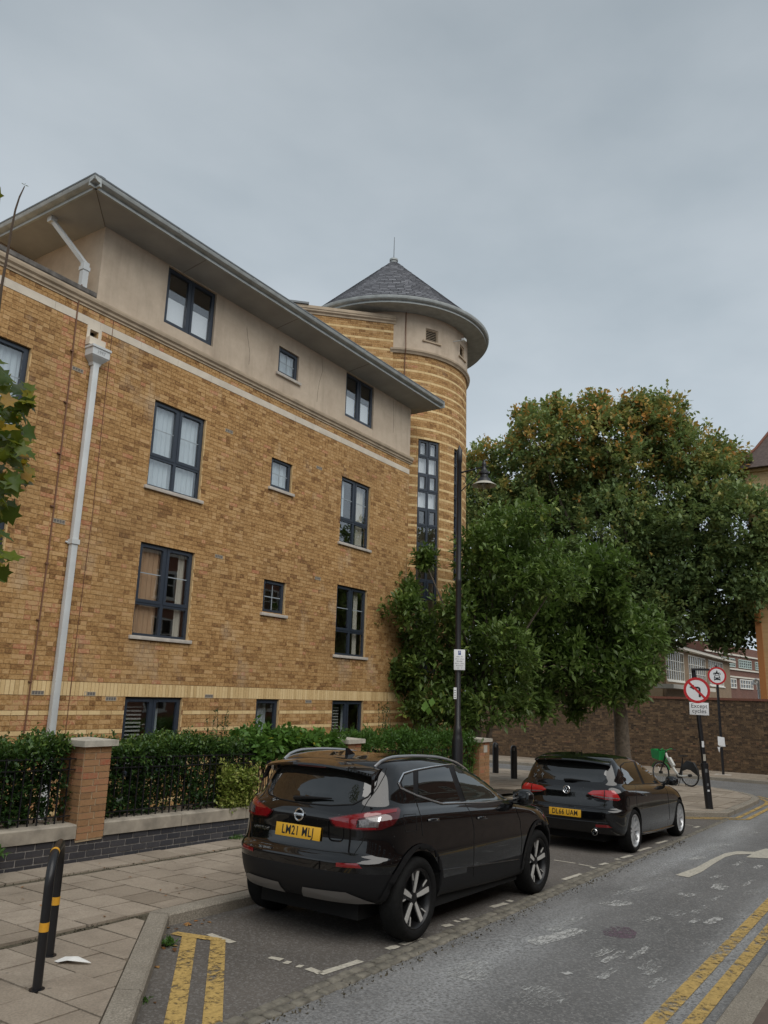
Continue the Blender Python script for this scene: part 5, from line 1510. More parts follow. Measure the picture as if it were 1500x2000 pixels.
# ---- dark hatchback ------------------------------------------------------------
V = Car('hatchback_car', 13.10, 4.715, math.radians(-1.2), 2.630)
tag(V.root, 'black three-door hatchback with silver wheels and yellow plate DL66 UAM, parked ahead', 'car')
VL = [
    (0.270, 0.17, -0.60, 3.25, 0.755, 0.75, 3.2, 0.9, 2.6, -0.03),
    (0.285, 0.19, -0.71, 3.36, 0.835, 0.75, 3.2, 0.9, 2.6, -0.04),
    (0.360, 0.28, -0.765, 3.42, 0.868, 0.72, 3.2, 0.9, 2.6, -0.04),
    (0.500, 0.42, -0.785, 3.45, 0.885, 0.70, 3.3, 0.9, 2.6, -0.02),
    (0.600, 0.54, -0.785, 3.45, 0.893, 0.68, 3.3, 0.9, 2.6, 0),
    (0.635, 0.58, -0.765, 3.44, 0.894, 0.66, 3.3, 0.9, 2.6, 0),
    (0.660, 0.62, -0.725, 3.42, 0.893, 0.62, 3.4, 0.9, 2.6, 0),
    (0.780, 0.68, -0.700, 3.38, 0.890, 0.58, 3.4, 1.0, 2.6, 0),
    (0.870, 0.76, -0.695, 3.25, 0.885, 0.56, 3.3, 1.1, 2.6, 0.0),
    (0.930, 0.815, -0.680, 3.02, 0.868, 0.56, 3.1, 1.1, 2.6, 0.01),
    (0.970, 0.860, -0.655, 2.72, 0.838, 0.56, 3.0, 0.9, 2.6, 0.015),
    (1.005, 0.905, -0.625, 2.33, 0.798, 0.55, 3.0, 0.6, 2.5, 0.015),
    (1.120, 1.045, -0.545, 1.98, 0.745, 0.53, 3.2, 0.55, 2.5, 0.012),
    (1.245, 1.195, -0.450, 1.57, 0.685, 0.50, 3.4, 0.5, 2.5, 0.015),
    (1.345, 1.305, -0.360, 1.24, 0.620, 0.48, 3.6, 0.5, 2.5, 0.02),
    (1.385, 1.360, -0.290, 1.02, 0.550, 0.48, 3.6, 0.5, 2.5, 0.025),
    (1.402, 1.390, -0.180, 0.82, 0.40, 0.45, 3.2, 0.5, 2.5, 0.028),
    (1.410, 1.402, 0.00, 0.62, 0.18, 0.3, 3.0, 0.3, 2.5, 0.03)]
# squarer tail and a more upright tailgate than the crossover
VL = [(q[0], q[1], q[2]-(0.06*min(1, max(0, (q[0]-1.0)/.15))*max(0, 1-(q[0]-1.0)/.5) if q[0] > 1.0 else 0), q[3], q[4]*(1.0+0.035*min(1, max(0, (q[0]-1.0)/.3)) if q[0] < 1.39 else 1), q[5]*0.78, q[6]+0.9, q[7], q[8], q[9]) for q in VL]
def vmat(c, n):
    if n.z < -0.75: return 1
    return 0
vb = make_body(V, VL, 0.318, 0.352, 0.322, vmat, ['body_shell', 'underside', 'wheel_well'], [M['car_black'], M['car_plastic'], M['car_well']], rear_k=0.87)
for x in (0, 2.630):
    for sg in (-1, 1): wheel(V, x, sg*0.775, 0.318, 0.225, 0.238, 'gti', sg)
C3 = lambda u, v: (1020+u/4.545, 1460+v/4.545)
vd = [C3(*p) for p in [(865, 165), (900, 132), (985, 122), (1060, 140), (1130, 185), (1195, 240), (1235, 290), (1240, 320), (1070, 328), (920, 330), (885, 260)]]
V.patch(vd, 'px', 'window_surround', 'car_plastic', 0.002, both=True)
V.patch([C3(*p) for p in [(872, 172), (905, 138), (982, 128), (1062, 322), (925, 325), (892, 258)]], 'px', 'side_window', 'car_glass', 0.005, both=True)
V.patch([C3(*p) for p in [(1000, 130), (1055, 145), (1125, 190), (1185, 242), (1222, 290), (1228, 314), (1085, 320)]], 'px', 'side_window', 'car_glass', 0.005, both=True)
vg = [(-0.55, 1.03), (-0.30, 1.015), (0, 1.01), (0.30, 1.015), (0.55, 1.03), (0.60, 1.10), (0.565, 1.27), (0.3, 1.30), (-0.3, 1.30), (-0.565, 1.27), (-0.60, 1.10)]
V.patch(vg, 'rear', 'rear_window', 'car_glass', 0.004)
mb = MB(); rowsv = []
for i in range(ny+1):
    y = -0.60+1.20*i/ny; q = abs(y)/0.60; dz = -0.045*q**2.2; dx = 0.08*q**2.5
    rowsv.append([(x_*.95, y_*1.04, z_) for x_, y_, z_ in ((0.0, y*0.93, 1.402+dz*0.8), (-0.24, y*0.97, 1.392+dz), (-0.40+dx*.6, y, 1.372+dz), (-0.52+dx, y, 1.350+dz), (-0.525+dx, y, 1.332+dz), (-0.45+dx, y, 1.300+dz), (-0.30, y*0.97, 1.295+dz))])
vs = [p for r in rowsv for p in r]; fs = []
for i in range(ny):
    for j in range(m_): fs.append((i*m_+j, (i+1)*m_+j, (i+1)*m_+(j+1) % m_, i*m_+(j+1) % m_))
fs += [tuple(range(m_-1, -1, -1)), tuple(range(ny*m_, ny*m_+m_))]; fs = [tuple(reversed(f)) for f in fs]
mb.add(vs, fs); mb.build('roof_spoiler', M['car_black'], V.root, smooth=True, sharp=45)
vt = [C3(*p) for p in [(580, 405), (625, 382), (720, 380), (815, 383), (850, 420), (872, 462), (850, 474), (730, 462), (640, 438)]]
V.patch(vt, 'px', 'tail_light', 'lens_bright', 0.006, both=True)
V.patch([C3(*p) for p in [(615, 420), (720, 436), (865, 452), (868, 460), (720, 448), (625, 430)]], 'px', 'lamp_stripe', 'lens_clear', 0.009, both=True)
V.patch([C3(*p) for p in [(640, 430), (735, 445), (850, 458), (852, 470), (730, 460), (650, 440)]], 'px', 'tail_light_band', 'lens_red', 0.0085, both=True)
V.patch([C3(*p) for p in [(727, 383), (735, 383), (735, 460), (727, 458)]], 'px', 'lamp_divider', 'lens_dark', 0.010, both=True)
hp, hn = surf_rear(V, 0, 0.575)
number_plate(V, hp.x-0.010, 0.555, 'DL66 UAM', 0.03)
hp, hn = surf_rear(V, 0, 0.875)
bd = empty('badge', (hp.x-0.004, 0, 0.885), parent=V.root)
fr_ = rear_frame(0, 0, 0, 0.12)
mb = MB(); mb.lathe(ring(0.050, 0.060, 0.012), 32, fr_, closed=True); mb.build('badge_ring', M['chrome'], bd, smooth=True)
mb = MB(); mb.lathe([(0.0, 0.002), (0.050, 0.002)], 24, fr_); mb.build('badge_field', M['car_plastic'], bd)
mb = MB()
for a, b in (((-0.022, 0.044), (-0.001, 0.006)), ((0.022, 0.044), (0.001, 0.006)), ((-0.043, 0.022), (-0.021, -0.040)), ((0.043, 0.022), (0.021, -0.040)), ((-0.021, -0.040), (0.0, 0.0)), ((0.021, -0.040), (0.0, 0.0))):
    mb.tube([fr_ @ Vector((a[0], a[1], 0.006)), fr_ @ Vector((b[0], b[1], 0.006))], 0.0048, 6)
mb.build('badge_monogram', M['chrome'], bd)
hp, hn = surf_rear(V, 0.48, 0.85)
text_mesh('GTI', 0.042, 'model_lettering', M['chrome'], V.root, rear_frame(hp.x-0.004, 0.50, 0.815, 0.1) @ Matrix.Rotation(-0.2, 4, 'Y'), 0.002, sx=1.3)
V.line([(-0.66, 0.88), (-0.60, 0.70), (-0.45, 0.668), (0, 0.662), (0.45, 0.668), (0.60, 0.70), (0.66, 0.88)], 'rear', 'shut_line', 'car_well', 0.0035, 0.0)
V.line([(-0.66, 0.455), (-0.30, 0.452), (0, 0.45), (0.30, 0.452), (0.66, 0.455)], 'rear', 'bumper_crease', 'car_black', 0.010, 0.0)
V.line([(0.34, 0.24), (1.2, 0.215), (2.28, 0.205)], 'side', 'sill_trim', 'car_black', 0.022, 0.0, both=True)
V.line([C3(1000, 335), C3(1015, 420), C3(1020, 560), C3(1040, 700)], 'px', 'shut_line', 'car_well', 0.004, 0, both=True)
V.line([C3(1238, 325), C3(1285, 380), C3(1300, 470), C3(1310, 640)], 'px', 'shut_line', 'car_well', 0.004, 0, both=True)
hc = V.bvh.ray_cast(*V.px(*C3(940, 480)))
if hc[0] is not None:
    p = hc[0]; mb = MB(); mb.lathe(ring(0.070, 0.078, 0.004), 28, Matrix(((1, 0, 0, p.x), (0, 0, -1, p.y-0.001), (0, 1, 0, p.z), (0, 0, 0, 1))), closed=True); mb.build('fuel_flap_ring', M['car_well'], V.root, smooth=True)
h = V.bvh.ray_cast(*V.px(*C3(1080, 420)))
for sg in (1, -1):
    p = h[0]; mb = MB(); mb.tube([(p.x-0.09, p.y*sg, p.z), (p.x-0.06, (p.y-0.022)*sg, p.z), (p.x+0.06, (p.y-0.024)*sg, p.z), (p.x+0.10, p.y*sg, p.z)], [0.012, 0.014, 0.014, 0.010], 8); mb.build('door_handle', M['car_black'], V.root, smooth=True)
V.patch([(-0.72, 0.395), (-0.48, 0.385), (-0.48, 0.425), (-0.66, 0.430)], 'rear', 'reflector', 'lens_red', 0.004, both=True)
for sg in (-1, 1):
    mb = MB(); Mx = rear_frame(-0.665, sg*0.47, 0.315); mb.lathe([(0.030, -0.12), (0.046, -0.12), (0.048, 0.03), (0.042, 0.035), (0.040, 0.02), (0.036, -0.10), (0.0, -0.10)], 24, Mx); mb.build('exhaust_tip', M['chrome'], V.root, smooth=True, sharp=50)
h1, _ = surf_rear(V, 0.0, 1.03); mb = MB(); mb.tube([h1+Vector((-.02, .06, -.005)), h1+Vector((-.028, -.05, .01)), h1+Vector((-0.012, -.36, .005))], [0.02, 0.015, 0.005], 6); mb.build('rear_wiper', M['car_plastic'], V.root, smooth=True)
mirror(V, 1.90, 0.935, 0.985, 0.92)
mb = MB(); mb.box((-0.45, -0.54, 0.16), (3.10, 0.54, 0.30)); mb.build('added_underbody', M['car_well'], V.root)  # same added low box, darkening the shadow beneath the hatchback
mb = MB(); mb.tube([(0.08, 0, 1.40), (0.06, 0, 1.47)], [0.010, 0.004], 6); mb.build('aerial', M['car_plastic'], V.root)
V.patch([(-0.55, 1.30), (0.55, 1.30), (0.70, 0.96), (0.4, 0.93), (-0.4, 0.93), (-0.70, 0.96)], 'front', 'windscreen', 'car_glass_clear', 0.003)
V.patch([(0.40, 0.62), (0.78, 0.66), (0.80, 0.74), (0.42, 0.70)], 'front', 'headlight', 'lens_clear', 0.004, both=True)
# ---------------------------------------------------------------- garden wall, piers, railings
GYW = 8.32
def gwz(x, h): return gz(x)+PAVE_H+h
gw = empty('garden_wall', W(3.0, GYW, PAVE_H))
gw.location = (0, 0, 0)
tag(gw, 'low garden wall of dark blue bricks with a weathered stone coping, behind the pavement', 'wall')
piers = [(6.18, 6.56), (11.52, 11.92), (16.62, 17.10)]
spans = [(2.2, 6.18), (6.56, 11.52), (11.92, 16.62)]
mb = MB()
for a, b in ((2.2, 17.10),):
    n = 30
    for i in range(n):
        x0, x1 = a+(b-a)*i/n, a+(b-a)*(i+1)/n
        mb.quad(Vector((x0, GYW+0.006, gwz(x0, -.06))), Vector((x1, GYW+0.006, gwz(x1, -.06))), Vector((x1, GYW+0.006, gwz(x1, 0.28))), Vector((x0, GYW+0.006, gwz(x0, 0.28))))
gbed = mb.build('wall_core', M['mortar_grey'], gw)
def PGW(s, h, d): return Vector((s, GYW-d, gwz(s, h)))
rows = [(-0.04+0.075*k, -0.04+0.075*(k+1), 'blue') for k in range(4)]
blue = brick_variants(0.209, 0.060, M['brick_blue'], 'blue_brick')
blk = lay(2.2, 17.10, rows, [])
def shearM(p): return Matrix(((1, 0, 0, p.x), (0, 1, 0, p.y), (-SLOPE, 0, 1, p.z), (0, 0, 0, 1)))
far = MB()
for b in blk:
    tk = min(TONES-1, max(0, int(b[5]*TONES))); c = PGW((b[0]+b[1])/2, (b[2]+b[3])/2, rnd.uniform(-.0015, .0015))
    if b[6] and b[0] > 4.2 and b[0] < 9.8:
        o = obj('blue_brick', blue[tk], None, gbed); o.location = c; o.rotation_euler = (0, math.atan(SLOPE), 0)
    else: brick_mesh(far, PGW, b)
struct(far.build('blue_brickwork', M['brick_blue'], gbed, tones=True), 'stuff')
# coping stones
for a, b in spans:
    L = b-a; n = max(1, round(L/1.25))
    for i in range(n):
        x0, x1 = a+L*i/n+0.004, a+L*(i+1)/n-0.004
        if x0 > 16.4: continue
        prof = [(0.03, 0.262), (0.03, 0.40), (0.015, 0.415), (-0.26, 0.43), (-0.26, 0.262)]
        mb = MB(); run_profile(mb, prof, x0, x1, lambda s, z, d: Vector((s, GYW-d, gwz(s, z)))); mb.quad(Vector((x0, GYW-.03, gwz(x0, .262))), Vector((x0, GYW+.26, gwz(x0, .262))), Vector((x1, GYW+.26, gwz(x1, .262))), Vector((x1, GYW-.03, gwz(x1, .262))))
        mb.build('coping_stone', M['concrete'], gw)
mb = MB(); mb.quad(Vector((2.2, GYW+.25, gwz(2.2, -.1))), Vector((2.2, GYW+.25, gwz(2.2, .27))), Vector((17.1, GYW+.25, gwz(17.1, .27))), Vector((17.1, GYW+.25, gwz(17.1, -.1)))); mb.build('wall_back', M['mortar_grey'], gbed)
pvar = brick_variants(0.215, 0.065, M['brick_pier'], 'pier_brick'); pvh = brick_variants(0.1025, 0.065, M['brick_pier'], 'pier_brick')
pl = ['brick pier with a flat stone cap, at the left end between two clipped hedges', 'brick pier with a flat stone cap, half hidden behind the crossover roof', 'brick pier with a small pale plate, at the garden corner by the bollards']
for pi, (a, b) in enumerate(piers):
    w_ = b-a; xc = (a+b)/2
    P_ = empty('brick_pier', (0, 0, 0)); tag(P_, pl[pi], 'pier', 'brick piers of the garden wall')
    z0, z1 = gwz(xc, 0.24), gwz(xc, 1.36)
    mb = MB(); mb.box((a+.006, GYW-0.018, z0-.02), (b-.006, GYW+w_-.018, z1)); core = mb.build('pier_core', M['mortar_pier'], P_)
    nr = int((z1-z0)/0.075)
    for r in range(nr):
        zc = z0+0.0375+0.075*r
        for face in range(2):
            lens = [0.215, w_-0.225] if r % 2 else [w_-0.225, 0.215]
            s = 0.0
            for l in lens:
                l2 = l-0.008; c = s+l/2+0.004; s += l+0.010
                tone = rnd.choice([rnd.uniform(0.2, 0.5), rnd.uniform(0.4, 0.7), rnd.uniform(0.6, 0.95)])
                mb = MB(); h = 0.0325
                if face == 0: mb.box((a+c-l2/2, GYW-0.026, zc-h), (a+c+l2/2, GYW-0.002, zc+h), tone)
                else: mb.box((a-0.002, GYW-.018+c-l2/2, zc-h), (a+0.02, GYW-.018+c+l2/2, zc+h), tone)
                mb.build('brick', M['brick_pier'], core, tones=True)
    mb = MB(); q = 0.055; zc = z0+nr*0.075
    mb.add([(a-q, GYW-.026-q, zc), (b+q, GYW-.026-q, zc), (b+q, GYW+w_+q, zc), (a-q, GYW+w_+q, zc), (a-q, GYW-.026-q, zc+.07), (b+q, GYW-.026-q, zc+.07), (b+q, GYW+w_+q, zc+.07), (a-q, GYW+w_+q, zc+.07), (xc, GYW+w_/2, zc+.10)],
           [(3, 2, 1, 0), (0, 1, 5, 4), (1, 2, 6, 5), (2, 3, 7, 6), (3, 0, 4, 7), (4, 5, 8), (5, 6, 8), (6, 7, 8), (7, 4, 8)])
    mb.build('pier_cap', M['cap_stone'], P_)
    if pi == 2:
        mb = MB(); mb.box((a+.18, GYW-.032, z1-.30), (a+.36, GYW-.0265, z1-.14)); mb.build('wall_plate', M['cap_stone'], P_)
rl = ['black iron railing left of the first brick pier', 'black iron railing in front of the long hedge and yellowish shrub', 'black iron railing beside the last brick pier']
for si, (a, b) in enumerate(spans):
    R_ = empty('railing', (0, 0, 0)); tag(R_, rl[si], 'railing', 'iron railings between the piers')
    for h in (0.50, 1.02, 1.14):
        mb = MB(); x0, x1 = max(a, 3.0)+.01, b-.01
        vs = []
        for x in (x0, x1): vs += [(x, GYW+.10, gwz(x, h)-.006), (x, GYW+.13, gwz(x, h)-.006), (x, GYW+.13, gwz(x, h)+.006), (x, GYW+.10, gwz(x, h)+.006)]
        mb.add(vs, [(0, 1, 5, 4), (1, 2, 6, 5), (2, 3, 7, 6), (3, 0, 4, 7)]); mb.build('rail', M['black_iron'], R_)
    x = max(a, 3.0)+0.10
    while x < b-0.05:
        mb = MB(); mb.box((x-.007, GYW+.108, gwz(x, 0.42)), (x+.007, GYW+.122, gwz(x, 1.16))); mb.build('bar', M['black_iron'], R_); x += 0.115

# soil in the front garden
mb = MB(); mb.quad(W(2.2, GYW+.24, .16), W(19.5, GYW+.24, .16), W(19.5, FY+.3, .16), W(2.2, FY+.3, .16)); struct(mb.build('garden_soil', M['earth']))

# ---------------------------------------------------------------- foliage
def leaves(name, mat, pos, dirs, ups, size, tone, parent, aspect=0.45, fold=0.18, lobed=False, droop=0.0):
    """many small folded leaves as one mesh; arrays n x 3"""
    n = len(pos); d = dirs/np.linalg.norm(dirs, axis=1, keepdims=True)
    sd = np.cross(d, ups); sd /= np.maximum(1e-6, np.linalg.norm(sd, axis=1, keepdims=True)); nm = np.cross(sd, d)
    s = size.reshape(-1, 1)
    if lobed:
        # five-lobed leaf
        shp = [(0, 0), (0.18, -0.30), (0.02, -0.55), (0.42, -0.36), (0.62, -0.52), (0.66, -0.20), (1.0, 0.0), (0.66, 0.20), (0.62, 0.52), (0.42, 0.36), (0.02, 0.55), (0.18, 0.30)]
        m = len(shp)+1; V_ = np.zeros((n, m, 3))
        for i, (a, b) in enumerate(shp): V_[:, i] = pos+d*s*a+sd*s*b*1.05+nm*s*(abs(b)*fold-0.25*a*a*droop)
        V_[:, m-1] = pos+d*s*0.42-nm*s*0.05
        F_ = np.array([(m-1, i, (i+1) % len(shp)) for i in range(len(shp))])
    else:
        m = 5; V_ = np.zeros((n, 5, 3))
        V_[:, 0] = pos; V_[:, 1] = pos+d*s*0.52+sd*s*aspect*0.5+nm*s*fold*0.5; V_[:, 2] = pos+d*s-nm*s*droop*0.3; V_[:, 3] = pos+d*s*0.52-sd*s*aspect*0.5+nm*s*fold*0.5; V_[:, 4] = pos+d*s*0.5
        F_ = np.array([(0, 4, 1), (1, 4, 2), (2, 4, 3), (3, 4, 0)])
    nf = len(F_); faces = (F_[None]+(np.arange(n)*m)[:, None, None]).reshape(-1, 3)
    me = bpy.data.meshes.new(name)
    me.vertices.add(n*m); me.vertices.foreach_set('co', V_.reshape(-1).astype(np.float32))
    me.loops.add(len(faces)*3); me.loops.foreach_set('vertex_index', faces.reshape(-1).astype(np.int32))
    me.polygons.add(len(faces)); me.polygons.foreach_set('loop_start', (np.arange(len(faces))*3).astype(np.int32))
    at = me.attributes.new('tone', 'FLOAT', 'FACE'); at.data.foreach_set('value', np.repeat(tone, nf).astype(np.float32))
    me.update(calc_edges=True); me.validate()
    return obj(name, me, mat, parent)
def unit(n):
    v = rng.normal(size=(n, 3)); return v/np.linalg.norm(v, axis=1, keepdims=True)
def cluster_leaves(centers, outward, per, spread, size, tone_fn, jit=0.35, upbias=0.35, sprig=None):
    """a tuft of leaves at each centre, growing along a short shoot"""
    k = len(centers); c = np.repeat(centers, per, axis=0); o = np.repeat(outward, per, axis=0)
    t = rng.random((k*per, 1)); ax = o+np.array([0, 0, upbias]); ax /= np.linalg.norm(ax, axis=1, keepdims=True)
    sh = spread if np.isscalar(spread) else spread
    pos = c+ax*(t-0.35)*sh*1.5+unit(k*per)*sh*0.42
    d = ax*0.55+unit(k*per)*0.95
    up = unit(k*per)*0.6+np.array([0, 0, 1.0])
    sz = size*rng.uniform(0.65, 1.25, k*per)
    return pos, d, up, sz, tone_fn(pos, np.repeat(np.arange(k), per), k)
def boughs(lobes, k=6, frac=0.42):
    """break each lobe into smaller leafy boughs standing out of it, with gaps between"""
    out = []
    for c, r in lobes:
        r = np.array(r if hasattr(r, '__len__') else (r, r, r)); n = max(3, int(k*rnd.uniform(.8, 1.3)))
        out.append((c, tuple(r*0.66)))
        for u in unit(n):
            f = frac*rnd.uniform(.75, 1.25); out.append((tuple(np.array(c)+u*r*(1.02-f*.75)), tuple(r*f)))
    return out
def lobes_to_clusters(lobes, density, shell=0.72, minz=None):
    C = []; O = []; I = []
    for i, (c, r) in enumerate(lobes):
        c = np.array(c); r = np.array(r if hasattr(r, '__len__') else (r, r, r)); n = max(6, int(density*(r[0]*r[1]*r[2])**(2/3)))
        u = unit(n); rad = shell+(1.06-shell)*rng.random((n, 1))**0.7
        rad *= 1+0.16*np.sin(u[:, :1]*5.1+i)*np.cos(u[:, 1:2]*4.3+2*i)
        C.append(c+u*rad*r); O.append(u); I.append(np.full(n, i))
    C = np.concatenate(C); O = np.concatenate(O); I = np.concatenate(I)
    # drop tufts buried deep inside another lobe
    keep = np.ones(len(C), bool)
    for i, (c, r) in enumerate(lobes):
        c = np.array(c); r = np.array(r if hasattr(r, '__len__') else (r, r, r)); q = (((C-c)/r)**2).sum(1)
        keep &= ~((q < 0.42) & (I != i))
    if minz is not None: keep &= C[:, 2] > minz
    return C[keep], O[keep], I[keep]
def limb(mb, a, b, r0, r1, sag=0.15, n=6):
    a, b = Vector(a), Vector(b); pts = []; L = (b-a).length
    off = Vector((rnd.uniform(-1, 1), rnd.uniform(-1, 1), rnd.uniform(-.3, .6)))*L*sag
    for i in range(n+1):
        t = i/n; pts.append(a.lerp(b, t)+off*math.sin(PI*t)*0.7)
    mb.tube(pts, [r0+(r1-r0)*(i/n)**0.8 for i in range(n+1)], 7, cap=False)
    return pts
def px_lobes(lst, dist, depth=0.0):
    out = []
    for it in lst:
        u, v, r = it[:3]; dd = it[3] if len(it) > 3 else rnd.uniform(-depth, depth)
        p = px_d(u, v, dist+dd); sc = (dist+dd)/FPX/0.92
        out.append(((p.x, p.y, p.z), (r*sc, r*sc, r*sc*0.9)))
    return out

M['leaf_mag'] = leafmat('fresh_green_leaf', [(0.0, (0.042, 0.070, 0.020)), (0.35, (0.080, 0.128, 0.032)), (0.7, (0.122, 0.185, 0.046)), (0.93, (0.17, 0.24, 0.06)), (1.0, (0.26, 0.29, 0.065))], 0.40, 0.22)
M['leaf_big'] = leafmat('tall_tree_leaf', [(0.0, (0.088, 0.140, 0.054)), (0.35, (0.152, 0.225, 0.084)), (0.6, (0.235, 0.30, 0.11)), (0.76, (0.37, 0.34, 0.11)), (0.9, (0.56, 0.35, 0.10)), (1.0, (0.64, 0.30, 0.085))], 0.5, 0.28, (0.22, 0.28, 0.06))
M['leaf_hedge'] = leafmat('dark_hedge_leaf', [(0.0, (0.012, 0.027, 0.011)), (0.45, (0.027, 0.061, 0.017)), (0.85, (0.058, 0.116, 0.025)), (1.0, (0.116, 0.179, 0.037))], 0.38, 0.15)
M['leaf_climb'] = leafmat('bright_climber_leaf', [(0.0, (0.034, 0.081, 0.017)), (0.6, (0.086, 0.184, 0.034)), (0.95, (0.149, 0.276, 0.052)), (1.0, (0.483, 0.402, 0.034))], 0.45, 0.25)
M['leaf_var'] = leafmat('variegated_leaf', [(0.0, (0.09, 0.13, 0.02)), (0.5, (0.20, 0.25, 0.045)), (1.0, (0.42, 0.42, 0.13))], 0.4, 0.2)
M['leaf_syc'] = leafmat('maple_leaf', [(0.0, (0.013, 0.031, 0.011)), (0.5, (0.048, 0.101, 0.013)), (0.82, (0.149, 0.181, 0.013)), (1.0, (0.372, 0.201, 0.021))], 0.38, 0.35, (0.3, 0.3, 0.03))

def tone_basic(lo, hi, zlo=None, zhi=None, zamt=0.0):
    def f(pos, idx, k):
        cl = rng.uniform(lo, hi, k)[idx]; t = cl+rng.normal(0, 0.10, len(idx))
        if zlo is not None: t += zamt*np.clip((pos[:, 2]-zlo)/(zhi-zlo), 0, 1)
        return np.clip(t, 0, 1)
    return f

# tall tree behind the old wall, turning colour at the top
def big_tone(pos, idx, k):
    z = np.clip((pos[:, 2]-5.0)/12.5, 0, 1)
    cl = rng.normal(0.36, 0.14, k)[idx]
    hot = (rng.random(k) < 0.34)[idx]
    t = cl+0.20*np.maximum(0, z-0.32)/0.68*1.0+np.where(hot, 0.34*np.clip((z-0.30)/0.5, 0, 1), 0)+rng.normal(0, 0.07, len(idx))
    return np.clip(t, 0, 0.98)
Croot = empty('tall_tree', px_d(1240, 1500, 44)); Croot.location = (0, 0, 0)
tag(Croot, 'huge round-crowned tree with orange-tinged top, rising behind the old brick wall', 'tree')
cl = [(940, 915, 55), (975, 990, 80), (930, 1060, 70), (1045, 865, 70), (1100, 930, 105), (1180, 860, 85), (1265, 845, 75), (1240, 930, 120), (1340, 890, 80), (1385, 945, 75), (1360, 1020, 110), (1430, 1040, 75), (1455, 1105, 62),
      (1430, 1165, 80), (1392, 1195, 66), (1300, 1110, 130), (1150, 1040, 125), (1050, 1050, 110), (1210, 1180, 100), (1330, 1185, 78), (1440, 1215, 40), (1275, 1215, 50), (1120, 1150, 90), (1010, 1150, 90),
      (1150, 815, 45), (1240, 805, 38), (1190, 808, 35), (1085, 828, 40), (1310, 838, 42), (1405, 900, 40), (1470, 1040, 36), (1475, 1150, 34), (1420, 1245, 26), (1080, 800, 22), (1275, 792, 25), (1030, 815, 25)]
lob = px_lobes(cl, 42, 2.0)
Cc, Oc, Ic = lobes_to_clusters(boughs(lob, 7), 66, 0.60)
arr = cluster_leaves(Cc, Oc, 16, 0.40, 0.25, big_tone)
leaves('crown', M['leaf_big'], *arr, Croot, aspect=0.62)
mb = MB(); base = Vector((41.2, 11.8, -1.2)); fork = base+Vector((0, 0, 5.0)); mb.tube([base, base+Vector((.1, 0, 2.5)), fork], [0.48, 0.40, 0.36], 12)
mb.build('trunk', M['bark'], Croot, smooth=True)
for i, (c, r) in enumerate(lob[:26]):
    mb = MB(); limb(mb, fork+Vector((0, 0, rnd.uniform(-.6, 1.5))), c, 0.16, 0.025, 0.12, 7); mb.build('limb', M['bark'], Croot, smooth=True)
    
# street tree with big leaves on the corner pavement
def street_tree(name, label, base, topdir, lobs, per, size, dens, spread, rad, tonef, trunk_pts=None, mat='leaf_mag', limbs=16, aspect=0.42):
    R_ = empty(name, (0, 0, 0)); tag(R_, label, 'tree')
    C_, O_, I_ = lobes_to_clusters(boughs(lobs, 6), dens, 0.55)
    leaves('crown', M[mat], *cluster_leaves(C_, O_, per, spread, size, tonef, upbias=0.55), R_, aspect=aspect)
    mb = MB(); mb.tube(trunk_pts, rad, 12); mb.build('trunk', M['bark'], R_, smooth=True)
    top = Vector(trunk_pts[-1]); low_ = Vector(trunk_pts[-2])
    for i, (c, r) in enumerate(lobs[:limbs]):
        mb = MB(); limb(mb, low_.lerp(top, rnd.uniform(0.5, 1)), c, rad[-1]*0.62, 0.012, 0.10, 6); mb.build('limb', M['bark'], R_, smooth=True)
    return R_
bl_ = [(1010, 1210, 55), (1075, 1240, 68), (1140, 1200, 66), (1200, 1230, 62), (1250, 1260, 45), (1090, 1300, 62), (1150, 1310, 55), (1225, 1315, 48), (1040, 1290, 50), (1010, 1330, 42), (1180, 1150, 40), (1120, 1150, 48), (1060, 1170, 48), (1265, 1300, 26), (1270, 1225, 26), (1180, 1345, 34), (1245, 1345, 22), (1060, 1350, 34), (985, 1270, 40), (1110, 1350, 30), (1050, 1380, 24), (1120, 1378, 20), (1135, 1120, 48), (1185, 1105, 42)]
tb_ = W(25.0, 7.55, PAVE_H)
street_tree('street_tree', 'broad-leaved street tree with a bare leaning trunk behind the hatchback, on the corner pavement', None, None, px_lobes(bl_, 24.6, 1.3), 15, 0.245, 92, 0.30, [0.27, 0.23, 0.205, 0.17], tone_basic(0.25, 0.80),
            [tb_-Vector((0, 0, .1)), px_d(1216, 1465, 26.0), px_d(1212, 1395, 26.0), px_d(1205, 1360, 25.7)])
al = [(790, 1150, 22), (828, 1092, 12), (785, 1195, 28), (850, 1222, 36), (885, 1190, 34), (910, 1170, 40), (940, 1125, 50), (960, 1100, 66), (1010, 1060, 58), (1060, 1095, 58), (1085, 1140, 48), (945, 1055, 38), (965, 1015, 34), (880, 1245, 52), (800, 1250, 42), (790, 1300, 40), (840, 1310, 55), (910, 1300, 60), (960, 1220, 72), (1010, 1150, 66), (850, 1360, 42), (910, 1365, 48), (960, 1330, 52), (1000, 1270, 50), (775, 1220, 24), (780, 1330, 26), (800, 1350, 25), (1040, 1020, 34), (1000, 1345, 34), (860, 1395, 22), (820, 1390, 18), (960, 1378, 32), (1005, 1385, 26), (925, 1398, 26)]
ab = Vector((18.6, 9.35, gz(18.6)+.1))
street_tree('garden_tree', 'bushy fresh-green tree in the garden corner, spreading in front of the round tower', None, None, px_lobes(al, 20.6, 1.15), 15, 0.19, 110, 0.26, [0.15, 0.13, 0.12, 0.10], tone_basic(0.30, 0.88),
            [ab, ab+Vector((0, 0, 0.8)), ab+Vector((.05, .05, 1.5)), ab+Vector((.1, .1, 2.3))], limbs=22)
tn = [o for o in col.objects if o.name.startswith('garden_tree')][0]
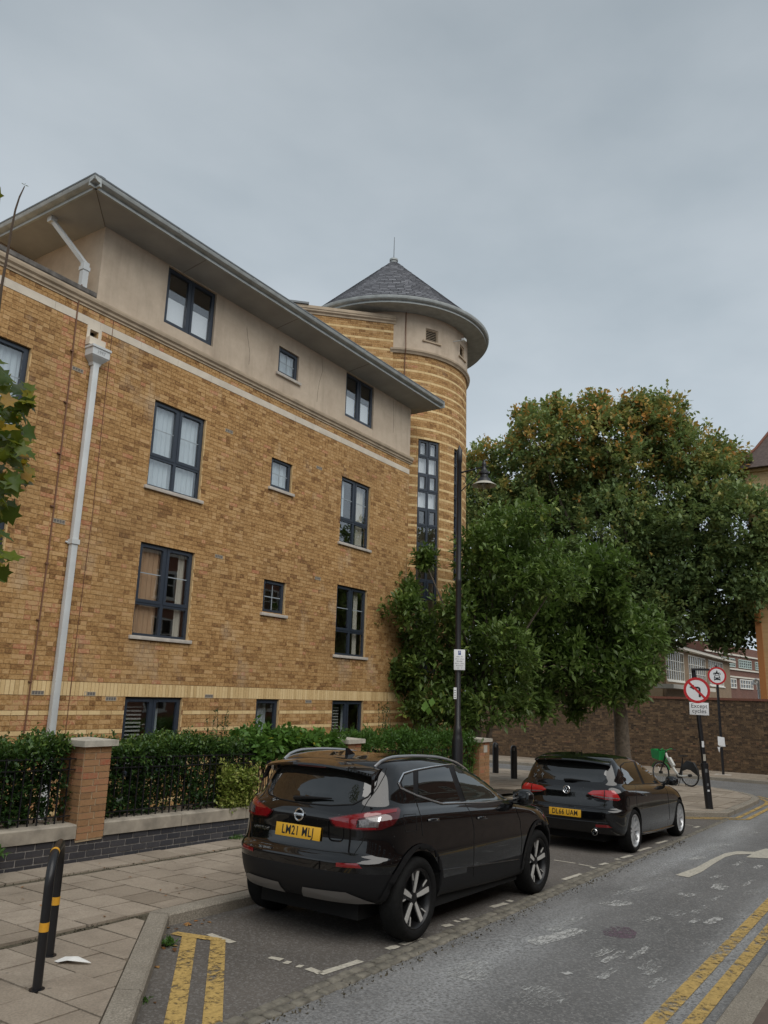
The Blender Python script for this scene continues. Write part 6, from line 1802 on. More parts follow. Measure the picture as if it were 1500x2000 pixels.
for dx, dy in ((-.25, .15), (.2, -.2)):
    mb = MB(); limb(mb, ab+Vector((dx*.4, dy*.4, 0)), ab+Vector((dx*2, dy*2, 2.4)), 0.10, 0.06, 0.05); mb.build('stem', M['bark'], tn, smooth=True)
# pale hanging leaves under the garden tree
hc_ = np.array([list(px_d(u, v, 18.9)) for u, v in ((832, 1368), (845, 1362), (838, 1380), (826, 1375))])
leaves('hanging_leaves', M['leaf_climb'], hc_, np.array([[0, 0, -1.]]*4)+unit(4)*0.25, np.array([[-.8, -.5, .2]]*4), np.array([0.24, 0.22, 0.20, 0.18]), np.full(4, 0.9), tn, aspect=0.75)

# hedges behind the railing
def hedge(name, label, x0, x1, y0, y1, z0, z1, n, mat, size, tonef, gap=0.35, aspect=0.55, wob=0.06, group=None, top_up=0.25):
    R_ = empty(name, (0, 0, 0)); tag(R_, label, 'hedge' if 'hedge' in name else 'shrub', group)
    # tufts: mostly on the front and the top
    k = n//9; u = rng.random((k, 3)); face = rng.random(k)
    X = x0+(x1-x0)*u[:, 0]; Yh = np.where(face < 0.55, y0+0.30*(y1-y0)*u[:, 1], y0+(y1-y0)*u[:, 1]); Z = np.where((face >= 0.55) & (face < 0.85), z1-0.12*u[:, 2], z0+(z1-z0)*u[:, 2])
    lump = 0.5+0.5*np.sin(X*5.3+1.0)*np.cos(Z*6.1+X*2.0)+rng.normal(0, 0.25, k)
    keep = (lump > gap) | (face >= 0.55)
    X, Yh, Z, face = X[keep], Yh[keep], Z[keep], face[keep]
    Yh = Yh+wob*np.sin(X*4.1)*np.cos(Z*5)+rng.normal(0, 0.03, len(X)); Z = Z+0.045*np.sin(X*3.3)+0.03*np.sin(X*9.7+1)+rng.normal(0, 0.028, len(X))+np.where(face >= 0.55, np.abs(rng.normal(0, 0.05, len(X)))*(rng.random(len(X)) < 0.2)*1.2, 0)
    Z += np.array([gz(x) for x in X])+PAVE_H
    C_ = np.stack([X, Yh, Z], 1); O_ = np.where((face >= 0.55)[:, None], np.array([[0, -.25, 1.]]), np.array([[0, -1., .15]]))+unit(len(X))*0.4
    leaves('foliage', M[mat], *cluster_leaves(C_, O_, 9, 0.085, size, tonef, upbias=top_up), R_, aspect=aspect)
    ns = max(3, int((x1-x0)/0.22))
    for i in range(ns):
        x = x0+(x1-x0)*(i+.5)/ns+rnd.uniform(-.05, .05); mb = MB(); yb = (y0+y1)/2+rnd.uniform(-.1, .1)
        mb.tube([W(x, yb, PAVE_H+.1), W(x+rnd.uniform(-.06, .06), yb-.05, PAVE_H+z0+.35*(z1-z0)), W(x+rnd.uniform(-.15, .15), yb-.08, PAVE_H+z1-.1)], [0.016, 0.011, 0.006], 5); mb.build('stem', M['twig'], R_)
    return R_
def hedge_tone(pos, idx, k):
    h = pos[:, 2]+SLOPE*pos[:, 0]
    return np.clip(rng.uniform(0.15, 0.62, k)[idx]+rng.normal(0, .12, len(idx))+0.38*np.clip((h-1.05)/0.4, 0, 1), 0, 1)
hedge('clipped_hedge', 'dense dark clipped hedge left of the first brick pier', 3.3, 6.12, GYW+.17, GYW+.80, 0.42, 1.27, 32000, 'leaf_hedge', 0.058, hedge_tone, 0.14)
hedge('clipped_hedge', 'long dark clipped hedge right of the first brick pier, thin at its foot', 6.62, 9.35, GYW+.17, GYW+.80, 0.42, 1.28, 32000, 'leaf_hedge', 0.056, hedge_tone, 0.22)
hedge('climber_shrub', 'bright green climber spilling over the railing behind the crossover', 9.3, 11.5, GYW+.02, GYW+.8, 1.02, 1.38, 5200, 'leaf_climb', 0.115, tone_basic(0.35, 0.85), 0.1, 0.62)
hedge('leafy_hedge', 'loose leafy green hedge between the second pier and the garden corner', 11.98, 16.55, GYW+.05, GYW+.8, 0.45, 1.40, 16000, 'leaf_climb', 0.095, tone_basic(0.05, 0.6), 0.12, 0.30, top_up=0.6)
hedge('variegated_shrub', 'yellowish variegated shrub poking through the railing left of the crossover', 8.55, 9.25, GYW-.04, GYW+.35, 0.42, 0.95, 4200, 'leaf_var', 0.052, tone_basic(0.2, 0.9), 0.0, 0.6)
# dead stems behind the bare railing
ds = empty('dry_stems', (0, 0, 0)); tag(ds, 'tangle of dry brown stems behind the bare black railing', 'stems')
for i in range(70):
    x = rnd.uniform(9.2, 11.45); y = GYW+rnd.uniform(.18, .5); mb = MB()
    mb.tube([W(x, y, .2), W(x+rnd.uniform(-.12, .12), y, .75), W(x+rnd.uniform(-.25, .25), y-.03, 1.25)], [0.007, 0.006, 0.003], 4); mb.build('stem', M['twig'], ds)
struct(hedge('back_shrubs', 'dark shrubs in the shade between the railing and the house front', 3.2, 16.5, GYW+1.0, GYW+2.0, 0.2, 1.12, 16000, 'leaf_hedge', 0.085, tone_basic(0.0, 0.3), 0.2), 'stuff') if False else None
# taller sprigs above the hedge tops
def sprigs(label, spots, mat, size, n=26, h=0.35, name='sprig'):
    for (x, y, hb), lb in zip(spots, label):
        R_ = empty(name, (0, 0, 0)); tag(R_, lb, 'plant')
        for i in range(7):
            mb = MB(); b0 = W(x+rnd.uniform(-.22, .22), y+rnd.uniform(-.1, .1), hb-.3); t0_ = b0+Vector((rnd.uniform(-.12, .12), rnd.uniform(-.08, .08), .3+h*rnd.uniform(.5, 1.1)))
            mb.tube([b0, t0_], [0.004, 0.002], 4); mb.build('stem', M['twig'], R_)
            t = rng.random((n, 1)); ps = np.array(b0)+(np.array(t0_)-np.array(b0))*t
            leaves('foliage', M[mat], ps, unit(n)+np.array([0, 0, .5]), unit(n)*.6+np.array([0, 0, 1.]), size*rng.uniform(.6, 1.2, n), rng.uniform(.25, .8, n), R_, aspect=0.5)
sprigs(['wispy sprigs sticking up above the hedge under the wide ground-floor window', 'leafy shoots rising in front of the third ground-floor window'], [(9.0, GYW+.6, 1.55), (14.6, GYW+1.2, 1.9)], 'leaf_hedge', 0.05, 30, 0.35, 'sprig_plant')
# weeds
def weed(label, p, r, n, mat='leaf_climb', size=0.05, name='weed'):
    R_ = empty(name, (0, 0, 0)); tag(R_, label, 'weed')
    c = np.array(p)+unit(n)*np.array([r, r, r*.45])*rng.random((n, 1)); c[:, 2] = np.maximum(c[:, 2], p[2]+.01)
    leaves('foliage', M[mat], c, unit(n)+np.array([0, 0, .6]), unit(n)*.5+np.array([0, 0, 1.]), size*rng.uniform(.5, 1.2, n), rng.uniform(.1, .6, n), R_, aspect=0.35)
weed('small green weed in the gutter at the kerb corner by the yellow lines', px_ground(326, 1845, .01), .09, 160)
weed('thin weeds growing at the foot of the dark brick wall near the crossover', W(8.85, GYW-.05, PAVE_H), .16, 160, size=.045)
weed('tiny weed in the gutter below the splayed kerb', px_ground(283, 1957, .005), .05, 50, size=.03)
lf = px_y(2, 1672, GYW-.25)
weed('leafy green shrub poking into the frame at the left edge', W(lf.x-.16, GYW-.12, PAVE_H+.18), .28, 420, size=.10, name='edge_shrub')

# sycamore just outside the frame on the left: one low branch reaches in
S_ = empty('maple_tree', (0, 0, 0)); tag(S_, 'maple with yellowing lobed leaves reaching in at the left edge', 'tree')
tb0 = Vector((1.35, 4.75, PAVE_H)); 
mb = MB(); mb.tube([tb0, tb0+Vector((.02, .02, 1.5)), tb0+Vector((.0, .05, 3.2)), tb0+Vector((-.05, .1, 5.6))], [0.13, 0.115, 0.10, 0.06], 12); mb.build('trunk', M['bark'], S_, smooth=True)
sp = [(8, 735, .9), (25, 760, 1), (40, 790, 1), (15, 800, 1), (30, 840, 1), (45, 860, .9), (10, 870, 1), (30, 900, 1), (15, 930, 1), (42, 935, .9), (20, 965, .9), (5, 985, 1), (-5, 1010, .8), (-10, 780, 1), (-15, 850, 1), (-20, 920, 1), (5, 1095, .9), (-8, 1060, 1), (-15, 1120, .8), (52, 768, .7), (50, 905, .7), (-30, 700, 1), (-25, 980, 1)]
P3 = []; 
for u, v, k in sp:
    for j in range(9):
        p = px_d(u+rnd.uniform(-28, 2), v+rnd.uniform(-26, 26), 4.45+rnd.uniform(-.35, .35)); P3.append(list(p))
for u, v in ((-8, 368),): P3.append(list(px_d(u-6, v, 4.4)))
P3 = np.array(P3); n_ = len(P3)
leaves('crown', M['leaf_syc'], P3, np.array([[0.75, -0.35, -0.45]])+unit(n_)*0.75, np.array([[-.5, -.6, .8]])+unit(n_)*0.55, 0.088*rng.uniform(.7, 1.25, n_), np.clip(rng.normal(0.58, 0.25, n_), 0, 1), S_, fold=0.18, lobed=True, droop=.7)
for a, b in (((-40, 760), (35, 800)), ((-40, 850), (38, 880)), ((-40, 930), (30, 950)), ((-45, 1060), (5, 1100))):
    mb = MB(); limb(mb, tb0+Vector((0, .05, 2.4+rnd.uniform(-.5, .8))), px_d(*a, 4.5), .022, .012, .05); mb.tube([px_d(*a, 4.5), px_d(*b, 4.45)], [.010, .003], 5); mb.build('limb', M['bark'], S_, smooth=True)
tw = [(-4, 620), (3, 560), (12, 510), (22, 450), (30, 410), (38, 385), (48, 364)]
mb = MB(); mb.tube([tb0+Vector((0, .05, 3.0))]+[px_d(u, v, 4.5) for u, v in tw], [.016, .012, .009, .008, .007, .006, .005, .003], 6); mb.build('shoot', M['twig'], S_, smooth=True)
q = px_d(48, 362, 4.5); q = np.array([list(q)]*3); leaves('shoot_tip', M['leaf_syc'], q, np.array([[.6, -.5, -.1], [-.5, .3, .3], [.1, 0, .4]]), np.array([[0, 0, 1.]]*3), np.array([.024, .022, .02]), np.array([.1, .1, .2]), S_, aspect=.4)
# the rest of its crown, beyond the left edge of the frame
q = np.concatenate([np.array(c)+unit(330)*np.array(r)*rng.random((330, 1))**0.45 for c, r in (((1.2, 5.0, 4.9), (1.1, 1.1, 1.0)), ((0.6, 5.6, 4.0), (1.0, 1.0, .9)), ((1.4, 4.7, 5.9), (.8, .8, .7)), ((1.0, 4.6, 3.6), (.8, .7, .7)))])
ok_ = []
for p in q:
    zc = (Vector(p)-CAM).dot(_F); u_p = to_px(p)[0] if zc > .2 else -999
    ok_.append(u_p < -25)
q = q[np.array(ok_)]; n_ = len(q)
leaves('crown', M['leaf_syc'], q, np.array([[0.3, -0.3, -0.5]])+unit(n_)*0.9, np.array([[-.2, -.3, .9]])+unit(n_)*0.5, 0.11*rng.uniform(.7, 1.25, n_), np.clip(rng.normal(0.5, 0.25, n_), 0, 1), S_, fold=0.18, lobed=True, droop=.7)
# ---------------------------------------------------------------- street furniture
# cycle stand
a, b = W(3.50, 4.92, PAVE_H), W(3.97, 5.48, PAVE_H)
hs = empty('cycle_stand', a); tag(hs, 'black hooped cycle stand with yellow bands on the near pavement', 'cycle stand'); hs.location = (0, 0, 0)
H_ = 0.80; dv = (b-a); r_ = dv.length/2; ctr = (a+b)/2; e = dv.normalized(); up = Vector((0, 0, 1))
rc = 0.20
def hoop_pt(s):   # rounded corners of radius rc
    pass
pts = [a+Vector((0, 0, -.03)), a+up*(H_-rc)]
za = a+up*(H_-rc); zb = b+up*(H_-rc)
for k in range(1, 9):
    t = PI/2*k/8; pts.append(za+e*rc*(1-math.cos(t))+up*rc*math.sin(t))
top_b = zb+up*rc-e*rc
pts.append(top_b)
for k in range(1, 9):
    t = PI/2*k/8; pts.append(zb-e*rc*(1-math.sin(t))+up*rc*math.cos(t))
pts.append(b+Vector((0, 0, -.03)))
mb = MB(); mb.tube(pts, 0.030, 14); mb.build('hoop', M['black_iron'], hs, smooth=True)
for q, h0, h1 in ((a, 0.345, 0.40), (b, 0.345, 0.40)):
    mb = MB(); mb.tube([q+up*h0, q+up*h1], 0.0312, 14); mb.build('yellow_band', M['yellow_tape'], hs, smooth=True, sharp=60)
mb = MB(); mb.tube(pts[8:10], 0.0308, 14); mb.build('yellow_band', M['yellow_tape'], hs, smooth=True, sharp=60)
for q in (a, b):
    mb = MB(); mb.lathe([(0.0, 0.0), (0.05, 0.0), (0.05, 0.006), (0.0, 0.006)], 14, Matrix.Translation(q)); mb.build('foot_plate', M['black_iron'], hs)

# lamp post
LPX, LPY = 14.80, 7.90
lb = W(LPX, LPY, PAVE_H); lamp = empty('street_lamp', (0, 0, 0)); tag(lamp, 'tall black heritage street lamp with a glass lantern on a side arm', 'street lamp')
top = 7.34
mb = MB(); mb.lathe([(0.115, 0), (0.115, 1.35), (0.10, 1.42), (0.088, 1.50), (0.086, 1.62), (0.062, 1.66), (0.060, 4.6), (0.064, 4.62), (0.064, 4.68), (0.052, 4.72), (0.050, top-lb.z-.35), (0.062, top-lb.z-.33), (0.062, top-lb.z-.06), (0.045, top-lb.z-.03), (0.03, top-lb.z), (0.018, top-lb.z+.03), (0.0, top-lb.z+.07)], 16, Matrix.Translation(lb)); mb.build('post', M['black_iron'], lamp, smooth=True, sharp=50)
ad = Vector((0.22, -1, 0)).normalized(); AL = 0.56; A0 = Vector((LPX, LPY, 6.76)); A1 = A0+ad*AL+Vector((0, 0, 0.10))
mb = MB(); mb.tube([A0, A0+ad*AL*.5+Vector((0, 0, .045)), A1, A1+ad*.10], [0.022, 0.02, 0.018, 0.012], 8); mb.build('arm', M['black_iron'], lamp, smooth=True)
mb = MB(); br = [A0+Vector((0, 0, -.42))+ad*.05]
for k in range(1, 9):
    t = k/8; br.append(A0+ad*(.06+.46*t)+Vector((0, 0, -.42+.45*t**0.75-.06*math.sin(PI*t))))
mb.tube(br, 0.011, 6); mb.tube([A0+ad*(.06+.09*math.cos(x))+Vector((0, 0, -.17+.10*math.sin(x))) for x in [i*.4-1.2 for i in range(9)]], 0.009, 5); mb.build('scroll_bracket', M['black_iron'], lamp, smooth=True)
LT = Matrix.Translation(A1)
mb = MB(); mb.lathe([(0.0, 0.16), (0.018, 0.15), (0.022, 0.11), (0.045, 0.09), (0.05, 0.04), (0.035, 0.0), (0.055, -0.06), (0.075, -0.10), (0.115, -0.13), (0.115, -0.17), (0.085, -0.18), (0.09, -0.25), (0.135, -0.28), (0.15, -0.33), (0.165, -0.345), (0.165, -.36)], 24, LT); mb.build('lantern_hood', M['black_iron'], lamp, smooth=True, sharp=45)
mb = MB(); mb.lathe([(0.15, -0.345), (0.27, -0.425), (0.272, -0.432), (0.15, -0.36)], 32, LT, closed=True); mb.build('lantern_brim', simple('pale_reflector_brim', (0.42, 0.40, 0.34), 0.35), lamp, smooth=True, sharp=50)
mb = MB(); mb.lathe([(0.148, -0.36), (0.150, -0.43), (0.135, -0.52), (0.10, -0.60), (0.05, -0.66), (0.0, -0.69)], 24, LT); mb.f = [f for f in mb.f if len(f) == 4]; mb.t = [.5]*len(mb.f); mb.build('lantern_glass', M['glass_lamp'], lamp, smooth=True)
mb = MB(); mb.lathe([(0.0, -0.36), (0.03, -0.36), (0.03, -0.50), (0.0, -0.53)], 10, LT); mb.build('bulb', simple('lamp_bulb', (0.6, 0.58, 0.5), 0.4), lamp, smooth=True)
# plates on the post
M['sign_white'] = simple('white_sign_face', (0.74, 0.75, 0.76), 0.45)
M['sign_blue'] = simple('blue_sign_print', (0.02, 0.06, 0.25), 0.5)
M['sign_black'] = simple('black_sign_print', (0.012, 0.012, 0.014), 0.5)
M['sign_red'] = simple('red_sign_print', (0.48, 0.018, 0.022), 0.45)
M['sign_grey'] = simple('grey_sign_back', (0.16, 0.165, 0.17), 0.5, metal=0.3)
def facing(p, yaw_to=None, lean=0.0):
    """frame at p whose local +z points at the viewer's side of the street; x right, y up"""
    n = Vector((CAM.x-p.x, CAM.y-p.y, 0)).normalized() if yaw_to is None else Vector((math.cos(yaw_to), math.sin(yaw_to), 0))
    x = Vector((0, 0, 1)).cross(n).normalized(); y = n.cross(x)
    Mx = Matrix(((x.x, y.x, n.x, p.x), (x.y, y.y, n.y, p.y), (x.z, y.z, n.z, p.z), (0, 0, 0, 1)))
    return Mx @ Matrix.Rotation(lean, 4, 'Z')
ps = Vector((LPX, LPY, 0))
c = px_y(897.5, 1288.5, LPY-.08); 
F_ = facing(Vector((c.x, c.y, c.z)), math.radians(-150))
pk = empty('parking_sign', (0, 0, 0)); tag(pk, 'small white parking permit sign with a blue P, on the lamp post', 'sign')
mb = MB(); mb.box((-0.115, -0.21, -.004), (0.115, 0.21, 0.0), M=F_); mb.build('plate', M['sign_white'], pk, bevel=0.002)
mb = MB(); mb.box((-0.028, 0.10, .0005), (0.028, 0.185, .0015), M=F_); mb.build('blue_square', M['sign_blue'], pk)
text_mesh('P', 0.075, 'lettering', M['sign_white'], pk, F_ @ Matrix.Translation((0, 0.143, .002)), .0004)
for i, (t, sz) in enumerate((('Mon - Fri', .034), ('8.30 am - 6.30 pm', .026), ('Saturday', .034), ('8.30 am - 1.30 pm', .026), ('Permit holders', .024), ('only       E', .026))):
    text_mesh(t, sz, 'lettering', M['sign_black'], pk, F_ @ Matrix.Translation((0, 0.062-.046*i, .001)), .0004)
mb = MB(); mb.tube([Vector((LPX, LPY, c.z+.12)), F_ @ Vector((0, .12, -.004))], .012, 5); mb.tube([Vector((LPX, LPY, c.z-.12)), F_ @ Vector((0, -.12, -.004))], .012, 5); mb.build('bracket', M['sign_grey'], pk)
c = px_y(893.5, 1354, LPY-.07); F_ = facing(Vector((c.x, LPY, c.z)), math.radians(-150)) @ Matrix.Translation((0.01, 0, .068))
nt = empty('post_notice', (0, 0, 0)); tag(nt, 'narrow white notice strip stuck on the lamp post', 'notice')
mb = MB(); mb.box((-0.028, -.115, 0), (.032, .115, .004), M=F_); mb.build('notice_strip', M['sign_white'], nt)
mb = MB()
for k in range(4): mb.box((-.02, -.09+.045*k, .0042), (.02, -.075+.045*k, .0048), M=F_)
mb.build('print', M['sign_grey'], nt)

def polyM(mb, pts, F, z0, z1, tone=.5): mb.prism(pts, z0, z1, lambda x, y, h: F @ Vector((x, y, h)), tone)
def arc_pts(r, a0, a1, n): return [(r*math.cos(math.radians(a0+(a1-a0)*i/n)), r*math.sin(math.radians(a0+(a1-a0)*i/n))) for i in range(n+1)]
def roundel(parent, F, R_):
    mb = MB(); mb.lathe([(0, -.006), (R_, -.006), (R_, 0), (0, 0)], 40, F); mb.build('sign_plate', M['sign_white'], parent)
    mb = MB(); mb.lathe([(R_*.80, 0.0008), (R_*1.0, 0.0008), (R_*1.0, 0.0022), (R_*.80, 0.0022)], 40, F, closed=True); mb.build('red_ring', M['sign_red'], parent)
    mb = MB(); mb.lathe([(0, -.012), (R_*.98, -.012), (R_*.98, -.0065), (0, -.0065)], 40, F); mb.build('sign_back', M['sign_grey'], parent)
# no-left-turn sign: pole leans slightly
sb = px_ground(1386, 1581, PAVE_H); st = px_d(1354, 1308, math.hypot(sb.x, sb.y))
sg = empty('no_left_turn_sign', (0, 0, 0)); tag(sg, 'leaning black post with a red-ringed no left turn sign, plate reads Except cycles', 'road sign')
ax = (st-sb); 
def along(h): return sb+ax*(h/ax.z)
mb = MB(); mb.tube([sb-Vector((0, 0, .05)), along(0.95), along(0.97), along(ax.z)], [0.084, 0.084, 0.055, 0.050], 14); mb.tube([along(0.93), along(1.02)], 0.088, 14); pole = mb.build('post', M['black_iron'], sg, smooth=True, sharp=50)
mb = MB(); mb.tube([along(ax.z-.02), along(ax.z+.02)], .05, 10); mb.box((-0.05, -0.02, 0.0), (0.36, .03, 0.10), M=facing(along(ax.z), math.radians(-165))); mb.build('lamp_unit', M['black_iron'], sg)
pc = along(px_d(1357, 1348, math.hypot(sb.x, sb.y)).z-sb.z)
F1 = facing(pc, math.radians(-160), -.02) @ Matrix.Translation((0.015, 0, .075))
roundel(sg, F1, 0.30)
mb = MB(); Fb = F1 @ Matrix.Translation((0, 0, .0005))
polyM(mb, [(.085, -.16), (.085, .03), (.07, .065), (.035, .085), (-.06, .085), (-.06, .125), (-.165, .065), (-.06, .005), (-.06, .042), (.025, .042), (.04, .025), (.04, -.16)][::-1], Fb, .0005, .0018); mb.build('arrow', M['sign_black'], sg)
mb = MB(); mb.box((-.245, -.027, .002), (.245, .027, .0035), M=F1 @ Matrix.Rotation(math.radians(-45), 4, 'Z')); mb.build('red_bar', M['sign_red'], sg)
pc2 = along(px_d(1360, 1384, math.hypot(sb.x, sb.y)).z-sb.z); F2 = facing(pc2, math.radians(-160), -.02) @ Matrix.Translation((0.02, 0, .07))
mb = MB(); mb.box((-.215, -.145, -.005), (.215, .145, 0), M=F2); mb.build('sub_plate', M['sign_white'], sg, bevel=.003)
for i, t in enumerate(('Except', 'cycles')): text_mesh(t, .135, 'lettering', M['sign_black'], sg, F2 @ Matrix.Translation((0, .06-.115*i, .001)), .0012)
for h, w_, hh, m in ((1.45, .05, .07, 'sign_white'), (1.15, .055, .075, 'cap_stone'), (.86, .05, .04, 'sign_grey'), (.55, .04, .03, 'sign_grey'), (.42, .045, .02, 'sign_white'), (.98, .03, .03, 'sign_white')):
    Fk = facing(along(h), math.radians(-160)) @ Matrix.Translation((0.012, 0, .086 if h < .95 else .058)); mb = MB(); mb.box((-w_/2, -hh, 0), (w_/2, hh, .003), M=Fk); mb.build('sticker', M[m], sg)
mb = MB(); mb.lathe([(.084, -.02), (.13, -.02), (.12, .012), (.084, .015)], 14, Matrix.Translation(sb)); mb.build('post_collar', M['concrete'], sg)
# no-motor-vehicles sign across the side street
s2 = px_x(1413, 1514, 35.2); s2 = W(35.2, s2.y, .13)
sm = empty('no_motor_vehicles_sign', (0, 0, 0)); tag(sm, 'black post with a round motorcycle-over-car sign, against the old wall', 'road sign')
tp = px_d(1402, 1300, math.hypot(s2.x, s2.y)); mb = MB(); mb.tube([s2-Vector((0, 0, .05)), Vector((s2.x, s2.y, tp.z))], .05, 12); mb.build('post', M['black_iron'], sm, smooth=True)
pc = Vector((s2.x, s2.y, px_d(1403, 1320, math.hypot(s2.x, s2.y)).z)); F3 = facing(pc, math.radians(-165)) @ Matrix.Translation((0, 0, .07)); roundel(sm, F3, .30 if False else .36)
F3 = F3 @ Matrix.Scale(1.2, 4); mb = MB()
Fb = F3 @ Matrix.Translation((0, 0, .0005))
polyM(mb, [(-.10, -.16), (-.07, -.16), (-.07, -.14), (.07, -.14), (.07, -.16), (.10, -.16), (.10, -.06), (.075, .01), (-.075, .01), (-.10, -.06)], Fb, .0005, .002)
mb.build('car_symbol', M['sign_black'], sm)
mb = MB(); polyM(mb, [(-.07, -.055), (.07, -.055), (.055, -.01), (-.055, -.01)], Fb, .0022, .003); polyM(mb, [(-.085, -.10), (-.05, -.10), (-.05, -.08), (-.085, -.08)], Fb, .0022, .003); polyM(mb, [(.05, -.10), (.085, -.10), (.085, -.08), (.05, -.08)], Fb, .0022, .003); mb.build('car_symbol_windows', M['sign_white'], sm)
mb = MB()
for x in (-.075, .075): mb.lathe(ring(.026, .043, .001), 20, Fb @ Matrix.Translation((x, .065, .0005)), closed=True)
polyM(mb, [(-.08, .06), (.07, .06), (.085, .10), (.03, .11), (.02, .135), (-.02, .135), (-.045, .10), (-.10, .105)], Fb, .0005, .002); mb.lathe([(0, .0005), (.022, .0005), (.022, .002), (0, .002)], 14, Fb @ Matrix.Translation((.005, .155, 0))); mb.build('motorcycle_symbol', M['sign_black'], sm)
pn = Vector((s2.x, s2.y, px_d(1411, 1449, math.hypot(s2.x, s2.y)).z)); Fk = facing(pn, math.radians(-165)) @ Matrix.Translation((0, 0, .055))
mb = MB(); mb.add([Fk @ Vector(p) for p in ((-.13, .21, 0), (.12, .18, .01), (.14, -.18, .02), (-.06, -.20, .0), (-.13, -.12, .03))], [(0, 4, 3, 2, 1)]); mb.add([Fk @ Vector(p) for p in ((-.16, -.20, 0), (-.06, -.21, .01), (-.10, -.42, .02))], [(0, 2, 1)]); mb.build('torn_notice', M['sign_white'], sm)
mb = MB(); mb.box((s2.x-.35, s2.y-.3, s2.z+.004), (s2.x+.2, s2.y+.3, s2.z+.012)); mb.build('base_patch', M['stone_sill'], sm)

# bollards
def bollard(p, label):
    R_ = empty('bollard', (0, 0, 0)); tag(R_, label, 'bollard', 'black bollards at the garden corner')
    mb = MB(); mb.lathe([(.105, -.03), (.105, .80), (.11, .805), (.11, .84), (.10, .845), (.10, .93), (.088, .98), (.055, 1.01), (0, 1.02)], 18, Matrix.Translation(p)); mb.build('body', M['black_iron'], R_, smooth=True, sharp=40)
    mb = MB(); n = Vector((CAM.x-p.x, CAM.y-p.y, 0)).normalized(); F = facing(p+Vector((0, 0, .90)), math.atan2(n.y, n.x)) @ Matrix.Translation((0, 0, .085)); mb.box((-.03, -.045, 0), (.03, .045, .022), M=F); mb.build('reflector', M['sign_grey'], R_, bevel=.004)
bollard(px_ground(968, 1510, PAVE_H), 'left black bollard, close beside the last brick pier')
bollard(px_ground(1004, 1521, PAVE_H), 'right black bollard, standing clear of the brick pier')

# hire bicycle
M['bike_green'] = simple('bright_green_plastic', (0.012, 0.22, 0.055), 0.4)
M['bike_white'] = simple('off_white_frame', (0.58, 0.58, 0.55), 0.4)
M['bike_black'] = simple('black_bike_plastic', (0.010, 0.010, 0.010), 0.5)
bR = px_ground(1349, 1537, PAVE_H); bF = px_ground(1293, 1524, PAVE_H)
bf = Vector((0.42, 0.91, 0)).normalized(); bk = empty('hire_bicycle', (0, 0, 0)); tag(bk, 'green and white electric hire bicycle with front basket, parked on the corner', 'bicycle')
bs = Vector((-bf.y, bf.x, 0))
def B(x, z, y=0.0): return Vector((bR.x, bR.y, bR.z+.004))+bf*x+bs*y+Vector((0, 0, z))
WBk = 1.12; wr = .335
def bwheel(x, nm):
    w_ = empty(nm, (0, 0, 0), parent=bk); Mx = Matrix(((bf.x, 0, bs.x, B(x, wr).x), (bf.y, 0, bs.y, B(x, wr).y), (0, 1, 0, B(x, wr).z), (0, 0, 0, 1)))
    mb = MB(); mb.lathe([(wr-.035+.024*math.cos(t)+.012, .022*math.sin(t)) for t in [i*PI/4 for i in range(8)]], 32, Mx, closed=True); mb.build('tyre', M['bike_black'], w_, smooth=True)
    mb = MB(); mb.lathe([(wr-.055, -.012), (wr-.045, -.012), (wr-.045, .012), (wr-.055, .012)], 32, Mx, closed=True); mb.build('rim', M['alu'], w_, smooth=True)
    mb = MB(); mb.lathe([(.0, -.05), (.045, -.05), (.045, .05), (.0, .05)], 14, Mx); mb.build('hub', M['bike_black'], w_, smooth=True)
    for k in range(14):
        t = 2*PI*k/14; mb = MB(); mb.tube([Mx @ Vector((.03*math.cos(t), .03*math.sin(t), .02)), Mx @ Vector(((wr-.05)*math.cos(t+.2), (wr-.05)*math.sin(t+.2), 0))], .0025, 3); mb.build('spoke', M['alu'], w_)
bwheel(0, 'wheel'); bwheel(WBk, 'wheel')
def bt(pts, r, nm, m): mb = MB(); mb.tube(pts, r, 10); return mb.build(nm, M[m], bk, smooth=True, sharp=60)
bt([B(.40, .30), B(.55, .42), B(.86, .86), B(.88, .96)], [.035, .04, .04, .032], 'down_tube', 'bike_white'); bt([B(.0, wr), B(.25, .29), B(.44, .30)], [.022, .03, .035], 'chain_stay', 'bike_white')
bt([B(.40, .30), B(.28, .62), B(.25, .86)], [.03, .026, .018], 'seat_tube', 'bike_black'); bt([B(.88, .98), B(.95, .74), B(1.10, wr, .06)], [.026, .03, .018], 'fork', 'bike_black')
mb = MB(); mb.add([B(.62, .52, s_)+q for s_ in (-.05, .05) for q in (Vector((0, 0, 0)), bf*.06+Vector((0, 0, .10)), bf*.20+Vector((0, 0, .30)), bf*.10+Vector((0, 0, .32)), bf*-.06+Vector((0, 0, .08)))], [(0, 1, 2, 3, 4), (9, 8, 7, 6, 5)]+[(i, i+5, (i+1) % 5+5, (i+1) % 5) for i in range(5)]); mb.build('battery_pack', M['bike_white'], bk, bevel=.015)
mb = MB(); 
for pts_ in ([(-.10, .80), (.12, .86), (.30, .82), (.33, .66), (.22, .50), (.02, .60)],): polyM_ = [B(x, z, s_) for s_ in (-.06, .06) for x, z in pts_]; mb.add(polyM_, [(0, 1, 2, 3, 4, 5), (11, 10, 9, 8, 7, 6)]+[(i, i+6, (i+1) % 6+6, (i+1) % 6) for i in range(6)])
sk = mb; sk.v = []; sk.f = []; sk.t = []
gp_ = [(-.33, .34), (-.30, .56), (-.18, .74), (.08, .78), (.26, .62), (.28, .45), (.10, .52), (-.06, .50)]
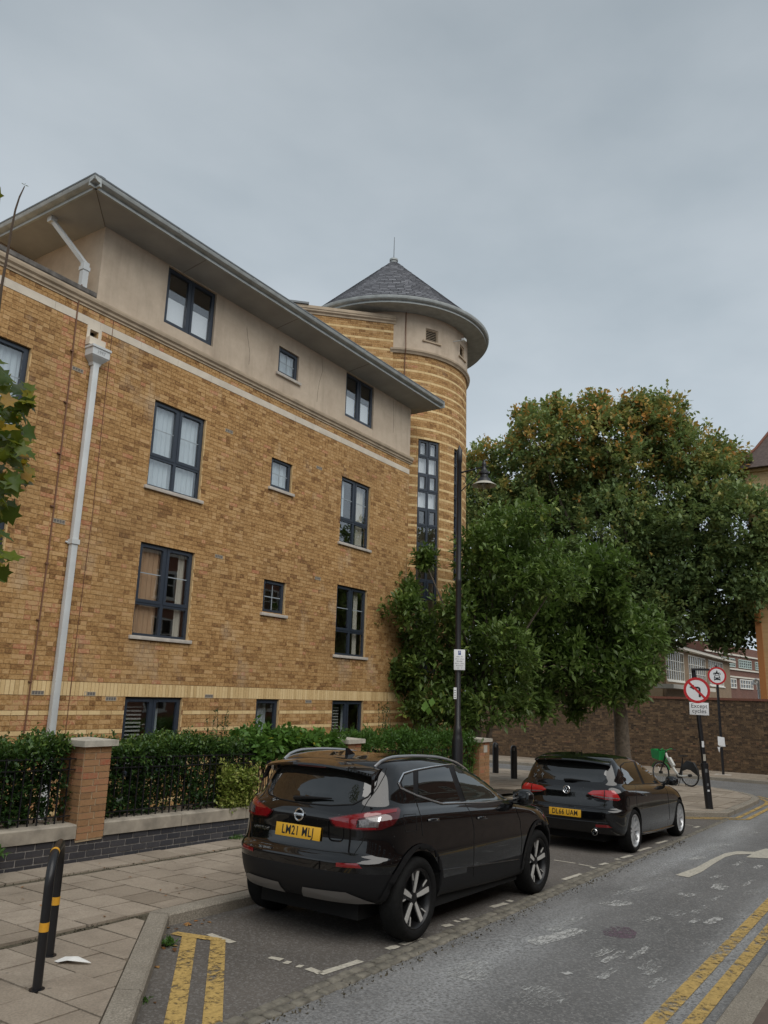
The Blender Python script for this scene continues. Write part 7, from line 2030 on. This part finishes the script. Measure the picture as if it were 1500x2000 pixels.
sk.add([B(x, z, s_) for s_ in (-.045, .045) for x, z in gp_], [tuple(range(8)), tuple(range(15, 7, -1))]+[(i, i+8, (i+1) % 8+8, (i+1) % 8) for i in range(8)]); sk.build('rear_skirt_guard', M['bike_black'], bk, bevel=.01)
mb = MB(); mb.add([B(.12, .90, -.07), B(.12, .90, .07), B(.34, .89, .03), B(.40, .885, 0), B(.34, .89, -.03), B(.12, .94, -.07), B(.12, .94, .07), B(.34, .92, .03), B(.40, .91, 0), B(.34, .92, -.03)], [(4, 3, 2, 1, 0), (5, 6, 7, 8, 9)]+[(i, (i+1) % 5, (i+1) % 5+5, i+5) for i in range(5)]); mb.build('saddle', M['bike_black'], bk, bevel=.012)
bt([B(.86, 1.06, -.30), B(.82, 1.10, -.22), B(.90, 1.04, -.06), B(.90, 1.04, .06), B(.82, 1.10, .22), B(.86, 1.06, .30)], .013, 'handlebar', 'bike_green')
bt([B(.88, .95), B(.90, 1.04)], .02, 'stem', 'bike_black')
for s_ in (-1, 1): bt([B(.86, 1.06, .30*s_), B(.78, 1.05, .38*s_)], .016, 'grip', 'bike_black')
mb = MB(); bx_ = [(1.02, .72), (1.30, .78), (1.34, 1.06), (1.00, 1.02)]
mb.add([B(x, z, s_) for s_ in (-.19, .19) for x, z in bx_], [(0, 1, 2, 3)[::-1], (4, 5, 6, 7), (0, 1, 5, 4), (1, 2, 6, 5), (3, 0, 4, 7)]); mb.build('basket', M['bike_green'], bk)
bt([B(.75, .67, 0), B(1.02, .72, 0)], .02, 'basket_arm', 'bike_green')
mb = MB(); mud = [B(WBk+.37*math.cos(t), wr+.37*math.sin(t)) for t in [math.radians(20+12*i) for i in range(13)]]
for i in range(12): mb.quad(mud[i]-bs*.035, mud[i]+bs*.035, mud[i+1]+bs*.035, mud[i+1]-bs*.035)
mb.build('front_mudguard', M['bike_green'], bk, smooth=True)
mb = MB(); mb.lathe([(0, -.02), (.085, -.02), (.085, .02), (0, .02)], 18, Matrix(((bf.x, 0, bs.x, B(.42, .29).x), (bf.y, 0, bs.y, B(.42, .29).y), (0, 1, 0, B(.42, .29).z), (0, 0, 0, 1)))); mb.build('chainring', M['bike_black'], bk)
bt([B(.42, .29, -.08), B(.36, .13, -.10)], .011, 'crank', 'bike_black'); mb = MB(); mb.box((-.05, -.04, -.01), (.05, .04, .01), M=Matrix.Translation(B(.36, .13, -.15))); mb.build('pedal', M['bike_black'], bk)
for s_ in (-1, 1): bt([B(.33, .25, .03*s_), B(.26 if s_ < 0 else .36, .0, .12*s_)], .011, 'kickstand', 'bike_black')

# litter and fallen leaves
p = px_ground(140, 1879, PAVE_H+.006)
lt = MB(); pts_ = [(-.13, .0, .0), (-.07, .045, .02), (-.01, .06, .006), (.03, .03, .03), (.11, .015, .01), (.15, -.01, .004), (.06, -.03, .015), (-.02, -.035, .02), (-.09, -.03, .003)]
Mr = Matrix.Translation(p) @ Matrix.Rotation(math.radians(-60), 4, 'Z')
lt.add([Mr @ Vector(q) for q in pts_]+[Mr @ Vector((0.01, .01, .035))], [(i, (i+1) % 9, 9) for i in range(9)])
o = lt.build('paper_scrap', M['white_paper']); tag(o, 'crumpled white scrap of paper lying beside the cycle stand', 'litter')
M['dry_leaf'] = leafmat('fallen_leaf', [(0.0, (0.11, 0.05, 0.02)), (0.5, (0.30, 0.12, 0.035)), (1.0, (0.42, 0.26, 0.10))], 0.6, 0.1)
n_ = 26; sp_ = []
for i in range(n_):
    u, v = [(rnd.uniform(330, 352), rnd.uniform(1810, 1818)), (rnd.uniform(355, 405), rnd.uniform(1797, 1806)), (rnd.uniform(312, 345), rnd.uniform(1843, 1860)), (rnd.uniform(285, 305), rnd.uniform(1870, 1960))][rnd.choice([0, 1, 1, 2, 2, 3])]; sp_.append(list(px_ground(u, v, .008)))
fl = leaves('fallen_leaves', M['dry_leaf'], np.array(sp_), unit(n_)*np.array([1, 1, .1]), unit(n_)*.2+np.array([0, 0, 1.]), rng.uniform(.03, .075, n_), rng.random(n_), None, aspect=.6)
fl['label'] = 'scatter of dry orange leaves in the gutter at the kerb corner'; struct(fl, 'stuff')
n_ = 300; u_ = rng.random((n_, 3)); ps_ = []
for i in range(n_):
    k = rnd.random()
    if k < .35: x, y, h = rnd.uniform(19, 28), rnd.uniform(4.0, 8), PAVE_H+.006
    elif k < .6: x, y, h = rnd.uniform(24, 33), rnd.uniform(2.5, 14), .006 if False else PAVE_H+.006
    else: x, y, h = rnd.uniform(3.0, 18), rnd.uniform(6.0, 8.25), PAVE_H+.008
    if h > .05 and x > 28.5: h = .006
    ps_.append(list(W(x, y, h)))
fl = leaves('leaf_litter', M['dry_leaf'], np.array(ps_), unit(n_)*np.array([1, 1, .1]), unit(n_)*.2+np.array([0, 0, 1.]), rng.uniform(.015, .05, n_), rng.random(n_)*.6, None, aspect=.6)
fl['label'] = 'thin scatter of small brown leaves over the pavements'; struct(fl, 'stuff')
# grit along the joint strip beside the wall and the setts
n_ = 2600; ps_ = np.zeros((n_, 3))
for i in range(n_):
    if i % 4 == 1: x, y, h = rnd.uniform(2.5, 13), rnd.gauss(7.765, .035), PAVE_H-.012
    elif i % 4 == 3: x, y, h = rnd.uniform(2.0, 5.2), rnd.gauss(YK-.05, .03), PAVE_H-.014
    else: x, y, h = rnd.uniform(3.4, 15), rnd.gauss(3.60, .05), .003
    ps_[i] = W(x, y, h)
fl = leaves('grit', M['joint'], ps_, unit(n_), unit(n_), rng.uniform(.008, .026, n_), rng.random(n_), None, aspect=.9); fl['label'] = 'loose grit along the joint strip and the row of setts'; struct(fl, 'stuff')
# ---------------------------------------------------------------- old wall and what stands behind it
OWX = 37.85
ow = empty('old_brick_wall', (0, 0, 0)); tag(ow, 'tall weathered dark brick wall running across the end of the street', 'wall')
Y0, Y1 = 2.2, 30.0
def ztop(y): return 2.17
def POW(s, z, d): return Vector((OWX-d, Y1-s, z))
zb0 = gz(OWX)-.1
mb = MB(); panel(mb, POW, 0, Y1-Y0, zb0, 2.12, [], -0.004); mb.quad(Vector((OWX+.35, Y0, zb0)), Vector((OWX+.35, Y1, zb0)), Vector((OWX+.35, Y1, 2.12)), Vector((OWX+.35, Y0, 2.12))); mb.quad(Vector((OWX, Y0, zb0)), Vector((OWX+.35, Y0, zb0)), Vector((OWX+.35, Y0, 2.12)), Vector((OWX, Y0, 2.12)))
oc = mb.build('wall_core', M['mortar_old'], ow)
cs = []; zz = zb0
while zz < 2.1: cs.append((zz, zz+.075, 'stock')); zz += .075
r1 = MB()
for b in lay(0, Y1-Y0, cs, [], header=.5): brick_mesh(r1, POW, (b[0], b[1], b[2], b[3], b[4], min(1, max(0, rnd.gauss(.42, .22))), True), .010)
struct(r1.build('old_brickwork', M['brick_old'], oc, tones=True), 'stuff')
for i in range(int((Y1-Y0)/.6)):
    y = Y0+.6*i; mb = MB(); mb.box((OWX-.06, y+.004, 2.12), (OWX+.40, y+.596, 2.22+rnd.uniform(-.006, .006))); mb.build('coping_brick', M['brick_red'], ow)

def far_window(P, s0, s1, z0, z1, nx, nz, par, fr=.07, bar=.035, mat='white_frame', d=0.0, sillw=True):
    mb = MB(); frame_rect(mb, P, s0, s1, z0, z1, fr, d-.08, d+.02)
    for i in range(1, nx):
        s = s0+(s1-s0)*i/nx; w_ = bar*1.6 if i % 2 == 0 else bar; boxP(mb, P, s-w_/2, s+w_/2, z0+fr, z1-fr, d-.06, d+.01)
    for i in range(1, nz):
        z = z0+(z1-z0)*i/nz
        for k in range(nx):
            a_ = s0+(s1-s0)*k/nx+(fr if k == 0 else bar*.85); b_ = s0+(s1-s0)*(k+1)/nx-(fr if k == nx-1 else bar*.85); boxP(mb, P, a_, b_, z-bar/2, z+bar/2, d-.06, d+.008)
    w = mb.build('window', M[mat], par)
    q = MB(); boxP(q, P, s0+fr*.5, s1-fr*.5, z0+fr*.5, z1-fr*.5, d-.055, d-.045); q.build('pane', M['glass_far'], w)
    if sillw:
        q = MB(); boxP(q, P, s0-.08, s1+.08, z0-.09, z0, d-.05, d+.10); q.build('sill', M[mat], w)
    return w
M['glass_far'] = carglass('dark_reflecting_pane', (0.02, 0.024, 0.026), 0.03)
def brick_tex(name, c1, c2, mort, scale=1.0, horiz='x'):
    """far brickwork, too small to pick apart"""
    t = NT(name); bt_ = t.n.new('ShaderNodeTexBrick'); mp = t.n.new('ShaderNodeMapping')
    mp.inputs['Rotation'].default_value = (math.radians(90), 0, 0) if horiz == 'x' else (math.radians(90), 0, math.radians(90))
    cb_ = t.n.new('ShaderNodeCombineXYZ'); sp__ = t.n.new('ShaderNodeSeparateXYZ'); t.l.new(t.pos(), sp__.inputs[0])
    t.l.new(sp__.outputs['X' if horiz == 'x' else 'Y'], cb_.inputs['X']); t.l.new(sp__.outputs['Z'], cb_.inputs['Y'])
    t.l.new(cb_.outputs[0], bt_.inputs['Vector'])
    for k, v in (('Color1', c1), ('Color2', c2), ('Mortar', mort)): bt_.inputs[k].default_value = (*v, 1)
    bt_.inputs['Scale'].default_value = 1.0; bt_.inputs['Brick Width'].default_value = .225*scale; bt_.inputs['Row Height'].default_value = .075*scale; bt_.inputs['Mortar Size'].default_value = .008*scale
    c = t.mix(.3, bt_.outputs['Color'], t.ramp(t.noise(1.2, 5), [(.3, [x*.6 for x in c1]), (.7, c2)]))
    t.base(c).rough(.9); return t.m
M['far_brown'] = brick_tex('brown_far_brick', (.20, .135, .08), (.25, .17, .10), (.27, .21, .15))
M['far_brown_lit'] = brick_tex('brown_far_brick_lit', (.36, .25, .14), (.42, .30, .18), (.40, .33, .24), horiz='y')  # brighter copy of the brown brick; light on the end wall painted in
M['far_red'] = brick_tex('red_far_brick', (.13, .055, .04), (.17, .072, .05), (.19, .14, .11))
M['far_orange'] = brick_tex('orange_far_brick', (.50, .29, .12), (.58, .37, .17), (.52, .40, .25))
M['tile_roof'] = simple('brown_tile_roof', (.085, .062, .055), .8, var=.25, scale=8, bump=.5, bscale=25)
M['white_trim'] = simple('white_painted_trim', (.62, .58, .50), .6)

# low brown school house: its front runs away from us, corner towards the street
HY = 13.10
hs_ = empty('brown_brick_house', (0, 0, 0)); tag(hs_, 'low brown brick house with hipped tile roof and white gridded windows, above the old wall', 'building')
cA = px_y(1298, 1262, HY); xa = cA.x; ez = 5.55; xb = px_y(1424, 1288, HY).x
def PH(s, z, d): return Vector((s, HY-d, z))
wins = []
for (u0, u1, v) in ((1300, 1336, 1290), (1344, 1378, 1295), (1383, 1412, 1300)):
    wins.append((px_y(u0, v, HY).x+.15, px_y(u1, v, HY).x))
mb = MB(); panel(mb, PH, xa, xb, -1, ez-.05, [(a, b, 3.38, 5.33) for a, b in wins], 0, .15); mb.quad((xa, HY+9, -1), (xa, HY, -1), (xa, HY, ez-.05), (xa, HY+9, ez-.05)); mb.quad((xb, HY, -1), (xb, HY+9, -1), (xb, HY+9, ez-.05), (xb, HY, ez-.05)); mb.quad((xb, HY+9, -1), (xa, HY+9, -1), (xa, HY+9, ez-.05), (xb, HY+9, ez-.05)); mb.build('wall', M['far_brown'], hs_)
mb = MB(); mb.box((xa-.06, HY+.25, 0.3), (xa-.005, HY+8.6, ez-.1)); mb.build('lit_end_wall', M['far_brown_lit'], hs_)  # end wall faced with the lit copy of the front's brick
for a, b in wins: far_window(PH, a, b, 3.38, 5.33, 8, 3, hs_, d=-.03)
mb = MB(); mb.box((xa-.45, HY-.45, ez-.06), (xb+.45, HY+9.4, ez+.14)); mb.build('eaves_board', M['white_trim'], hs_)
mb = MB(); e_ = .5; zr = ez+.14; mb.add([(xa-e_, HY-e_, zr), (xb+e_, HY-e_, zr), (xb+e_, HY+9.4+.1, zr), (xa-e_, HY+9.5, zr), (xa+4, HY+4.5, zr+1.5), (xb-4, HY+4.5, zr+1.5)], [(0, 1, 5, 4), (1, 2, 5), (2, 3, 4, 5), (3, 0, 4)]); mb.build('roof', M['tile_roof'], hs_)
mb = MB(); mb.box((xa-3.2, HY-1.2, 2.80), (xa+9, HY-.1, 3.05)); mb.build('white_canopy', M['white_trim'], hs_)

# red-brick range further off
rb = empty('red_brick_range', (0, 0, 0)); tag(rb, 'distant red brick building with white bands and green-paned windows', 'building')
p0 = px_d(1405, 1330, 74); az = math.radians(-8); dx_, dy_ = math.cos(az), math.sin(az)
def PR(s, z, d): return Vector((p0.x+dx_*s-(-dy_)*0+dy_*d, p0.y+dy_*s-dx_*d, z))
def zpx(u, v): return px_d(u, v, 74+4).z
L_ = 22; z_par = zpx(1450, 1262)
mb = MB(); boxP(mb, PR, -3, L_, -2, z_par, -8, 0); mb.build('wall', M['far_red'], rb)
zs1 = (zpx(1455, 1307), zpx(1455, 1283)); 
for v0, v1 in ((1278, 1281), (1306, 1309), (1321, 1324)):
    mb = MB(); boxP(mb, PR, -3.05, L_+.05, zpx(1450, v1), zpx(1450, v0), 0.002, .12); mb.build('white_band', M['white_trim'], rb)
M['green_frame'] = simple('pale_green_frame', (.38, .46, .42), .5)
for s in (0.6, 5.2, 10.0, 14.8): far_window(PR, s, s+3.6, zs1[0]+.15, zs1[1]-.15, 6, 3, rb, .09, .06, 'green_frame', .06, False)
for s in (0.6, 5.2, 10.0): far_window(PR, s, s+3.6, zpx(1455, 1345), zpx(1455, 1326), 5, 2, rb, .09, .06, 'white_frame', .06, False)
# swan-neck lamp
sl = empty('swan_neck_lamp', (0, 0, 0)); tag(sl, 'small white swan-neck lamp behind the old wall at the right', 'lamp')
q = px_d(1484, 1362, 52); w0 = Vector((q.x, q.y, 1.0)); n0 = px_d(1484, 1336, 52); h0_ = px_d(1476, 1327, 52); e0 = px_d(1473, 1335, 52)
mb = MB(); mb.tube([w0, Vector((q.x, q.y, n0.z)), px_d(1482, 1330, 52), h0_, px_d(1473.5, 1330, 52), e0], [.13, .09, .08, .08, .09, .12], 10); mb.build('neck', M['sign_white'], sl, smooth=True)
mb = MB(); mb.lathe([(.08, .1), (.20, -.05), (.20, -.08), (.0, -.08)], 14, Matrix.Translation(e0)); mb.build('shade', M['sign_white'], sl, smooth=True)

# yellow-brick tower building at the right edge
yb_ = empty('tall_yellow_building', (0, 0, 0)); tag(yb_, 'tall yellow stone and orange brick building with flared slate roof, at the right edge', 'building')
TX = 41.5
c_t = px_x(1454, 920, TX); c_b = px_x(1481, 1330, TX); yl = c_t.y
eav = c_t.z; zj = px_x(1475, 1150, TX).z
mb = MB(); mb.box((TX, yl-11, zj), (TX+9, yl, eav)); mb.build('stone_core', M['mortar'], yb_)
mb = MB(); mb.box((TX-.03, yl-11, -2), (TX+9, yl+.03, zj)); mb.build('brick_storey', M['far_orange'], yb_)
bw = MB()
mb = MB()
zc = zj; k = 0
while zc < eav-.05:
    y = yl-(.31 if k % 2 else 0)
    while y > yl-4.0:
        m_b = MB(); l = .62
        m_b.box((TX-.02, max(y-l, yl-4)+.006, zc+.006), (TX+.05, min(y, yl)-.003, min(zc+.30, eav)-.006), min(1, max(0, rnd.gauss(.5, .22)))); m_b.build('stone_block', M['stone_block'], yb_, tones=True); y -= l
    zc += .30; k += 1
mb = MB(); mb.box((TX-.12, yl-11.1, px_x(1490, 1022, TX).z-.12), (TX+.0, yl+.08, px_x(1490, 1022, TX).z)); mb.build('string_course', M['stone_block'], yb_)
mb = MB(); mb.box((TX-.10, yl-.22, -2), (TX-.032, yl+.05, zj+.4)); mb.build('red_quoin', M['brick_orange'], yb_)
mb = MB(); mb.box((TX-.18, yl-11.2, eav-.14), (TX+9.2, yl+.18, eav)); mb.build('eaves', M['stone_block'], yb_)
prof = [(.55, eav), (.10, eav+.45), (-.55, eav+1.25), (-1.4, eav+2.6), (-3.2, eav+5.6)]
mb = MB(); vs = []
for o_, z in prof: vs += [(TX-o_, yl+o_, z), (TX+9+o_, yl+o_, z), (TX+9+o_, yl-11-o_, z), (TX-o_, yl-11-o_, z)]
fs = [(4*i+k, 4*i+(k+1) % 4, 4*i+4+(k+1) % 4, 4*i+4+k) for i in range(4) for k in range(4)]; fs.append((16, 17, 18, 19)); fs.append((3, 2, 1, 0)); mb.add(vs, [tuple(reversed(f)) for f in fs]); mb.build('roof', M['tile_roof'], yb_)
mb = MB(); mb.tube([(TX-o_-.01, yl+o_+.01, z+.03) for o_, z in prof], .07, 6); mb.build('red_hip_tiles', M['brick_red'], yb_)

# terrace on the camera's side of the street (seen in the car paint and the windows)
tr = empty('opposite_terrace', (0, 0, 0)); tag(tr, 'red brick terrace across the street, seen only as a reflection in glass and paintwork', 'building')
TY = -7.5; TH = 8.6
def PO(s, z, d): return Vector((40-s, TY+d, z))
tw_ = []
for i in range(15):
    s = 1.6+3.9*i
    for z0, z1 in ((.9, 2.6), (3.7, 5.3), (6.2, 7.6)): tw_.append((s, s+1.3, z0, z1)); 
M['far_terrace'] = brick_tex('terrace_brick', (.24, .09, .055), (.31, .13, .075), (.32, .24, .18))
mb = MB(); panel(mb, PO, -6, 60, -2.5, TH, tw_, 0, .12); mb.quad(PO(-6, TH, 0), PO(60, TH, 0), PO(60, TH, -8), PO(-6, TH, -8)); mb.quad(PO(60, -2.5, 0), PO(60, -2.5, -8), PO(60, TH, -8), PO(60, TH, 0)); mb.quad(PO(-6, -2.5, -8), PO(-6, -2.5, 0), PO(-6, TH, 0), PO(-6, TH, -8)); mb.build('wall', M['far_terrace'], tr)
for a, b, c_, d_ in tw_: far_window(PO, a, b, c_, d_, 2, 2, tr, .09, .05, 'white_frame', -.03)
for z in (3.0, 5.7, TH-.3):
    mb = MB(); boxP(mb, PO, -6, 60, z, z+.18, .002, .09); mb.build('stone_band', M['white_trim'], tr)
